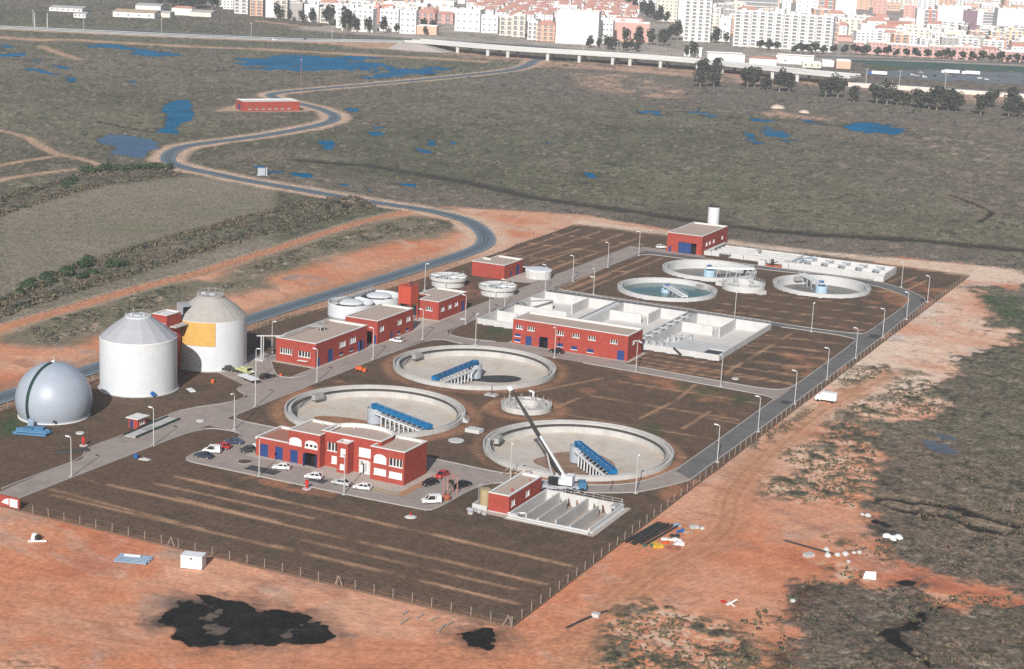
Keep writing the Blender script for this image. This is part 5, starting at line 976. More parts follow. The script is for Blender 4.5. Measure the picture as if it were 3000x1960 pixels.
for k in range(4): b.bar((-1.3, -0.3+0.5*k, 0.2), (-1.3, -0.3+0.5*k, 4.9), 0.03, 4)
b.bar((-1.3, -0.3, 4.9), (-1.3, 1.2, 4.9), 0.03, 4); b.build('ladder', 'galv', t)
b = MB(); random.seed(3)
for k in range(9): x, y = random.uniform(-36, -31), random.uniform(47.6, 50.4); s = random.uniform(.3, .7); b.box(x, y, 0, x+s*1.6, y+s, s)
o = b.build('pipe_fittings', 'steel'); tag(o, 'heap of grey pipe fittings in front of the small narrow red house', 'scrap heap')

# ---------------------------------------------------------------- headworks channels and silo
t = thing('grit_channels', 'pair of long white inlet channels running from the headworks building', 'channel', (0, 0, 0))
for y0 in (357.6, 362.3, 366.6, 371.0): wallbox(-92.0, y0, -60.4, y0+0.45, -0.2, 2.0)
for x0 in (-92.0, -60.85): wallbox(x0, 358.052, x0+0.45, 362.298, -0.2, 2.0); wallbox(x0, 362.752, x0+0.45, 366.598, -0.2, 2.0); wallbox(x0, 367.052, x0+0.45, 370.998, -0.2, 2.0)
MB().box(-91.5, 358.06, 0.2, -60.9, 370.9, 0.6).build('channel_floor', 'wet_floor', t)
for y0 in (358.1, 367.1): MB().box(-91.5, y0+2.6, 1.2, -61, y0+3.7, 1.35).build('walkway', 'concrete_white', t)
for x in (-79.7, -69.3): wallbox(x-0.3, 356.4, x+0.3, 357.598, 0, 1.6, 'buttress')
wallbox(-95.0, 357.0, -92.002, 371.4, -0.1, 1.5, 'inlet_box')
b = MB()
for k in range(6):
    y = 358.6+k*2.1; b.beam((-93.8, y, 1.5), (-91.0, y+0.4, 3.2), 0.7, 0.35); b.bar((-92.0, y, 1.5), (-92.0, y, 3.0), 0.12, 6); b.box(-91.6, y-0.3, 2.9, -90.8, y+0.6, 3.4)
b.build('screens', 'steel', t)
b = MB()
for z_ in (2.5, 3.0):
    b.bar((-91, 371.2, z_), (-60.5, 371.2, z_), 0.04, 4); b.bar((-88, 357.9, z_), (-60.5, 357.9, z_), 0.04, 4)
for k in range(16): b.bar((-91+k*2, 371.2, 2), (-91+k*2, 371.2, 3), 0.04, 4); b.bar((-90+k*1.95, 357.9, 2), (-90+k*1.95, 357.9, 3), 0.04, 4)
b.box(-77, 362.4, 2.002, -75.5, 366.9, 3.0); b.build('handrail', 'galv', t)
b = MB(); b.box(-88.6, 354.9, 1.5, -84.2, 356.9, 1.62)
for x in (-88.4, -84.4): b.bar((x, 355.2, 0), (x, 355.2, 1.5), 0.08, 6)
b.build('skip_chute', 'galv', t)
t = thing('grit_removal_basin', 'long white basin with stepped cross walls at the far right corner of the plant', 'basin', (0, 0, 0))
for q in ((-60.0, 351.4, -24.4, 351.9), (-60.0, 368.0, -24.4, 368.5), (-60.0, 351.902, -59.5, 367.998), (-24.9, 351.902, -24.4, 367.998)): wallbox(*q, -0.2, 2.4)
MB().box(-59.5, 351.91, 0.2, -24.9, 367.99, 0.7).build('floor', 'concrete_white', t)
for k in range(5):
    x = -54.5+k*6.4; wallbox(x, 352.0, x+0.4, 367.9, 0.702, 2.1, 'cross_wall'); 
    b = MB(); b.beam((x-1.6, 358.4, 2.35), (x+1.2, 356.0, 2.35), 1.0, 0.25); b.beam((x-1.6, 364.0, 2.35), (x+1.2, 361.8, 2.35), 1.0, 0.25); b.box(x-0.5, 359.5, 2.1, x+0.9, 360.7, 3.1); b.build('penstock', 'steel', t)
wallbox(-59.4, 359.8, -25, 360.2, 0.704, 2.25, 'cross_wall')
b = MB()
for k in range(7): b.beam((-58.8+0.5*k, 353+2.0*k, 2.4), (-57.3+0.5*k, 353.6+2.0*k, 3.2), 0.5, 0.3)
b.bar((-59, 352.5, 3.0), (-55, 366, 3.0), 0.1, 6); b.build('aerators', 'pale_panel', t)
wallbox(-28.0, 349.9, -24.4, 351.398, -0.1, 2.0, 'outlet_box')
t = thing('pump_pit', 'two white block ends with a small conveyor between them, in front of the inlet channels', 'pump station', (0, 0, 0))
wallbox(-71.6, 351.0, -69.0, 353.2, -0.1, 1.9, 'block'); wallbox(-62.6, 351.4, -60.2, 355.6, -0.1, 2.2, 'block')
b = MB(); b.beam((-68.4, 353.6, 0.2), (-64.6, 352.0, 1.9), 0.8, 0.3); b.box(-67.5, 353.4, 0, -66.6, 354.3, 2.2); b.build('conveyor', 'dark_metal', t)
MB().sheet([(-69, 350.6), (-62.6, 350.8), (-62.6, 355.5), (-69, 354.5)], 0.02).build('apron', 'orange_paint', t)
t = thing('lime_silo', 'tall white silo rising behind the headworks building', 'silo', (-102.6, 387.0, 0))
MB().cyl(0, 0, 2.4, 13.6, 2.25, 32).build('vessel', 'tank_white', t)
b = MB(); b.cyl(0, 0, 13.6, 13.8, 2.3, 32); b.box(-1.9, -0.7, 13.8, -1.2, 0.2, 14.5); b.box(1.1, -1.0, 13.8, 1.9, -0.2, 14.4); b.build('roof_filter', 'dark_metal', t)
for a in (45, 135, 225, 315): MB().bar((1.7*math.cos(R(a)), 1.7*math.sin(R(a)), 0), (1.7*math.cos(R(a)), 1.7*math.sin(R(a)), 2.4), 0.18, 8).build('leg', 'galv', t)

# ---------------------------------------------------------------- mobile crane
t = thing('mobile_crane', 'mobile crane with raised telescopic boom between the small red house and the large empty tank', 'crane', (-25.2, 72.0, 0), R(30))
b = MB(); b.box(-5.2, -1.2, 0.75, 4.6, 1.2, 1.45); b.box(-5.2, -1.25, 1.45, -2.2, 1.25, 1.7); b.build('chassis', 'drum_steel', t)
b = MB(); b.prism([(4.6, -1.2), (6.3, -1.2), (6.3, 1.2), (4.6, 1.2)], 0.7, 2.3); b.build('driver_cab', 'blue_plastic', t)
MB().box(6.301, -1.05, 1.5, 6.33, 1.05, 2.2).build('windscreen', 'glass', t)
for x in (-4.2, -2.8, 2.2, 3.6, 5.4):
    for y in (-1.15, 1.15): MB().bar((x, y-0.2, 0.55), (x, y+0.2, 0.55), 0.55, 14).build('wheel', 'rubber', t)
b = MB(); b.cyl(0, 0, 1.45, 1.9, 1.1, 20); b.build('turntable', 'dark_metal', t)
b = MB()
for s in (-1, 1):
    for x in (-4.8, 1.4): b.box(x-0.15, 0, 0.6, x+0.15, s*2.9, 0.9); b.box(x-0.12, s*2.8-0.12, 0.05, x+0.12, s*2.8+0.12, 0.8)
b.build('outrigger', 'dark_metal', t)
up = bpy.data.objects.new
iv = Matrix.Rotation(-R(30), 3, 'Z'); base = Vector((0, 0, 3.0)); tipw = Vector((-36.7, 70.0, 22.0))-Vector((-25.2, 72.0, 0)); tip = iv @ tipw
hd = Vector((tip.x, tip.y, 0)).normalized(); sv = Vector((-hd.y, hd.x, 0))
b = MB(); q = lambda a, s, z_: tuple(hd*a+sv*s+Vector((0, 0, z_)))
for a0, a1, z0, z1, wv in ((-2.6, 1.2, 1.9, 3.0, 1.25), (-3.6, -2.0, 1.95, 3.9, 1.35)):
    c = [q(a, s, z_) for z_ in (z0, z1) for a, s in ((a0, -wv), (a1, -wv), (a1, wv), (a0, wv))]; b.add(c, [(3, 2, 1, 0), (4, 5, 6, 7), (0, 1, 5, 4), (1, 2, 6, 5), (2, 3, 7, 6), (3, 0, 4, 7)])
body = b.build('crane_body', 'plastic_white', t)
b = MB(); c = [q(a, s, z_) for z_ in (1.9, 3.5) for a, s in ((-0.6, 0.9), (1.6, 0.9), (1.6, 1.9), (-0.6, 1.9))]; b.add(c, [(3, 2, 1, 0), (4, 5, 6, 7), (0, 1, 5, 4), (1, 2, 6, 5), (2, 3, 7, 6), (3, 0, 4, 7)]); b.build('operator_cab', 'glass', body)
foot = hd*-1.6+Vector((0, 0, 3.2)); bd = tip-foot
for nm, k0, k1, wd_, m in (('boom_section', 0.0, 0.46, 0.72, 'plastic_white'), ('boom_section', 0.42, 0.76, 0.56, 'dark_metal'), ('boom_section', 0.74, 0.98, 0.42, 'dark_metal')):
    MB().beam(tuple(foot+bd*k0), tuple(foot+bd*k1), wd_, wd_*1.15).build(nm, m, t)
b = MB(); b.beam(tuple(tip-bd.normalized()*0.7), tuple(tip+bd.normalized()*0.3), 0.8, 0.9); b.bar(tuple(tip), tuple(tip+Vector((0, 0, -2.2))), 0.05, 5); b.build('boom_head', 'plastic_white', t)
MB().bar(tuple(hd*1.0+Vector((0, 0, 2.4))), tuple(foot+bd*0.36), 0.2, 8).build('lift_ram', 'steel', t)
b = MB()
o2 = sv*0.85
for s in (-0.3, 0.3):
    b.bar(tuple(foot+bd*0.05+sv*(0.85+s)), tuple(foot+bd*0.60+sv*(0.85+s)), 0.08, 5)
for k in range(12): b.bar(tuple(foot+bd*(0.05+0.05*k)+sv*0.55), tuple(foot+bd*(0.08+0.05*k)+sv*1.15), 0.06, 4)
b.beam(tuple(foot+bd*0.05+sv*0.85), tuple(foot+bd*0.6+sv*0.85), 0.45, 0.3); b.build('folded_jib', 'dark_metal', t)

# ---------------------------------------------------------------- cars
def car(kind, col, label, x, y, ang, cat='car'):
    t = thing('parked_car' if kind != 'van' else 'parked_van', label, cat, (x, y, 0.03), R(ang))
    if kind == 'hatch': L_, W_, prof, cab = 3.9, 1.62, [(-1.95, .35), (1.9, .32), (1.95, .62), (1.85, .78), (.85, .9), (-1.85, .95), (-1.95, .7)], [(1.0, .88), (.25, 1.38), (-1.25, 1.4), (-1.82, .93)]
    elif kind == 'sedan': L_, W_, prof, cab = 4.3, 1.68, [(-2.15, .38), (2.1, .34), (2.15, .6), (2.0, .78), (.95, .88), (-1.4, .93), (-2.1, .9), (-2.15, .7)], [(1.1, .87), (.3, 1.36), (-.85, 1.38), (-1.6, .92)]
    elif kind == 'van': L_, W_, prof, cab = 4.1, 1.72, [(-2.05, .38), (2.0, .34), (2.08, .65), (1.95, .82), (1.1, .98), (-2.05, 1.0)], [(1.25, .96), (.55, 1.72), (-1.95, 1.8), (-2.04, .99)]
    else: L_, W_, prof, cab = 4.5, 1.75, [(-2.25, .45), (2.2, .42), (2.25, .8), (1.2, .98), (-2.25, 1.0)], [(1.25, .97), (.7, 1.55), (-.45, 1.57), (-.6, .99)]
    def loft(b, p, w0, w1):
        n = len(p); zmin = min(q[1] for q in p); zmax = max(q[1] for q in p); vs = []
        for s in (-1, 1):
            for px, pz in p: ww = w0+(w1-w0)*(pz-zmin)/(zmax-zmin+1e-6); vs.append((px, s*ww/2, pz))
        fs = [tuple(range(n)), tuple(range(2*n-1, n-1, -1))]+[(i, n+i, n+(i+1) % n, (i+1) % n) for i in range(n)]
        b.add(vs, fs)
    b = MB(); loft(b, prof, W_-0.06, W_); b.build('body', col, t)
    b = MB(); loft(b, cab, W_-0.1, W_-0.42); g = b.build('windows', 'glass', t)
    b = MB(); xs = [q[0] for q in cab]; xr = [cab[1][0], cab[2][0]]; zr = max(cab[1][1], cab[2][1])
    b.box(xr[1]-0.02, -(W_-0.40)/2, zr-0.035, xr[0]+0.03, (W_-0.40)/2, zr+0.045)
    for s in (-1, 1):
        for (xa, za), (xb, zb) in ((cab[0], cab[1]), (cab[3], cab[2])): b.beam((xa, s*(W_-0.11)/2, za), (xb, s*(W_-0.41)/2, zb), 0.1, 0.09)
        xm = (cab[1][0]+cab[2][0])/2; b.beam((xm, s*(W_-0.11)/2, 0.92), (xm, s*(W_-0.41)/2, zr-0.03), 0.1, 0.11)
        if kind == 'van': b.box(-1.95, s*(W_-0.36)/2-0.09, 0.95, -0.95, s*(W_-0.36)/2+0.12, zr-0.1)
    b.build('roof', col, t)
    for xw in (-L_*0.31, L_*0.31):
        for s in (-1, 1):
            wl = MB().bar((xw, s*(W_/2-0.2), 0.29), (xw, s*(W_/2+0.015), 0.29), 0.29, 12).build('wheel', 'rubber', t)
            MB().bar((xw, s*(W_/2+0.012), 0.29), (xw, s*(W_/2+0.03), 0.29), 0.16, 8).build('rim', 'steel', wl)
    for s in (-1, 1):
        MB().box(L_/2-0.06, s*W_*0.36-0.17, 0.58, L_/2+0.02, s*W_*0.36+0.17, 0.74).build('headlight', 'galv', t)
        MB().box(-L_/2-0.02, s*W_*0.38-0.1, 0.62, -L_/2+0.05, s*W_*0.38+0.1, 0.85).build('tail_light', 'red_paint', t)
    return t
car('hatch', 'car_white', 'white hatchback parked askew in front of the office garage doors', -82.9, 51.2, 200)
car('hatch', 'car_white', 'white hatchback at the kerb beside the red hydrant, in front of the office', -73.5, 49.6, 191)
car('sedan', 'car_silver', 'silver saloon beside the lamp post in front of the office entrance', -66.2, 49.3, 181)
car('hatch', 'car_white', 'white hatchback nearest the right corner of the office front', -60.9, 49.2, 188)
car('van', 'car_white', 'white glazed van parked at the yard corner beside a rusty barrel', -44.2, 49.6, 218, 'van')
car('hatch', 'car_black', 'black hatchback parked by the right side of the office, in front of the red car', -50.2, 59.9, 250)
car('hatch', 'car_red', 'red car parked by the right side of the office, behind the black hatchback', -50.6, 66.2, 268)
car('sedan', 'car_navy', 'dark blue saloon nearest in the row left of the office', -102.0, 48.6, 186)
car('van', 'car_white', 'white van in the row left of the office, beside the dark blue saloon', -102.6, 52.6, 200, 'van')
car('hatch', 'car_red', 'red car half hidden in the row left of the office', -102.6, 56.6, 190)
car('sedan', 'car_blue', 'dark slate blue saloon last in the row left of the office', -102.4, 60.8, 215)
car('hatch', 'car_darkgrey', 'dark car with a pale roof at the left end of the office', -96.2, 57.6, 228)
car('hatch', 'car_white', 'white car half hidden behind the left end of the office', -95.8, 62.4, 230)
car('sedan', 'car_black', 'black saloon behind the rusty gantry frame', -43.6, 62.6, 253)
car('sedan', 'car_black', 'black saloon parked in front of the long electrical building', -77.0, 184.6, 180)
t = car('hatch', 'car_white', 'white car with its tailgate open on the road beside the red blocks', -120.6, 168.3, 182)
b = MB(); b.beam((-1.5, 0, 1.35), (-2.5, 0, 1.75), 1.3, 0.1); b.build('tailgate', 'car_black', t)
car('hatch', 'car_white', 'pale car parked beside the headworks gate', -113.0, 358.6, 38)
car('pickup', 'car_darkgrey', 'dark pickup standing close to the unfinished digester', -141.2, 113.6, 20)
car('hatch', 'car_black', 'black and white car beside the lamp post in front of the workshop', -128.6, 113.4, 75)
t = thing('box_van', 'white box van on the dirt track just outside the perimeter fence', 'van', (4.1, 178.9, 0.03), R(184))
b = MB(); b.box(-2.9, -1.0, 0.7, 1.3, 1.0, 2.7); b.build('cargo_box', 'car_white', t)
b = MB(); b.prism([(1.32, -0.92), (2.7, -0.92), (2.7, 0.92), (1.32, 0.92)], 0.45, 1.3); b.add([(1.32, -0.9, 1.3), (2.6, -0.9, 1.3), (2.1, -0.8, 2.0), (1.32, -0.8, 2.05), (1.32, 0.9, 1.3), (2.6, 0.9, 1.3), (2.1, 0.8, 2.0), (1.32, 0.8, 2.05)], [(0, 1, 2, 3), (7, 6, 5, 4), (2, 6, 7, 3), (1, 5, 6, 2)]); b.build('cab', 'car_white', t)
b = MB(); b.add([(2.62, -0.75, 1.32), (2.62, 0.75, 1.32), (2.14, 0.7, 1.97), (2.14, -0.7, 1.97)], [(0, 1, 2, 3)]); b.box(-2.6, -1.03, 1.1, -1.2, -1.002, 1.7); b.build('windscreen', 'glass', t)
for x in (-1.9, 1.9):
    for s in (-1, 1): MB().bar((x, s*0.75, 0.36), (x, s*0.97, 0.36), 0.36, 12).build('wheel', 'rubber', t)
t = thing('flatbed_truck', 'lime green flatbed truck on the paved yard beside the unfinished digester', 'truck', (-136.2, 114.0, 0.03), R(-18))
b = MB(); b.box(-2.6, -1.0, 0.8, 1.0, 1.0, 1.0); b.box(-2.6, -1.0, 1.0, 1.0, -0.93, 1.45); b.box(-2.6, 0.93, 1.0, 1.0, 1.0, 1.45); b.build('flatbed', 'lime', t)
b = MB(); b.prism([(1.05, -0.95), (2.5, -0.95), (2.5, 0.95), (1.05, 0.95)], 0.5, 2.2); b.build('cab', 'lime', t); MB().box(2.501, -0.8, 1.3, 2.52, 0.8, 2.0).build('windscreen', 'glass', t)
for x in (-1.8, 1.7):
    for s in (-1, 1): MB().bar((x, s*0.7, 0.42), (x, s*0.95, 0.42), 0.42, 12).build('wheel', 'rubber', t)

# ---------------------------------------------------------------- lamp posts
proto = thing('lamp_post', '', 'lamp post', (0, 0, 0)); 
MB().bar((0, 0, 0), (0, 0, 8.8), 0.13, 8, 0.085).build('pole', 'galv', proto)
b = MB(); b.bar((0, 0, 8.75), (-0.5, 0, 8.95), 0.05, 6); b.beam((-0.35, 0, 8.95), (-1.35, 0, 9.02), 0.42, 0.2); b.build('lamp_head', 'plastic_white', proto)
MB().cyl(0, 0, -0.05, 0.14, 0.55, 12).build('base', 'concrete', proto)
GP, GC, GX = 'lamp posts along the perimeter road', 'lamp posts along the central road', 'lamp posts along the cross roads'
LAMPS = [(-117.4, 22, 0, 'lamp post by the entrance road nearest the gate', GC), (-116.8, 49.8, 0, 'lamp post across the road from the tiny red kiosk', GC), (-108.9, 70.4, 90, 'lamp post at the tip of the soil bed left of the office', GC), (-115.9, 89.5, 0, 'lamp post beside the white sign slab, left of the office tank', GC),
 (-84.4, 44.6, 90, 'lamp post in front of the office garage doors', GX), (-62.6, 44.4, 90, 'lamp post in front of the office entrance', GX), (-115.9, 118, 0, 'lamp post facing the corner of the workshop', GC), (-116.0, 147.2, 0, 'lamp post facing the gap between the two red blocks', GC), (-116.2, 175.9, 0, 'lamp post facing the red steel hopper', GC),
 (-142.9, 137.4, 180, 'lamp post behind the workshop beside the unfinished digester', None), (-129.2, 109.3, 180, 'lamp post in the yard between the digesters and the workshop', None), (-100.7, 179.6, 270, 'lamp post just behind the rim of the workshop side tank', GX), (-115.2, 201, 0, 'lamp post at the corner of the notched red block', GC),
 (-75.2, 179.2, 90, 'lamp post beside the black saloon at the electrical building', GX), (-49.9, 178.3, 90, 'lamp post off the right corner of the electrical building', GX), (-115.8, 229.2, 0, 'lamp post left of the aeration basins', GC), (-148.6, 236, 180, 'lamp post beside the outer road and the round thickeners', None),
 (-115.7, 259.5, 0, 'lamp post at the back left corner of the aeration basins', GC), (-114.8, 280, 0, 'lamp post on the central road left of the green water tank', GC), (-114.9, 311, 0, 'lamp post on the central road halfway to the headworks', GC), (-114.4, 339.5, 0, 'lamp post on the central road nearest the headworks', GC), (-100.4, 264.8, 90, 'lamp post behind the aeration basins left of the green water tank', GX),
 (-24.7, 177.3, 90, 'lamp post on the cross road halfway to the perimeter road', GX), (-48.3, 257.0, 270, 'lamp post behind the right bay of the aeration basins', GX), (-23.1, 256.8, 270, 'tall bare lamp post on the cross road near the perimeter road', GX),
 (-10.0, 80.2, 120, 'lamp post on the bend beside the tank by the crane', GP), (-2.4, 111.9, 0, 'perimeter lamp post nearest the crane side tank', GP), (-2.3, 141.6, 0, 'second perimeter lamp post beyond the crane side tank', GP), (-2.3, 172, 0, 'perimeter lamp post at the cross road junction beside the white box van', GP), (-2.3, 202, 0, 'perimeter lamp post next beyond the white box van', GP), (-2.2, 231.5, 0, 'perimeter lamp post level with the right bay of the basins', GP), (-2.3, 263, 0, 'perimeter lamp post at the second cross road junction', GP), (-2.2, 293.1, 0, 'perimeter lamp post one past the second junction', GP), (-2.8, 325.1, 0, 'perimeter lamp post where the road begins to curve', GP), (-16.6, 344.6, 60, 'perimeter lamp post near the far grit basin', GP),
 (-36.7, 72.2, 120, 'lamp post behind the small narrow red house', GP), (-114.6, 216, 0, 'lamp post between the notched red block and the thickeners', GC)]
for i, (x, y, a, lab, g) in enumerate(LAMPS):
    if i == 0: o = proto; o.location = (x, y, 0.0); o.rotation_euler = (0, 0, R(a)); o['label'] = lab
    else: o = dup(proto, (x, y, 0.0), R(a), lab)
    if g: o['group'] = g
    elif 'group' in o: del o['group']
# ---------------------------------------------------------------- fences
def fence(label, pts, step, h=2.1, braces=(), wall=True, nmax=100):
    t = thing('wire_fence', label, 'fence', (*pts[0], 0))
    o = Vector(pts[0]); b = MB(); posts = []
    for a, c in zip(pts[:-1], pts[1:]):
        a, c = Vector(a)-o, Vector(c)-o; n = max(1, round((c-a).length/step))
        for k in range(n): posts.append(a+(c-a)*k/n)
        for z_ in (0.3, 0.9, 1.5, 2.0): b.bar((*a, z_), (*c, z_), 0.009, 3)
    posts.append(Vector(pts[-1])-o)
    b.build('wire', 'post_grey', t)
    pm = MB().bar((0, 0, -0.1), (0, 0, h), 0.065, 6).mesh('post'); pm.materials.append(MT['post_grey'])
    for p in posts[:nmax]:
        q = bpy.data.objects.new('post', pm); COL.objects.link(q); q.parent = t; q.location = (p.x, p.y, 0); q.rotation_euler = (R(random.uniform(-1.5, 1.5)), R(random.uniform(-1.5, 1.5)), 0)
    for x, y, ang in braces:
        u = Vector((math.cos(R(ang)), math.sin(R(ang)))); c = Vector((x, y))-o; b = MB()
        for s in (-1, 1): b.bar((c.x+u.x*s*0.95, c.y+u.y*s*0.95, 0), (c.x, c.y, h), 0.065, 6)
        b.build('brace', 'post_grey', t)
    if wall:
        b = MB(); b.ribbon([tuple(Vector(p)-o) for p in pts], 0.25, -0.1, 0.4); b.build('base_wall', wall if isinstance(wall, str) else 'concrete', t)
    return t
mk('base_brown', (0.15, 0.095, 0.066), var=0.3, scale=0.5)
fence('wire fence with pale posts along the front of the plant', [(-112.0, -1.0), (-0.6, -1.0)], 4.0, braces=((-73.9, -1.0, 0), (-36.0, -1.0, 0), (-1.2, -1.0, 30)), wall='base_brown')
fence('wire fence with a low brown wall along the right side of the plant', [(-0.4, -1.0), (-0.4, 381.5)], 4.0, wall='base_brown')
fence('far wire fence along the back of the plant', [(-1.0, 382), (-160, 385)], 5.0, wall='base_brown')
fence('wire fence between the plant and the outer road', [(-162.5, 45), (-162.5, 100), (-160.5, 190), (-157.6, 250), (-158, 312), (-160.5, 384)], 4.0, wall='base_brown')
# ---------------------------------------------------------------- small things inside the plant
def hydrant(x, y, label):
    t = thing('hydrant', label, 'hydrant', (x, y, 0)); MB().cyl(0, 0, 0, 0.14, 0.95, 16).build('base', 'concrete_white', t)
    b = MB(); b.cyl(0, 0, 0.14, 1.5, 0.24, 12); b.cyl(0, 0, 1.2, 2.0, 0.44, 12, 0.36); b.build('post', 'red_paint', t)
hydrant(-71.0, 42.9, 'red hydrant on a white base beside the kerb in front of the office'); hydrant(-129.6, 40.8, 'red hydrant on a white base beside the entrance road')
t = thing('hydrant', 'small red hydrant head on a pale mound in the dark front plot', 'hydrant', (-43.6, 39.6, 0)); MB().lathe([(1.3, 0), (0.8, 0.25), (0.01, 0.35)], 14).build('base', 'concrete_white', t); MB().cyl(0, 0, 0.3, 1.0, 0.2, 10, 0.12).build('post', 'red_paint', t)
t = thing('weighbridge', 'long low weighbridge with dark side rails beside the tiny red kiosk', 'weighbridge', (-125.6, 60.8, 0), R(3))
MB().box(-1.5, -9, 0.05, 1.5, 9, 0.2).build('deck', 'concrete', t)
for s in (-1.7, 1.7): MB().box(s-0.14, -9, 0.05, s+0.14, 9, 0.5).build('side_rail', 'dark_green', t)
MB().box(-0.9, -3.5, 0.201, 0.9, 1.0, 0.215).build('cover_plate', 'concrete_grey', t)
b = MB(); random.seed(5)
for k in range(11):
    y = -0.5+k*0.36; b.bar((-4.0+random.uniform(-.5, .5), y, 0.25+0.45*(k % 2)), (3.6+random.uniform(-.5, .5), y+random.uniform(-.2, .2), 0.25+0.45*(k % 2)), 0.24, 8)
b.box(-2.6, 1.0, 0.0, -0.2, 3.4, 1.15); b.box(0.2, 1.4, 0.0, 2.4, 3.2, 1.5)
o = b.build('pipe_stack', 'blue_plastic', None, (-144.6, 40.4, 0), R(18)); tag(o, 'stack of blue pipes and crates on the grass in front of the gas sphere', 'pipe stack')
t = thing('weather_station', 'white slatted sun shade slab on a thin post beside the workshop yard', 'panel', (-130.0, 107.2, 0), R(-20))
MB().beam((-3.2, 0, 1.6), (3.2, -0.2, 1.5), 2.6, 0.12).build('panel', 'plastic_white', t); b = MB(); b.bar((-2.8, 0, 0), (-2.8, 0, 1.5), 0.06, 6); b.bar((2.8, 0, 0), (2.8, 0, 1.5), 0.06, 6); b.build('post', 'galv', t)
o = MB().box(-1.6, -0.7, 0, 1.6, 0.7, 0.25).build('white_slab', 'plastic_white', None, (-137.6, 92.5, 0), R(-35)); tag(o, 'white slab lying on the soil at the foot of the finished digester', 'slab')
o = MB().ribbon(smooth([(-131, 33.5), (-128.6, 35.2), (-126.2, 38.4)], 1), 1.1, 0.0, 0.55).build('low_wall', 'dark_metal'); tag(o, 'short dark low wall curving beside the entrance road', 'low wall')
t = thing('drinking_trough', 'small blue drum beside a white slab on the front plot', 'drum', (-113.4, 40.2, 0)); MB().cyl(-0.9, 0, 0, 0.8, 0.5, 12).build('drum', 'blue_bright', t)
o = MB().prism([(0.2, -0.9), (2.4, -0.4), (2.6, 0.5), (0.3, 0.8)], 0, 0.22).build('concrete_slab', 'concrete_white', None, (-113.2, 40.2, 0)); tag(o, 'white slab lying beside the small blue drum on the front plot', 'slab')
t = thing('gantry_frame', 'rusty pink steel gantry frame standing in the yard right of the office', 'frame', (-43.3, 56.4, 0), R(78))
for y in (-0.6, 0.6):
    b = MB(); b.beam((-1.6, y, 0), (-1.6, y, 4.2), 0.16, 0.16, up=(0, 1, 0)); b.beam((1.6, y, 0), (1.6, y, 4.2), 0.16, 0.16, up=(0, 1, 0)); b.beam((-1.7, y, 4.25), (1.7, y, 4.25), 0.2, 0.2)
    for k in range(1, 4): b.beam((-1.6, y, k), (-0.6, y, k), 0.1, 0.1)
    b.build('portal', mat('rust_pink', (0.45, 0.22, 0.17), var=0.2), t)
MB().box(-0.5, -0.5, 2.6, 0.6, 0.5, 3.3).build('hoist', 'dark_metal', t)
o = MB().lathe([(0.01, 0), (0.7, 0), (0.85, 0.5), (0.85, 0.8), (0.6, 1.2), (0.01, 1.25)], 16).build('barrel', mat('rust', (0.3, 0.09, 0.05)), None, (-42.4, 53.2, 0.02)); tag(o, 'rusty round barrel beside the white glazed van', 'barrel')
b = MB(); random.seed(11)
for k in range(16): a = random.uniform(0, 3.14); x, y = random.gauss(0, 1.4), random.gauss(0, 0.9); b.bar((x, y, 0.2+0.09*k), (x+1.6*math.cos(a), y+1.6*math.sin(a), 0.25+0.08*k), 0.16, 6)
o = b.build('timber_heap', 'wood', None, (-37.2, 75.6, 0)); tag(o, 'heap of reddish timber against the rim of the tank by the crane', 'timber heap')
t = thing('machine', 'small orange roller beside the road opposite the workshop', 'machine', (-112.4, 134.2, 0), R(20))
MB().box(-1.2, -0.6, 0.4, 0.6, 0.6, 1.3).build('body', 'orange_paint', t); MB().bar((1.2, -0.6, 0.5), (1.2, 0.6, 0.5), 0.5, 12).build('drum', 'orange_paint', t); MB().bar((-0.8, -0.6, 0.35), (-0.8, 0.6, 0.35), 0.35, 12).build('wheel', 'rubber', t)
for x, y, s, lab in ((-126.8, 117.4, 0.8, 'small orange drum at the tip of the bed in front of the workshop'), (-137.4, 101.6, 1.0, 'orange drum lying between the two digesters'), (-134.0, 111.0, 0.8, 'orange drum on the yard beside the lime green truck')):
    o = MB().cyl(0, 0, 0, 0.9*s, 0.45*s, 12).build('drum', 'orange_paint', None, (x, y, 0.03)); tag(o, lab, 'drum')
o = MB().prism([(-1.9, -1.3), (1.8, -1.1), (2.0, 1.2), (-1.7, 1.3)], 0, 0.9).build('concrete_block', 'concrete_white', None, (-60.6, 101.2, 0)); tag(o, 'pale concrete block lying between the two nearest large tanks', 'block')
o = MB().lathe([(1.9, 0), (1.9, 0.2), (0.01, 0.25)], 20).build('manhole_cover', 'concrete_white', None, (-60.8, 92.2, 0)); tag(o, 'pale round manhole on the soil behind the office', 'manhole')
for x, y, lab in ((-23.9, 187.0, 'white oval manhole on the plot right of the basins'), (-112.2, 291, 'white manhole on the plot left of the green water tank'), (-118.7, 206, 'pale manhole beside the notched red block'), (-119.5, 71.5, 'round manhole ring in the entrance road near the weighbridge'), (-136.2, 47.6, 'pale flat slab between gas sphere and kiosk')):
    o = MB().lathe([(1.0, 0), (1.0, 0.25), (0.8, 0.3), (0.01, 0.3)], 16).build('manhole_cover', 'concrete_white', None, (x, y, 0.05)); tag(o, lab, 'manhole')
t = thing('pipe_gallery', 'tall grey pipe frame linking the unfinished digester and the workshop', 'pipe bridge', (-140.5, 128.5, 0))
b = MB(); b.bar((0, 0, 0), (0, 0, 6.8), 0.2, 8); b.bar((0.7, 0, 0), (0.7, 0, 6.8), 0.14, 8); b.build('post', 'galv', t)
b = MB(); b.bar((-1.2, -0.5, 6.8), (5.0, 3.6, 6.8), 0.2, 8); b.bar((-1.2, 0.2, 6.5), (5.0, 4.2, 6.5), 0.14, 8); b.build('pipe', 'galv', t)
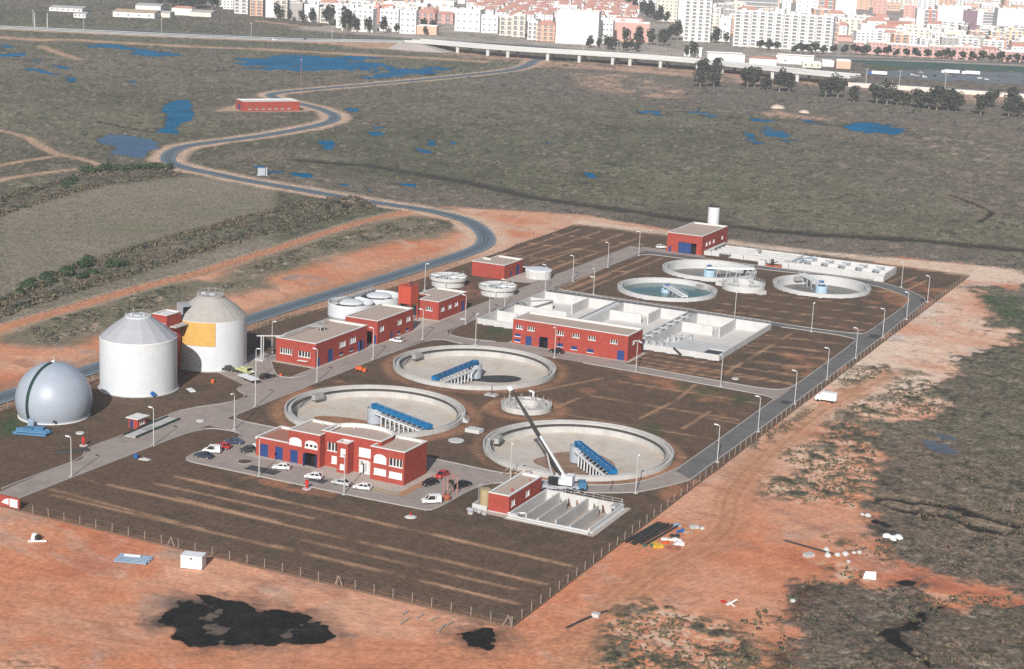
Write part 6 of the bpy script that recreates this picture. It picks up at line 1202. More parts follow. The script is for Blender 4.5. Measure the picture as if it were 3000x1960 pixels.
MB().box(-1.2, -1.3, 0.02, 1.4, 1.0, 0.6).build('footing', 'concrete', t)
t = thing('pipe_riser', 'short bent grey pipe on a pad outside the tank by the workshop', 'pipe', (-72.0, 133.2, 0)); MB().box(-1.6, -1.2, 0, 1.6, 1.0, 0.3).build('pad', 'concrete', t); MB().bar((0, 0, 0.3), (0, 0, 2.6), 0.12, 8).build('pipe', 'dark_metal', t)
t = thing('pipe_riser', 'white bent pipe beside the tank by the workshop, nearer the crane tip', 'pipe', (-62.5, 138.0, 0)); b = MB(); b.bar((-1.2, 0.6, 1.3), (0.2, 0, 1.3), 0.3, 10); b.bar((0.2, 0, 1.3), (0.2, 0, 0), 0.3, 10); b.build('pipe', 'plastic_white', t)
t = thing('tank_steps', 'short grey steel steps on the rim of the tank behind the office', 'steps', (-66.8, 107.2, 0), R(13))
b = MB()
for k in range(4): b.box(0.35*k, -0.5, 0.0, 0.35*k+0.34, 0.5, 1.2-0.28*k)
b.build('tread', 'galv', t); b = MB()
for s in (-0.55, 0.55): b.bar((-0.6, s, 1.1), (-0.6, s, 2.1), 0.04, 4); b.bar((1.4, s, 0.2), (1.4, s, 1.2), 0.04, 4); b.bar((-0.6, s, 2.1), (1.4, s, 1.2), 0.04, 4)
b.build('handrail', 'galv', t)
o = MB().ribbon([(-15.5, 79.0), (-16.4, 82.2), (-17.6, 85.4)], 0.12, 0.08, 0.1).build('hose', 'dark_metal'); tag(o, 'dark hose lying across the road from the tank by the crane', 'hose')

# ---------------------------------------------------------------- things on the bare ground outside
t = thing('site_container', 'white site container on the orange ground in front of the fence', 'container', (-65.7, -9.0, 0), R(17))
MB().box(0, 0, 0.12, 4.1, 2.5, 2.5).build('body', 'plastic_white', t); MB().box(-0.06, -0.06, 2.5, 4.16, 2.56, 2.62).build('roof', 'plastic_white', t)
MB().box(1.75, -0.03, 1.95, 2.3, -0.003, 2.25).build('vent', 'dark_metal', t); MB().box(4.103, 0.5, 0.5, 4.13, 1.9, 2.1).build('door', 'white_trim', t)
for x in (0.2, 3.7): MB().box(x, 0.1, 0, x+0.25, 2.4, 0.12).build('skid', 'dark_metal', t)
b = MB(); random.seed(9)
for k in range(9): b.box(-3.3, -2.0+0.43*k, 0.08+0.05*(k % 3), 3.1+random.uniform(-.3, .3), -1.6+0.43*k, 0.3+0.06*(k % 3))
o = b.build('panel_stack', 'pale_panel', None, (-75.6, -10.2, 0), R(18)); tag(o, 'stack of pale blue panels lying on the orange ground', 'panel stack')
o = MB().box(-1.6, -0.22, 0, 1.6, 0.22, 0.42).build('plank', 'plastic_white', None, (-76.4, -9.6, 0.3), R(18)); tag(o, 'white board lying across the stack of pale blue panels', 'board')
def plank(x0, y0, x1, y1, lab, m='wood', r=0.13, g=None):
    o = MB().beam((x0, y0, 0.16), (x1, y1, 0.2), 0.28, 0.2).build('fence_post_spare' if m != 'wood' else 'plank', m); tag(o, lab, 'post', g)
for x0, y0, x1, y1 in ((-17.5, -10.7, -17.6, -7.4), (-10.2, -10.1, -10.8, -6.5), (-19.3, -6.7, -19.3, -4.3), (-16.3, -6.9, -16.3, -4.5), (-13.8, -6.4, -13.5, -4.5), (-10.3, -6.9, -10.3, -4.2)):
    plank(x0, y0, x1, y1, 'pale spare post lying on the bare ground near the small black pool', 'post_grey', g='spare posts lying in front of the fence')
t = thing('scrap_motor', 'white and grey machine part lying alone at the left of the orange ground', 'scrap', (-98.4, -11.6, 0)); MB().cyl(0, 0, 0, 1.2, 0.75, 10, 0.5).build('housing', 'plastic_white', t); MB().box(0.5, -0.6, 0, 1.1, 0.5, 1.0).build('motor', 'dark_metal', t)
o = MB().beam((-98.4, -13.4, 0.15), (-95.6, -11.4, 0.15), 0.3, 0.28).build('plank', 'plastic_white'); tag(o, 'white beam lying beside the white machine part', 'beam')
b = MB(); random.seed(21)
for k in range(26): x = random.uniform(-2.4, 2.4); b.bar((x-0.3, -7.2+random.uniform(-.8, .8), 0.15+0.12*(k % 4)), (x+0.5, 7.0+random.uniform(-.8, .8), 0.15+0.12*(k % 4)), 0.12, 6)
o = b.build('pipe_stack', 'dark_metal', None, (2.6, 57.2, 0), R(-3)); tag(o, 'stack of long black pipes lying outside the right fence', 'pipe stack')
random.seed(33)
JC = ['yellow_paint', 'plastic_white', 'green_net', 'blue_bright', 'orange_paint', 'dark_metal', 'wood', 'plastic_white', 'yellow_paint', 'pale_panel', 'concrete', 'plastic_white']
JN = dict(yellow_paint='yellow', plastic_white='white', green_net='green', blue_bright='blue', orange_paint='orange', dark_metal='black', wood='brown', pale_panel='pale blue', concrete='grey')
for k, (x, y) in enumerate(((6.2, 51.6), (6.4, 55.4), (5.0, 50.2), (7.2, 61.6), (7.4, 54.0), (7.6, 58.4), (9.2, 61.8), (8.2, 56.2), (7.0, 50.4), (5.6, 64.6), (9.6, 65.4), (10.0, 54.2))):
    b = MB()
    for j in range(4): a, s = random.uniform(-0.8, 0.8), random.uniform(.35, .8); q = random.uniform(0, 3.1); b.beam((a, a*0.6, s*0.4), (a+1.2*s*math.cos(q), a*0.6+1.2*s*math.sin(q), s*0.5), s*1.1, s*0.7)
    o = b.build('rubbish', JC[k], None, (x, y, 0)); tag(o, JN[JC[k]]+' scrap in the rubbish heap beside the stack of black pipes', 'rubbish', 'scraps in the heap beside the black pipes')
o = MB().lathe([(1.5, 0), (1.5, 0.12), (1.1, 0.12), (1.1, 0.05), (0.8, 0.05), (0.8, 0.15), (0.45, 0.15), (0.45, 0)], 24).build('hose_coil', mat('hose_red', (0.35, 0.13, 0.08)), None, (9.6, 52.2, 0.05)); tag(o, 'coil of brown hose on the orange ground beside the rubbish heap', 'hose coil')
def blob(b, r, n=8, sq=0.7):
    q = [(r*random.uniform(.8, 1.15)*math.cos(R(a)), sq*r*math.sin(R(a))) for a in (-30, 0, 30, 60)]
    b.lathe([(x, max(z_+r*0.35, 0)) for x, z_ in q]+[(0.01, sq*r*1.3)], n)
GB = 'white rubble lumps where the orange ground ends'
for x, y, r in ((36.5, 67.8, .75), (37.7, 64.8, .75), (39.3, 66.2, .7), (40.6, 67.3, .85), (42.7, 70.1, .6), (41.8, 69.4, .5), (38.3, 93.1, .85), (37.0, 93.6, .5), (38.9, 37.6, .6), (42.2, 63.8, .5), (29.0, 29.5, .45), (37.2, 66.4, .4)):
    b = MB(); blob(b, r, 7); o = b.build('rubble_lump', 'concrete_white', None, (x, y, 0)); tag(o, 'white rubble lump on the edge of the orange ground at the right', 'rubble', GB)
b = MB(); 
for dx, dy in ((0, 0), (1.4, -0.5), (2.2, 0.6)):
    n0 = len(b.v); blob(b, 1.0, 8); b.v[n0:] = [(v[0]+dx, v[1]+dy, v[2]) for v in b.v[n0:]]
o = b.build('rubble_heap', 'plastic_white', None, (45.2, 82.2, 0)); tag(o, 'white heap of bags lying alone in the marsh grass at the right', 'rubble')
o = MB().box(-1.0, -0.7, 0, 1.0, 0.7, 0.7).build('pallet_box', 'concrete', None, (34.4, 62.7, 0), R(60)); tag(o, 'grey box on the orange ground beside the long dark pipe', 'box')
b = MB(); b.ribbon([(27.6, 68.6), (32.3, 67.6), (38.4, 66.4)], 0.28, 0.05, 0.3); o = b.build('dark_pipe', 'dark_metal'); tag(o, 'long dark pipe lying beside the white rubble lumps', 'pipe')
b = MB(); b.beam((23.2, 32.0, 0.3), (24.2, 33.6, 0.9), 0.3, 0.2); b.beam((24.4, 31.8, 0.2), (22.8, 33.0, 0.3), 0.25, 0.2); o = b.build('broken_frame', 'plastic_white', None, (6.0, -2.6, 0)); tag(o, 'white broken frame in the rubbish at the foot of the orange bank', 'scrap')
b = MB(); b.beam((22.4, 33.2, 0.3), (23.6, 32.8, 0.35), 0.4, 0.25); o = b.build('red_scrap', 'red_paint', None, (5.0, -2.9, 0)); tag(o, 'red scrap in the rubbish at the foot of the orange bank', 'scrap')
o = MB().add([(-1.2, -0.6, 0), (1.3, -0.4, 0.1), (1.0, 0.5, 1.4), (-1.0, 0.2, 1.2), (-1.2, -0.4, 0), (1.3, -0.2, 0.1), (1.0, 0.7, 1.4), (-1.0, 0.4, 1.2)], [(0, 1, 2, 3), (7, 6, 5, 4), (0, 4, 5, 1), (1, 5, 6, 2), (2, 6, 7, 3), (3, 7, 4, 0)]).build('white_sheet', 'plastic_white', None, (48.2, 57.4, 0)); tag(o, 'white leaning sheet on the strip of pale ground at the right', 'sheet')
t = thing('ditch_sluice', 'dark crooked channel wall on the orange ground near the front right corner', 'channel', (10.6, 11.5, 0)); 
MB().ribbon([(-2.6, -7.6), (-1.6, -3.0), (-0.4, 1.2), (0.6, 3.4)], 0.45, -0.05, 0.25).build('channel_wall', 'dark_metal', t); MB().box(-0.9, -0.6, 0, 0.4, 0.5, 0.7).build('slab', 'concrete_white', t)
t = thing('transformer_kiosk', 'pale blue steel kiosk standing beside the outer road on the marsh', 'kiosk', (-328.5, 408.0, 0), R(25))
MB().box(-2.0, -1.2, 0.3, 1.5, 1.2, 3.6).build('cabinet', 'drum_steel', t); MB().box(1.7, -0.5, 0.2, 2.2, 0.5, 4.0).build('end_post', 'galv', t); MB().box(-2.6, -1.6, 0, 2.6, 1.6, 0.3).build('base', 'concrete', t)
for k, (x, y, r, lab) in enumerate(((-241.0, 905, 5.0, 'larger pale earth mound beyond the marsh pools'), (-218.0, 891, 4.0, 'smaller pale earth mound beyond the marsh pools'), (-139.5, 272, 3.2, 'pale sand heap left of the thickener house'), (-143, 277, 2.4, 'small sand heap between the outer road and the thickener house'))):
    b = MB(); random.seed(40+k); prof = [(r*math.cos(R(a)), r*0.55*math.sin(R(a))) for a in range(0, 91, 15)]; b.lathe(prof, 14); b.v = [(v[0]*random.uniform(.9, 1.1), v[1]*random.uniform(.9, 1.1), v[2]*random.uniform(.9, 1.05)) for v in b.v]
    o = b.build('earth_mound', mat('pale_earth', (0.55, 0.44, 0.36), var=0.15, scale=0.3), None, (x, y, -0.2)); tag(o, lab, 'mound')
# people: two workers by the far road works are too small to show; none are modelled

# ---------------------------------------------------------------- hedges, bushes and trees
def leaf_blob(b, cx, cy, cz, rx, ry, rz_, n, s):
    for _ in range(n):
        for _q in range(9):
            p = Vector((random.uniform(-1, 1), random.uniform(-1, 1), random.uniform(-1, 1)))
            if 0.25 < p.length < 1: break
        p = p.normalized()*(p.length**0.5); c = Vector((cx+p.x*rx, cy+p.y*ry, cz+p.z*rz_))
        d = (p+Vector((random.uniform(-.7, .7), random.uniform(-.7, .7), random.uniform(-.2, .9)))).normalized(); u = d.orthogonal().normalized(); u.rotate(Matrix.Rotation(random.uniform(0, 6.28), 3, d)); v = d.cross(u); k = s*random.uniform(.6, 1.3)
        b.add([c-u*k-v*k*0.6, c+u*k-v*k*0.5, c+u*k*0.7+v*k*0.7, c-u*k*0.6+v*k*0.6], [(0, 1, 2, 3)])
def inside(p, poly):
    c = False; n = len(poly)
    for i in range(n):
        a, b = poly[i], poly[(i+1) % n]
        if (a[1] > p[1]) != (b[1] > p[1]) and p[0] < (b[0]-a[0])*(p[1]-a[1])/(b[1]-a[1])+a[0]: c = not c
    return c
H1 = [(-235, 105), (-246.5, 143.7), (-262, 194.1), (-266.9, 237.4), (-270.2, 276.2), (-273, 309), (-274.7, 362.3), (-265, 385), (-244, 367), (-243, 322), (-245, 291), (-241.2, 236.4), (-237.3, 199.2), (-234.5, 161.2), (-228, 120)]
H2 = [(-345, 235), (-374.9, 286.6), (-383, 323.9), (-395, 367), (-372, 393), (-354.1, 384), (-362, 337.6), (-352, 280.7), (-340, 240)]
def segd(p, a, b):
    ax, ay = a; ex, ey = b[0]-ax, b[1]-ay; t_ = max(0, min(1, ((p[0]-ax)*ex+(p[1]-ay)*ey)/(ex*ex+ey*ey+1e-9))); return math.hypot(p[0]-ax-t_*ex, p[1]-ay-t_*ey)
def hedge(poly, label, n, seed):
    random.seed(seed); b = MB(); xs = [p[0] for p in poly]; ys = [p[1] for p in poly]; k = 0
    while k < n:
        p = (random.uniform(min(xs), max(xs)), random.uniform(min(ys), max(ys)))
        if not inside(p, poly): continue
        dd = min(segd(p, poly[i], poly[(i+1) % len(poly)]) for i in range(len(poly)))
        if random.random() > (1.0 if dd < 5 else 0.16): continue
        k += 1
        h = random.choice((0.35, 0.45, 0.55, 0.7, 1.1)); b.cur = random.choice((0, 0, 0, 1, 1, 2)); leaf_blob(b, p[0], p[1], h*0.5, h*1.25, h*1.25, h*0.8, int(9+7*h), 0.42)
    o = b.build('scrub', ['leaf_brown', 'leaf_dark', mat('leaf_tan', (0.17, 0.13, 0.09), var=0.3)]); tag(o, label, 'scrub', kind='stuff')
hedge(H1, 'broad belt of brown and olive scrub along the ditch beyond the orange track', 1700, 1)
hedge(H2, 'belt of scrub between the two fields at the left', 700, 2)
def tufts(polys, n, label, seed, mats, hs, leaf=0.3):
    random.seed(seed); b = MB(); bb = [(min(p[0] for p in q), max(p[0] for p in q), min(p[1] for p in q), max(p[1] for p in q)) for q in polys]; ar = [(x[1]-x[0])*(x[3]-x[2]) for x in bb]; k = 0; g = 0
    while k < n and g < n*30:
        g += 1; i = random.choices(range(len(polys)), ar)[0]; p = (random.uniform(bb[i][0], bb[i][1]), random.uniform(bb[i][2], bb[i][3]))
        if not inside(p, polys[i]): continue
        if math.sin(p[0]*.31+2*math.sin(p[1]*.17))+math.sin(p[1]*.27+1.5*math.sin(p[0]*.23)) < random.uniform(-1.6, 1.0): continue
        k += 1; h = random.choice(hs); b.cur = random.randrange(len(mats)); leaf_blob(b, p[0], p[1], h*0.35, h*random.uniform(.8, 1.6), h*random.uniform(.8, 1.3), h*0.5, int(6+7*h), leaf)
    o = b.build('scrub', mats); tag(o, label, 'scrub', kind='stuff')
tufts(GD['scrub'][:7]+[GD['scrub'][12]], 1900, 'dark olive tufts scattered over the bare orange ground at the right', 51, ['leaf_olive', 'leaf_brown', 'leaf_olive', 'leaf_brown'], (0.12, 0.15, 0.2, 0.28, 0.4), 0.24)
tufts([[(18, -25), (33, 20), (38, 50), (52, 55), (75, 62), (110, 30), (90, -40)], [(44, 72), (46, 100), (50, 140), (62, 175), (130, 190), (150, 80), (80, 66)]], 2600, 'low brown marsh shrubs at the right of the orange ground', 52, ['leaf_brown', 'leaf_dark', mat('leaf_rust', (0.14, 0.092, 0.066), var=0.3), 'leaf_olive'], (0.35, 0.5, 0.6, 0.9), 0.3)
tufts(GD['scrub'][7:11], 900, 'grey olive tufts on the strip between the orange track and the outer road', 53, ['leaf_brown', 'leaf_dark'], (0.3, 0.4, 0.6, 0.8))
def bush_mesh(seed, r, h, m):
    random.seed(seed); b = MB()
    for _ in range(7): leaf_blob(b, random.uniform(-r*.5, r*.5), random.uniform(-r*.5, r*.5), h*random.uniform(.3, .62), r*.55, r*.55, h*.4, 70, 0.34)
    return b
GBU = 'dark green bushes in the scrub belts'
first = None
for i, (x, y, s) in enumerate(((-246, 152, 1.1), (-250, 160, 1.3), (-254, 166, 1.2), (-252, 172, 1.4), (-257, 178, 1.2), (-254, 184, 1.5), (-259, 190, 1.1), (-258, 197, 1.6), (-249, 190, 1.2), (-247, 183, 1.3), (-263, 206, 1.3), (-250, 203, 1.5), (-249, 208, 1.0), (-391, 362, 1.9), (-389, 371, 2.1), (-385, 377, 1.7), (-383, 384, 1.8), (-379, 388, 1.5), (-377, 393, 1.7), (-372, 396, 1.5), (-376, 330, 1.3), (-380, 337, 1.4), (-371, 322, 1.2))):
    if first is None:
        first = bush_mesh(60, 2.6, 3.2, 0).build('bush', 'leaf_green'); o = first
    else: o = first.copy(); COL.objects.link(o)
    o.location = (x, y, 0); o.rotation_euler = (0, 0, i*1.3); s *= 0.8; o.scale = (s, s, s*random.uniform(.6, .85)); tag(o, 'dark green rounded bush in the '+('scrub belt beyond the orange track' if x > -300 else 'scrub belt between the fields'), 'bush', GBU if x > -300 else 'dark green bushes between the fields')
# bare dark shrubs at the far end of the near scrub belt
for i, (x, y) in enumerate(((-262, 352), (-257, 349), (-254, 357), (-249, 352), (-247, 361), (-259, 362))):
    random.seed(70+i); b = MB()
    for k in range(26): a = random.uniform(0, 6.28); l = random.uniform(1.5, 3.6); b.bar((random.uniform(-.5, .5), random.uniform(-.5, .5), 0), (l*.45*math.cos(a), l*.45*math.sin(a), l), 0.09, 3, 0.03)
    o = b.build('bare_shrub', 'dark_metal', None, (x, y, 0)); tag(o, 'bare dark shrub beside the outer road at the end of the scrub belt', 'shrub', 'bare shrubs beside the outer road')
def tree(name, seed, h, r, trunk, mt, lobes=9, leaf=0.75, per=46):
    random.seed(seed); t = thing(name, '', 'tree'); b = MB(); b.bar((0, 0, -0.3), (0.2, 0.1, trunk), h*0.028, 7, h*0.02); tips = []
    for k in range(lobes):
        a = k*2.4+random.uniform(-.4, .4); q = random.uniform(.15, .62)*r; z_ = trunk+(h-trunk)*random.uniform(.18, .86); tips.append((q*math.cos(a), q*math.sin(a), z_)); b.bar((0.2, 0.1, trunk*random.uniform(.7, 1)), tips[-1], h*0.013, 5, h*0.005)
    b.build('trunk', 'bark', t); b = MB()
    for x, y, z_ in tips: leaf_blob(b, x, y, z_, r*random.uniform(.34, .5), r*random.uniform(.34, .5), (h-trunk)*random.uniform(.16, .26), per, leaf)
    b.build('crown', mt, t); return t
EU = [tree('eucalyptus_tree', 81+k, hh, rr, tr, 'leaf_dark', 14, 0.7, 60) for k, (hh, rr, tr) in enumerate(((16, 7.2, 3.0), (13, 6.4, 2.2), (18, 8.2, 3.4)))]
GT = 'dark eucalyptus trees in the line in front of the viaduct'
SP = [(-304, 1044, 1), (-291, 1035, .7), (-278, 1025, 1), (-272, 1030, .9), (-238, 1011, 1.1), (-231, 1019, 1), (-212, 995, .75), (-196, 997, 1.1), (-189, 999, 1), (-181, 998, .7), (-164, 991, 1.05), (-157, 993, .9), (-150, 986, 1.1), (-143, 993, 1.15), (-137, 989, .8), (-119, 984, .9), (-123, 1041, 1), (-107, 1040, 1), (-335, 1007, .9), (-367, 1100, 1.1), (-327, 1016, .9), (-362, 1122, .9), (-308, 1039, 1.1), (-312, 1050, .8), (-291, 1026, .6), (-330, 1030, .6), (-100, 985, .8), (-93, 990, .7), (-176, 1003, .7), (-84, 990, .8)]
for i, (x, y, s) in enumerate(SP):
    o = EU[i] if i < 3 else dup(EU[i % 3], (x, y, 0), i*1.7, scale=s)
    if i < 3: o.location = (x, y, 0); o.scale = (s, s, s)
    tag(o, 'dark eucalyptus tree with a pale trunk standing in front of the viaduct', 'tree', GT)
TOWN = [
 ('long grey roofed white warehouse at the far left of town', -1129, 1226, 35.8, 5.7, 30, 'W', 'w', 6, 1, 'g'),
 ('low white farm shed in front of the long grey roofed warehouse', -1060, 1165, 12.9, 5.8, 14, 'W', 'w', 3, 1, 'g'),
 ('wide white hall with a tan roof at the far left of town', -1035, 1220, 43.2, 7.7, 38, 'W', 'w', 4, 1, 't'),
 ('white hall wing joined behind the tan roofed hall', -1108, 1339, 28.1, 6.7, 30, 'W', 'n', 0, 0, 'g'),
 ('low pale sheds right of the tan roofed hall', -1023, 1252, 17.1, 6.7, 16, 'C', 'n', 0, 0, 'g'),
 ('low cream shed beside the dark wood', -1034, 1301, 22.3, 9.7, 16, 'W', 'n', 0, 0, 'r'),
 ('broad pale low shed in front of the leftmost apartment block', -1010, 1302, 22.9, 6.8, 24, 'C', 'n', 0, 0, 'g'),
 ('leftmost white apartment block of the town', -1074, 1444, 12.4, 16.5, 18, 'W', 'w', 3, 5, 'f'),
 ('white apartment block with balconies, left of the orange framed block', -1017, 1387, 15.6, 22.9, 18, 'W', 'b', 2, 6, 'f'),
 ('apartment block with an orange frame round its balconies', -985, 1370, 14.3, 17.5, 18, 'O', 'b', 2, 5, 'f'),
 ('plain white gable block right of the orange framed block', -966, 1368, 10.0, 23.2, 16, 'W', 'n', 0, 0, 'f'),
 ('white block with narrow balconies behind a tall dark tree', -951, 1367, 13.6, 23.4, 18, 'C', 'b', 2, 5, 'f'),
 ('grey brown gable wall block', -924, 1356, 13.2, 18.4, 18, 'G', 'n', 0, 0, 'f'),
 ('plain white block right of the grey brown gable', -900, 1348, 15.9, 18.1, 18, 'W', 'n', 0, 0, 'f'),
 ('white block with a peach framed balcony bay', -883, 1347, 10.9, 15.8, 16, 'C', 'b', 1, 4, 'f'),
 ('white block with a dark tree in front, left of centre', -836, 1300, 6.0, 21.4, 18, 'W', 'w', 1, 5, 'f'),
 ('big white block at the foot of the town, left of the red stair strip', -798, 1273, 31.9, 22.4, 20, 'W', 'w', 6, 5, 'f'),
 ('narrow red stair block between two white blocks', -850, 1399, 5.8, 18.4, 14, 'R', 'w', 1, 4, 'f'),
 ('broad white block right of the red stair strip', -780, 1305, 19.6, 21.8, 20, 'W', 'w', 4, 4, 'f'),
 ('white block with a pale grey bay left of the red gabled row', -753, 1296, 16.5, 22.7, 18, 'W', 'w', 3, 4, 'f'),
 ('red gabled row of houses with balconies', -791, 1402, 20.1, 19.0, 16, 'P', 'b', 3, 3, 'r'),
 ('second red gabled house, beside dark trees', -809, 1477, 20.6, 13.1, 16, 'P', 'b', 2, 2, 'r'),
 ('long cream hall above the red gabled row', -948, 1697, 62.2, 11.1, 25, 'W', 'n', 0, 0, 'f'),
 ('low orange wall block at the foot of the red gabled row', -737, 1306, 20.9, 8.2, 12, 'O', 'n', 0, 0, 'f'),
 ('white block with a stepped roof above the orange court', -733, 1387, 27.0, 22.4, 22, 'W', 'w', 4, 3, 'f'),
 ('white block with three tall slits', -709, 1391, 17.4, 17.3, 18, 'W', 'w', 3, 3, 'f'),
 ('white block with peach columns of balconies', -679, 1370, 13.8, 18.9, 18, 'C', 'b', 2, 4, 'f'),
 ('peach and white block with balconies in the front row', -662, 1364, 12.9, 21.8, 18, 'C', 'b', 2, 4, 'f'),
 ('white block with blue grey balconies in the front row', -635, 1340, 9.7, 17.7, 18, 'W', 'b', 2, 4, 'f'),
 ('white block with a pink gable in the front row', -620, 1339, 18.1, 20.2, 18, 'O', 'b', 3, 4, 'r'),
 ('great plain white block in the middle of the front row', -584, 1334, 41.9, 31.6, 24, 'W', 'n', 0, 0, 'f'),
 ('white upper wing standing behind the great plain white block', -812, 1809, 30.7, 10.4, 20, 'W', 'w', 4, 2, 'f'),
 ('white block with dark window columns at the end of the front row', -572, 1377, 15.0, 21.5, 20, 'W', 'w', 4, 4, 'f'),
 ('long pink brick hall behind the dark roadside wood', -563, 1423, 37.3, 18.9, 16, 'P', 'n', 0, 0, 'f'),
 ('cream wall row above the pink brick hall', -685, 1712, 33.2, 8.0, 12, 'W', 'n', 0, 0, 'r'),
 ('tall white slab at the top of the avenue', -772, 1988, 25.8, 29.2, 20, 'W', 'w', 4, 6, 'f'),
 ('tall tower with dark window columns beside the avenue', -674, 1810, 25.9, 44.3, 24, 'C', 'w', 5, 10, 'f'),
 ('tall white tower block with two columns of balconies', -518, 1495, 28.0, 52.2, 22, 'W', 'b', 4, 14, 'f'),
 ('plain white tower behind the two column tower', -563, 1565, 7.2, 45.5, 20, 'W', 'n', 0, 0, 'f'),
 ('small white house with a flat roof right of the tall white tower', -499, 1527, 12.4, 22.9, 12, 'W', 'w', 1, 3, 'f'),
 ('white house block above the small flat roofed house', -705, 2102, 32.8, 9.4, 14, 'W', 'n', 0, 0, 'r'),
 ('long white slab block, leftmost of its six units', -461, 1472, 16.9, 35.4, 18, 'W', 'b', 2, 10, 'f'),
 ('long white slab block, second of its six units', -446, 1479, 16.3, 35.8, 18, 'W', 'b', 2, 10, 'f'),
 ('long white slab block, third of its six units', -428, 1476, 17.0, 35.7, 18, 'W', 'b', 2, 10, 'f'),
 ('long white slab block, fourth of its six units with the darkest balconies', -413, 1484, 16.6, 34.6, 18, 'W', 'b', 2, 10, 'f'),
 ('long white slab block, fifth of its six units', -395, 1481, 16.9, 34.8, 18, 'W', 'b', 2, 10, 'f'),
 ('long white slab block, last of its six units', -380, 1489, 17.3, 34.5, 18, 'W', 'b', 2, 10, 'f'),
 ('pinkish block with a long stepped front above the slab', -695, 2227, 65.4, 22.9, 22, 'O', 's', 1, 4, 'f'),
 ('narrow white tower behind the middle of the slab', -618, 2123, 12.3, 26.0, 14, 'W', 'w', 1, 6, 'f'),
 ('white block with a red brown base behind the slab', -630, 2263, 32.4, 26.3, 20, 'W', 'w', 3, 4, 'f'),
 ('bright red tower with white balcony ends', -609, 2290, 24.5, 27.0, 20, 'R', 'b', 2, 5, 'f'),
 ('big white block right of the bright red tower', -502, 2006, 27.0, 32.3, 24, 'W', 'n', 0, 0, 'f'),
 ('long low white terrace right of the slab', -443, 1789, 27.5, 11.5, 16, 'W', 's', 1, 3, 'f'),
 ('pink brown terrace below the long low white terrace', -411, 1677, 25.5, 6.3, 14, 'P', 'n', 0, 0, 'r'),
 ('salmon four storey row house, first of the long row', -348, 1507, 11.3, 10.7, 14, 'P', 'b', 3, 3, 'f'),
 ('salmon row house with pale bays, second of the long row', -330, 1511, 18.4, 11.8, 14, 'P', 'w', 5, 3, 'f'),
 ('salmon row house with a white base, third of the long row', -310, 1512, 21.3, 11.0, 14, 'P', 'b', 4, 3, 'f'),
 ('salmon row house, fourth of the long row', -290, 1520, 22.9, 10.3, 14, 'P', 'w', 6, 3, 'f'),
 ('salmon row house with white bays, fifth of the long row', -268, 1524, 25.1, 11.4, 14, 'P', 'b', 5, 3, 'f'),
 ('salmon row house, sixth of the long row', -244, 1531, 26.6, 12.2, 14, 'P', 'w', 7, 3, 'f'),
 ('salmon row house at the right end of the long row', -201, 1545, 24.1, 9.9, 14, 'P', 'b', 5, 3, 'f'),
 ('red school like hall with cream panels', -412, 1895, 58.7, 15.2, 20, 'R', 'w', 8, 2, 'r'),
 ('white hall with an arched roof in front of the red hall', -357, 1737, 21.1, 11.5, 18, 'W', 'w', 3, 1, 'f'),
 ('cream hall beside the arched roof hall', -334, 1755, 33.1, 9.5, 18, 'W', 'n', 0, 0, 'f'),
 ('cream block behind the salmon row', -304, 1749, 24.4, 15.4, 18, 'C', 'w', 4, 2, 'f'),
 ('pale block with a dark grey stair strip', -453, 2153, 17.3, 24.8, 16, 'P', 'w', 2, 6, 'f'),
 ('white block left of the red and white balconies', -401, 1993, 9.5, 27.0, 16, 'W', 'n', 0, 0, 'f'),
 ('block with red wall and white balconies', -400, 2044, 17.9, 24.6, 16, 'R', 'b', 2, 5, 'f'),
 ('white faceted block in the upper town', -378, 2058, 33.1, 29.6, 22, 'W', 'n', 0, 0, 'f'),
 ('dark purple block in the upper town', -386, 2224, 20.3, 18.5, 18, 'V', 'w', 2, 4, 'f'),
 ('white strip block right of the dark purple block', -372, 2223, 7.8, 20.0, 16, 'W', 'n', 0, 0, 'f'),
 ('peach block with banded balconies in the upper town', -370, 2282, 21.2, 16.7, 18, 'O', 's', 1, 4, 'f'),
 ('broad white block at the upper right', -336, 2262, 40.4, 23.5, 24, 'W', 'n', 0, 0, 'f'),
 ('purple red gabled tower behind the salmon row', -285, 1761, 11.8, 21.9, 16, 'V', 'w', 2, 5, 'f'),
 ('tower with teal and white bands', -271, 1749, 12.2, 20.5, 16, 'W', 's', 1, 7, 'f'),
 ('yellow cream block with dark balconies, left part', -245, 1690, 16.3, 21.1, 18, 'Y', 'b', 2, 6, 'f'),
 ('yellow cream block with dark balconies, right part', -230, 1697, 19.6, 22.4, 18, 'Y', 'b', 3, 6, 'f'),
 ('pink tower at the upper left of the right hand town', -555, 2388, 20.2, 23.9, 16, 'P', 'w', 3, 5, 'f'),
 ('peach tower at the top edge', -611, 2492, 25.1, 20.1, 16, 'O', 'w', 3, 4, 'f'),
 ('white warehouse just behind the viaduct, left one', -405, 1266, 33.8, 6.1, 24, 'W', 'n', 0, 0, 'f'),
 ('white warehouse with a red roof edge behind the viaduct', -369, 1263, 24.3, 7.0, 24, 'W', 'n', 0, 0, 'r'),
 ('white warehouse with two dark doors behind the viaduct', -351, 1300, 34.1, 6.5, 22, 'W', 'w', 2, 1, 'f'),
 ('low cream sheds at the right end of the warehouses', -327, 1274, 16.4, 4.3, 12, 'C', 'w', 3, 1, 'f'),
 ('small white depot with a tan side, rightmost by the viaduct', -320, 1301, 10.7, 4.7, 12, 'W', 'n', 0, 0, 'f'),
 ('tan depot building at the foot of the viaduct', -303, 1291, 12.6, 6.7, 14, 'O', 'n', 0, 0, 'f'),
 ('white cabin left of the warehouses', -447, 1293, 16.3, 6.9, 16, 'W', 'n', 0, 0, 'f'),
]
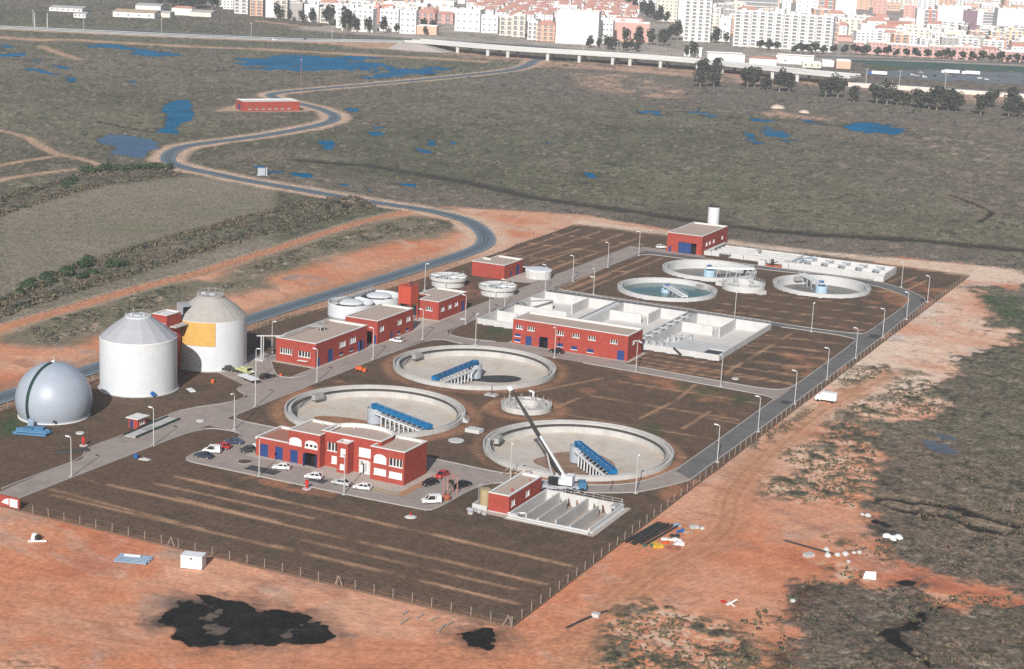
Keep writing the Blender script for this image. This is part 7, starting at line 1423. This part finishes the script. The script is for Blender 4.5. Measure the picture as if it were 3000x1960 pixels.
# ---------------------------------------------------------------- motorway, viaduct
mk('deck_white', (0.54, 0.53, 0.51), var=0.08, scale=0.05)
mk('rail_pale', (0.48, 0.48, 0.47), var=0.05)
VIA = [(-660, 1140), (-620, 1138), (-577, 1132), (-540, 1131), (-487, 1144), (-426, 1155), (-380, 1154), (-330, 1142), (-285, 1130), (-248, 1128)]
def off_line(pts, d):
    q = []
    for i in range(len(pts)):
        a = Vector(pts[max(i-1, 0)]); c = Vector(pts[min(i+1, len(pts)-1)]); e = (c-a).normalized(); q.append(tuple(Vector(pts[i])+Vector((-e.y, e.x))*d))
    return q
V2 = smooth(VIA, 2)
def zvia(p): return 5.4+1.2*min(1, max(0, (p[0]+660)/150))
t = thing('viaduct', 'long white road viaduct on paired pillars between the marsh and the town', 'bridge', (0, 0, 0))
b = MB(); zz = [zvia(p) for p in V2]
b.ribbon(V2, 27.0, zz, 1.3); b.build('deck', 'deck_white', t)
b = MB(); b.ribbon(off_line(V2, 6.4), 10.6, [z_+1.31 for z_ in zz]); b.ribbon(off_line(V2, -6.4), 10.6, [z_+1.31 for z_ in zz]); b.build('carriageway', 'road_far', t)
for d in (-13.3, -0.4, 0.6, 13.3):
    b = MB(); b.ribbon(off_line(V2, d), 0.35, [z_+1.3 for z_ in zz], 0.95); b.build('barrier', 'deck_white', t)
for x in (-604, -576, -550, -523, -497, -470, -443, -415, -389, -362, -338, -311, -288):
    k = min(range(len(V2)), key=lambda i: abs(V2[i][0]-x)); z1 = zvia(V2[k])
    for d in (-11.5, 8.5):
        p = off_line(V2, d)[k]; MB().box(p[0]-1.3, p[1]-0.8, -0.5, p[0]+1.3, p[1]+0.8, z1).build('pillar', 'deck_white', t)
b = MB(); b.prism([(-664, 1121), (-640, 1119), (-640, 1150), (-664, 1152)], -0.3, 5.3); b.add([(-640, 1119, 5.2), (-640, 1150, 5.2), (-612, 1150, 0.0), (-612, 1115, 0.0), (-640, 1106, 0)], [(0, 3, 2, 1), (0, 4, 3)]); b.add([(-664, 1121, 5.2), (-640, 1119, 5.2), (-640, 1106, 0.0), (-668, 1108, 0.0)], [(3, 2, 1, 0)]); b.build('abutment', mat('abutment', (0.42, 0.37, 0.34), var=0.08, scale=0.1), t)
ML = smooth([(-1500, 600), (-1200, 850), (-1005, 985), (-932, 1016), (-862, 1047), (-795, 1088), (-735, 1124), (-664, 1138)], 2)
nz = len(ML); zm = [0.9+4.4*max(0, (p[0]+760)/100)**1.2 if p[0] > -760 else 0.9 for p in ML]
b = MB(); b.ribbon(off_line(ML, 8.5), 13, [z_-1.3 for z_ in zm], 1.3); b.ribbon(off_line(ML, -8.5), 13, [z_-1.3 for z_ in zm], 1.3); struct(b.build('road', 'road_far'))
b = MB()
for i in range(nz-1): pass
b.ribbon(ML, 3.9, [z_-1.2 for z_ in zm], 1.0); struct(b.build('median_strip', mat('median', (0.12, 0.11, 0.09), var=0.2, scale=0.1)))
b = MB(); wdt = []
lf = off_line(ML, -15.1); rt = off_line(ML, -15.1-0.1)
vs = []; fs = []
for i in range(nz):
    d = 4+3*max(0, zm[i]-0.9); a = off_line(ML, -15.02)[i]; c = off_line(ML, -15.02-d)[i]; vs += [(*a, zm[i]), (*c, -0.4)]
for i in range(nz-1): fs.append((2*i, 2*i+1, 2*i+3, 2*i+2))
b.add(vs, fs); struct(b.build('embankment', mat('bank_soil', (0.33, 0.21, 0.14), var=0.35, scale=0.08)))
for d, lab in ((15.0, 'pale guard rail along the far side of the motorway'), (-1.2, 'pale guard rail in the middle of the motorway'), (-14.8, 'pale guard rail along the near side of the motorway')):
    b = MB(); b.ribbon(off_line(ML, d), 0.4, [z_+0.3 for z_ in zm], 0.45); tag(b.build('guard_rail', 'rail_pale'), lab, 'guard rail')
SL = smooth([(-1000, 1060), (-873, 1095), (-813, 1130), (-766, 1185), (-705, 1238), (-622, 1264), (-540, 1262), (-450, 1250)], 2)
struct(MB().ribbon(SL, 11, 0.35).build('road', 'road_far'))
struct(MB().ribbon([(-252, 1128), (-200, 1140), (-130, 1152), (-60, 1165), (40, 1180), (200, 1200)], 24, 2.6).build('road', 'road_far'))
t = thing('retaining_wall', 'long white retaining wall carrying the road right of the viaduct', 'wall', (0, 0, 0)); b = MB(); b.ribbon([(-250, 1115.5), (-200, 1127.5), (-130, 1139.5), (-60, 1152.5), (40, 1167.5), (200, 1187.5)], 0.8, -0.3, 3.9); b.build('wall', mat('wall_cream', (0.62, 0.56, 0.5), var=0.08, scale=0.05), t)
struct(MB().ribbon([(-385, 1395), (-330, 1440), (-276, 1478), (-188, 1528), (-60, 1590)], 12, 0.3).build('road', 'road_far'))
struct(MB().sheet([(-285, 1270), (-248, 1340), (-170, 1405), (-100, 1390), (-110, 1290), (-203, 1240), (-256, 1235)], 0.25).build('road', mat('lot_asphalt', (0.15, 0.17, 0.19), var=0.2, scale=0.05)))
struct(MB().sheet([(-345, 1395), (-260, 1452), (-120, 1520), (-80, 1470), (-170, 1415), (-260, 1350)], 0.24).build('grass', mat('teal_grass', (0.045, 0.10, 0.08), var=0.2, scale=0.03)))
t = thing('sign_gantry', 'dark motorway sign on two white posts at the far left', 'road sign', (-978, 1012, 0.9), R(20))
for x in (-6, 6): MB().bar((x, 0, 0), (x, 0, 14), 0.55, 6).build('post', 'rail_pale', t)
MB().box(-5.4, -0.9, 10, 5.8, -0.56, 15).build('sign_panel', 'dark_metal', t)
mp = thing('motorway_lamp', '', 'lamp post'); MB().bar((0, 0, 0), (0, 0, 13), 0.22, 5).build('pole', 'rail_pale', mp); MB().beam((-1.6, 0, 13), (1.6, 0, 13), 0.5, 0.25).build('lamp_head', 'rail_pale', mp)
for i, (x, y) in enumerate(((-1016, 1045), (-948, 1035), (-880, 1062), (-806, 1098), (-742, 1135), (-500, 1160), (-470, 1165), (-240, 1132), (-215, 1140), (-180, 1146))):
    o = mp if i == 0 else dup(mp, (x, y, 1), 0)
    o.location = (x, y, 5.0 if -660 < x < -250 else 0.9); o.rotation_euler = (0, 0, R(20)); tag(o, 'thin pale lamp post beside the '+('motorway' if x < -660 else 'viaduct' if x < -250 else 'raised road at the right'), 'lamp post', 'lamp posts along the '+('motorway' if x < -660 else 'viaduct' if x < -250 else 'raised road'))
def far_car(k, col, x, y, z_, a, lab, g=None):
    o = car(k, col, lab, x, y, a); o.location.z = z_
    if g: o['group'] = g
far_car('van', 'car_white', -774, 1088, 0.95, 30, 'white van driving on the near lane of the motorway'); far_car('hatch', 'car_black', -760, 1118, 1.0, 30, 'dark car on the far lane of the motorway')
for i, (x, y, a) in enumerate(((-237, 1276, 20), (-231, 1268, 25), (-223, 1262, 20), (-219, 1284, 60), (-183, 1297, 10), (-237, 1308, 50), (-176, 1291, 20), (-205, 1296, 80))):
    far_car(('hatch', 'sedan', 'van')[i % 3], ('car_white', 'car_silver', 'car_white', 'car_blue')[i % 4], x, y, 0.3, a, 'small car parked on the far lot beyond the raised road', 'cars parked on the far lot')
for i, (x, y, a, c2, lab) in enumerate(((-258, 1246, 12, 'blue_bright', 'long white lorry with a blue cab on the far lot'), (-213, 1326, 10, 'car_white', 'white lorry on the far lot, left of a pair'), (-196, 1331, 10, 'car_white', 'white lorry on the far lot, right of a pair'))):
    t = thing('lorry', lab, 'lorry', (x, y, 0.3), R(a)); MB().box(-7, -1.25, 1.1, 6, 1.25, 3.8).build('trailer', 'car_white', t); MB().box(-9.6, -1.25, 0.5, -7.2, 1.25, 3.1).build('cab', c2, t)
    for xw in (-8.6, -5, 3.5, 4.8): MB().bar((xw, -1.3, 0.5), (xw, 1.3, 0.5), 0.5, 10).build('wheel', 'rubber', t)

# ---------------------------------------------------------------- the town
TC = dict(W=(0.76, 0.745, 0.72), C=(0.70, 0.64, 0.55), P=(0.62, 0.37, 0.32), R=(0.54, 0.22, 0.17), G=(0.40, 0.37, 0.35), O=(0.66, 0.43, 0.32), V=(0.24, 0.16, 0.19), Y=(0.66, 0.54, 0.36))
for k, c in TC.items(): mk('town_'+k, c, var=0.05, scale=0.15, stain=0.15, stain_col=tuple(q*0.8 for q in c))
mk('town_glass', (0.21, 0.22, 0.24), rough=0.5, var=0.35, scale=0.4); mk('town_shade', (0.27, 0.27, 0.285), var=0.3, scale=0.4)  # pale greys: the fade of the far haze is put into the colour
mk('roof_red', (0.56, 0.29, 0.23), var=0.12, scale=0.3); mk('roof_flat', (0.55, 0.47, 0.42), var=0.1, scale=0.2); mk('roof_grey', (0.46, 0.45, 0.44), var=0.06, scale=0.1); mk('roof_tan', (0.50, 0.36, 0.25), var=0.08, scale=0.1); mk('teal_band', (0.08, 0.17, 0.19))
WM = {}
def win_mesh(wd, h):
    k = ('w', round(wd, 1), round(h, 1))
    if k not in WM:
        b = MB(); b.box(-wd/2, -0.05, 0, wd/2, 0.3, h); WM[k] = b.mesh('window'); WM[k].materials.append(MT['town_glass'])
    return WM[k]
def bal_mesh(wd, h, col):
    k = ('b', round(wd, 1), round(h, 1), col)
    if k not in WM:
        b = MB(); b.cur = 0; b.box(-wd/2, -1.3, 0, wd/2, -1.12, 1.05); b.box(-wd/2, -1.118, -0.15, wd/2, 0.002, 0.1); b.box(-wd/2, -1.118, 0.102, -wd/2+0.2, 0.002, h); b.box(wd/2-0.2, -1.118, 0.102, wd/2, 0.002, h)
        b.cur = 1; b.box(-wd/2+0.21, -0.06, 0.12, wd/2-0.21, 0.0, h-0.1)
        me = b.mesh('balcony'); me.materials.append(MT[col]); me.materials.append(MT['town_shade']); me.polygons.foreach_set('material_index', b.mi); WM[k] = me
    return WM[k]
def put(me, name, par, x, y, z_, rz=0):
    o = bpy.data.objects.new(name, me); COL.objects.link(o); o.parent = par; o.location = (x, y, z_); o.rotation_euler = (0, 0, rz); return o
def town_block(label, x, y, w_, h, dp, col, kind, nb, nf, rf, rz=None, z0=0.0, name='apartment_building'):
    a = R(19.4+random.uniform(-5, 5)) if rz is None else rz
    t = thing(name, label, 'building', (x, y, z0), a)
    m = 'town_'+col; X = w_/2
    b = MB(); hw = h if rf == 'f' else h*0.8 if rf == 'r' else h*0.72
    b.box(-X, 0, -3, X, dp, hw); b.build('wall', m, t)
    if rf == 'f':
        b = MB(); b.box(-X+0.5, 0.5, hw, X-0.5, dp-0.5, hw+0.06); b.build('roof', 'roof_flat', t)
        b = MB()
        for q in ((-X-.1, -.1, X+.1, .35), (-X-.1, dp-.35, X+.1, dp+.1), (-X-.1, .352, -X+.35, dp-.352), (X-.35, .352, X+.1, dp-.352)): b.box(q[0], q[1], hw+0.003, q[2], q[3], hw+0.8)
        b.build('parapet', 'town_W' if col != 'V' else m, t)
        if h > 12:
            for k in range(max(1, int(w_/14))):
                b = MB(); xx = -X+w_*(k+0.5)/max(1, int(w_/14)); b.box(xx-2.2, dp*0.35, hw+0.061, xx+2.2, dp*0.7, hw+3.0); b.build('roof_hut', m, t)
    elif rf == 'r':
        b = MB(); e = 0.5; r_ = min(X, dp/2)*0.55
        b.add([(-X-e, -e, hw), (X+e, -e, hw), (X+e, dp+e, hw), (-X-e, dp+e, hw), (-X+r_, dp/2, h), (X-r_, dp/2, h)], [(0, 1, 5, 4), (1, 2, 5), (2, 3, 4, 5), (3, 0, 4), (3, 2, 1, 0)]); b.build('roof', 'roof_red', t)
    else:
        b = MB(); b.add([(-X-.4, -.4, hw), (X+.4, -.4, hw), (X+.4, dp+.4, hw), (-X-.4, dp+.4, hw), (-X-.4, dp/2, h), (X+.4, dp/2, h)], [(0, 1, 5, 4), (1, 2, 5), (2, 3, 4, 5), (3, 0, 4), (3, 2, 1, 0)]); b.build('roof', 'roof_grey' if rf == 'g' else 'roof_tan', t)
    if nf:
        fh = (hw-0.6)/nf; base = 0.5
        for f in range(nf):
            for k in range(nb):
                xx = -X+w_*(k+0.5)/nb; zz_ = base+f*fh
                if kind == 'w': put(win_mesh(min(1.9, w_/nb*0.5), min(1.6, fh*0.5)), 'window', t, xx, 0, zz_+fh*0.28)
                elif kind == 'b':
                    put(bal_mesh(w_/nb*0.56, fh*0.94, m if col in 'WCOP' else 'town_W'), 'balcony', t, xx-w_/nb*0.06, 0, zz_)
                    if (k+f) % 2 == 0 or nb < 3: put(win_mesh(min(1.2, w_/nb*0.14), min(1.3, fh*0.45)), 'window', t, xx+w_/nb*0.38, 0, zz_+fh*0.3)
                elif kind == 's': put(bal_mesh(w_/nb*0.92, fh*0.94, 'town_W'), 'balcony', t, xx, 0, zz_)
        if kind in 'wb' and nf >= 3:
            for f in range(nf): put(win_mesh(1.5, min(1.4, fh*0.5)), 'window', t, X, dp*0.35, base+f*fh+fh*0.28, R(90)); put(win_mesh(1.5, min(1.4, fh*0.5)), 'window', t, -X, dp*0.35, base+f*fh+fh*0.28, R(-90))
    return t
random.seed(101)
for l, x, y, w_, h, dp, col, k, nb, nf, rf in TOWN:
    lin = 'slab block' in l or 'salmon' in l
    a = R(19.4+random.uniform(-6, 6))
    if 'slab' in l and 'unit' in l: a = R(10)
    if 'salmon' in l: a = R(17)
    town_block(l, x, y, w_, h, dp, col, k, nb, nf, rf, rz=a)
# the close-packed estate of red-roofed houses, and the blocks filling the town behind
EST = [(-783, 1597), (-693, 1773), (-716, 1830), (-850, 2200), (-910, 2197), (-1003, 2046), (-1032, 1928), (-867, 1692)]
protos = [town_block('', 0, 0, 13, 8.5+k*0.6, 10+k, 'W', 'w', 2, 2, 'r', 0, name='house') for k in range(3)]
random.seed(5); k = 0; u = Vector((math.cos(R(21)), math.sin(R(21)))); v = Vector((-u.y, u.x))
for j in range(-2, 34):
    for i in range(-14, 15):
        p = Vector((-783, 1597))+u*(i*19+random.uniform(-3, 3))+v*(j*22+random.uniform(-4, 4))
        if not inside(p, EST) or k >= 230: continue
        if min((p-Vector((q[1], q[2]))).length for q in TOWN) < 22: continue
        pr = protos[k % 3]; o = pr if k < 3 else dup(pr, (0, 0, 0), 0)
        o.location = (p.x, p.y, 0); o.rotation_euler = (0, 0, R(20+random.choice((0, 0, 90))+random.uniform(-6, 6))); k += 1
        tag(o, 'small white house with a red tiled roof in the close packed estate', 'house', 'red roofed houses of the close packed estate')
FILL = [(-690, 1790), (-640, 1700), (-560, 1640), (-300, 1600), (-190, 1600), (-60, 1700), (-200, 2300), (-420, 3500), (-620, 3300), (-900, 2480), (-820, 2330)]
FILL2 = [(-1150, 1500), (-1010, 1425), (-930, 1400), (-860, 1410), (-800, 1500), (-830, 1660), (-1040, 1940), (-1180, 1850)]
kinds = [('W', 'w', 4, 4, 'f', 'white flat roofed block with small windows in the packed town behind the front rows'), ('W', 'n', 0, 0, 'f', 'plain white block in the packed town behind the front rows'), ('C', 'w', 4, 5, 'f', 'cream block with small windows in the packed town behind the front rows'), ('O', 'b', 2, 4, 'f', 'peach block with balconies in the packed town behind the front rows'), ('P', 'w', 4, 4, 'r', 'pinkish block with a red roof in the packed town behind the front rows'), ('W', 'b', 3, 5, 'f', 'white block with balconies in the packed town behind the front rows'), ('G', 'w', 3, 5, 'f', 'grey block with small windows in the packed town behind the front rows'), ('W', 'w', 3, 3, 'r', 'white block with a red roof in the packed town behind the front rows')]
PR = [town_block('', 0, 0, 18+3*(i % 3), 12+2.2*(i % 4), 14, *q[:5], 0) for i, q in enumerate(kinds)]
random.seed(8); used = set(); placed = []
for poly, step, mx in ((FILL, 33, 165), (FILL2, 24, 80)):
    c = 0
    xs = [p[0] for p in poly]; ys = [p[1] for p in poly]
    yy = min(ys)
    while yy < max(ys):
        xx = min(xs)
        while xx < max(xs):
            p = Vector((xx+random.uniform(-8, 8), yy+random.uniform(-8, 8))); xx += step*(1+0.25*max(0, (yy-2200)/1000))
            if not inside(p, poly) or c >= mx: continue
            if min((p-Vector((q[1], q[2]+q[5]/2))).length-(q[3]+18)/2 for q in TOWN) < 2: continue
            if abs((p.x+929)*(1761-2284)-(p.y-2284)*(-660+929))/588 < 26 and p.y < 2300: continue
            if p.y > 2520: continue
            i = random.choice((0, 0, 1, 1, 2, 3, 4, 5, 5, 6, 7)); o = PR[i] if i not in used else dup(PR[i], (0, 0, 0), 0); used.add(i); c += 1
            o.location = (p.x, p.y, 0); o.rotation_euler = (0, 0, R(19+random.uniform(-14, 14))); s = random.uniform(.8, 1.15); o.scale = (s, s, random.uniform(.75, 1.25)); tag(o, kinds[i][5], 'building', kinds[i][5].replace(' in the', 's in the', 1).replace('block', 'block', 1))
        yy += step*(1+0.25*max(0, (yy-2200)/1000))
for i, o in enumerate(PR):
    if i not in used: o.location = (-300, 1800+30*i, 0); tag(o, kinds[i][5], 'building', 'spare')
# the remotest rows of the town, too many and too small to count
random.seed(77); b = MB(); yy = 2530
while yy < 5600:
    xx = -2000
    while xx < 300:
        x, y = xx+random.uniform(-12, 12), yy+random.uniform(-14, 14); xx += 46
        if x < -840-0.45*(y-2500)-60 or x > -380+0.06*(y-2500)*-1+140: continue
        w_, d_, h = random.uniform(9, 18), random.uniform(7, 10), random.choice((9, 12, 14, 18, 24, 30)); a = R(19+random.uniform(-10, 10)); b.cur = random.choice((0, 0, 0, 0, 1, 1, 2, 3)); ca, sa = math.cos(a), math.sin(a)
        q = [(x+u_*ca-v_*sa, y+u_*sa+v_*ca) for u_, v_ in ((-w_, -d_), (w_, -d_), (w_, d_), (-w_, d_))]; b.prism(q, -2, h)
        b.cur = 4
        for f in range(1, int(h/3.2)):
            for k in range(4):
                u_ = -w_+w_*2*(k+0.5)/4; p0 = (x+(u_-1.6)*ca+(d_+.05)*sa, y+(u_-1.6)*sa-(d_+.05)*ca); p1 = (x+(u_+1.6)*ca+(d_+.05)*sa, y+(u_+1.6)*sa-(d_+.05)*ca)
                b.add([(*p0, f*3.1), (*p1, f*3.1), (*p1, f*3.1+1.5), (*p0, f*3.1+1.5)], [(0, 1, 2, 3)])
    yy += 62
o = b.build('far_town', ['town_W', 'town_C', 'town_O', 'town_P', 'town_glass']); tag(o, 'remotest rows of pale blocks merging into one mass at the top', 'buildings', kind='stuff')
# town trees
ST = [tree('street_tree', 120+k, 8.5+k, 4.8, 1.8, 'leaf_dark', 8, 0.9, 26) for k in range(2)]
PT = [tree('pine_tree', 130+k, 17+2*k, 5.6, 3.0, 'leaf_dark', 10, 1.1, 30) for k in range(2)]
def grove(pr, pts, label, cat, group):
    for i, (x, y, s) in enumerate(pts):
        q = pr[i % len(pr)]
        if not q.get('label'): o = q
        else: o = dup(q, (0, 0, 0), 0)
        o.location = (x, y, 0); o.rotation_euler = (0, 0, i*2.1); o.scale = (s, s, s); tag(o, label, cat, group)
random.seed(14)
grove(ST, [(x, y-9, random.uniform(.9, 1.25)) for x, y in ((-392, 1441), (-387, 1446), (-381, 1450), (-376, 1458), (-369, 1464), (-361, 1470), (-352, 1480), (-344, 1486), (-338, 1488), (-332, 1490), (-322, 1494), (-313, 1494), (-304, 1496), (-295, 1500), (-286, 1502), (-275, 1506), (-266, 1514), (-260, 1518), (-254, 1520), (-245, 1526), (-236, 1530), (-226, 1532), (-218, 1535), (-210, 1537), (-202, 1539), (-195, 1542), (-188, 1545), (-416, 1462), (-424, 1460), (-433, 1458))], 'round dark street tree in the row before the salmon houses and slab', 'tree', 'round street trees before the salmon houses')
grove(PT, [(-950, 1358, 1.0), (-922, 1340, .7), (-903, 1334, .8), (-896, 1343, .9), (-863, 1324, 1.3), (-808, 1266, 1.0), (-804, 1262, 1.4), (-797, 1270, .8), (-785, 1272, .9), (-774, 1284, .95), (-762, 1290, .6), (-735, 1300, .5)], 'tall dark tree standing before the white blocks at the foot of the town', 'tree', 'tall dark trees at the foot of the town')
grove(ST, [(-795+random.uniform(-14, 14), 1400+random.uniform(-6, 6), 1) for _ in range(5)], 'grey green tree beside the second red gabled house', 'tree', 'trees beside the second red gabled house')
grove(PT, [(random.uniform(-562, -500), random.uniform(1292, 1318), random.uniform(.5, .75)) for _ in range(14)]+[(random.uniform(-556, -515), random.uniform(1385, 1410), random.uniform(.9, 1.2)) for _ in range(6)], 'dark tree in the roadside wood between viaduct and the pink brick hall', 'tree', 'trees of the roadside wood behind the viaduct')
grove(PT, [(random.uniform(-1165, -1085), random.uniform(1400, 1475), random.uniform(.8, 1.2)) for _ in range(22)], 'dark tree in the wood at the far left edge of town', 'tree', 'trees of the wood at the far left')
grove(PT, [(-929+t_*269+random.uniform(-14, 14), 2284-t_*523+random.uniform(-10, 10), random.uniform(.8, 1.1)) for t_ in [k/34 for k in range(35)]], 'dark tree along the avenue climbing into the town', 'tree', 'trees along the avenue climbing into the town')
grove(PT, [(-497, 1497, 1.0), (-494, 1490, .8), (-487, 1500, .7), (-540, 1496, 1.2), (-545, 1492, 1.0), (-484, 1530, .9), (-444, 1285, .9), (-452, 1290, .6)], 'dark tree close to the tall white tower and the cabin below it', 'tree', 'trees around the tall white tower')
# ---------------------------------------------------------------- air: thin haze over the whole plain
hz = MB().box(-2600, -420, -4.0, 2600, 5200, 128.0)
me = hz.mesh('haze'); hm = bpy.data.materials.new('haze'); hm.use_nodes = True; nt = hm.node_tree
for n_ in list(nt.nodes):
    if n_.type == 'BSDF_PRINCIPLED': nt.nodes.remove(n_)
pv = nt.nodes.new('ShaderNodeVolumePrincipled'); pv.inputs['Color'].default_value = (0.86, 0.90, 0.96, 1); pv.inputs['Density'].default_value = 0.00012; pv.inputs['Anisotropy'].default_value = 0.0
nt.links.new(pv.outputs[0], [n_ for n_ in nt.nodes if n_.type == 'OUTPUT_MATERIAL'][0].inputs['Volume'])
me.materials.append(hm); ho = bpy.data.objects.new('haze', me); COL.objects.link(ho); ho['kind'] = 'stuff'; ho['label'] = 'thin pale haze over the plain'
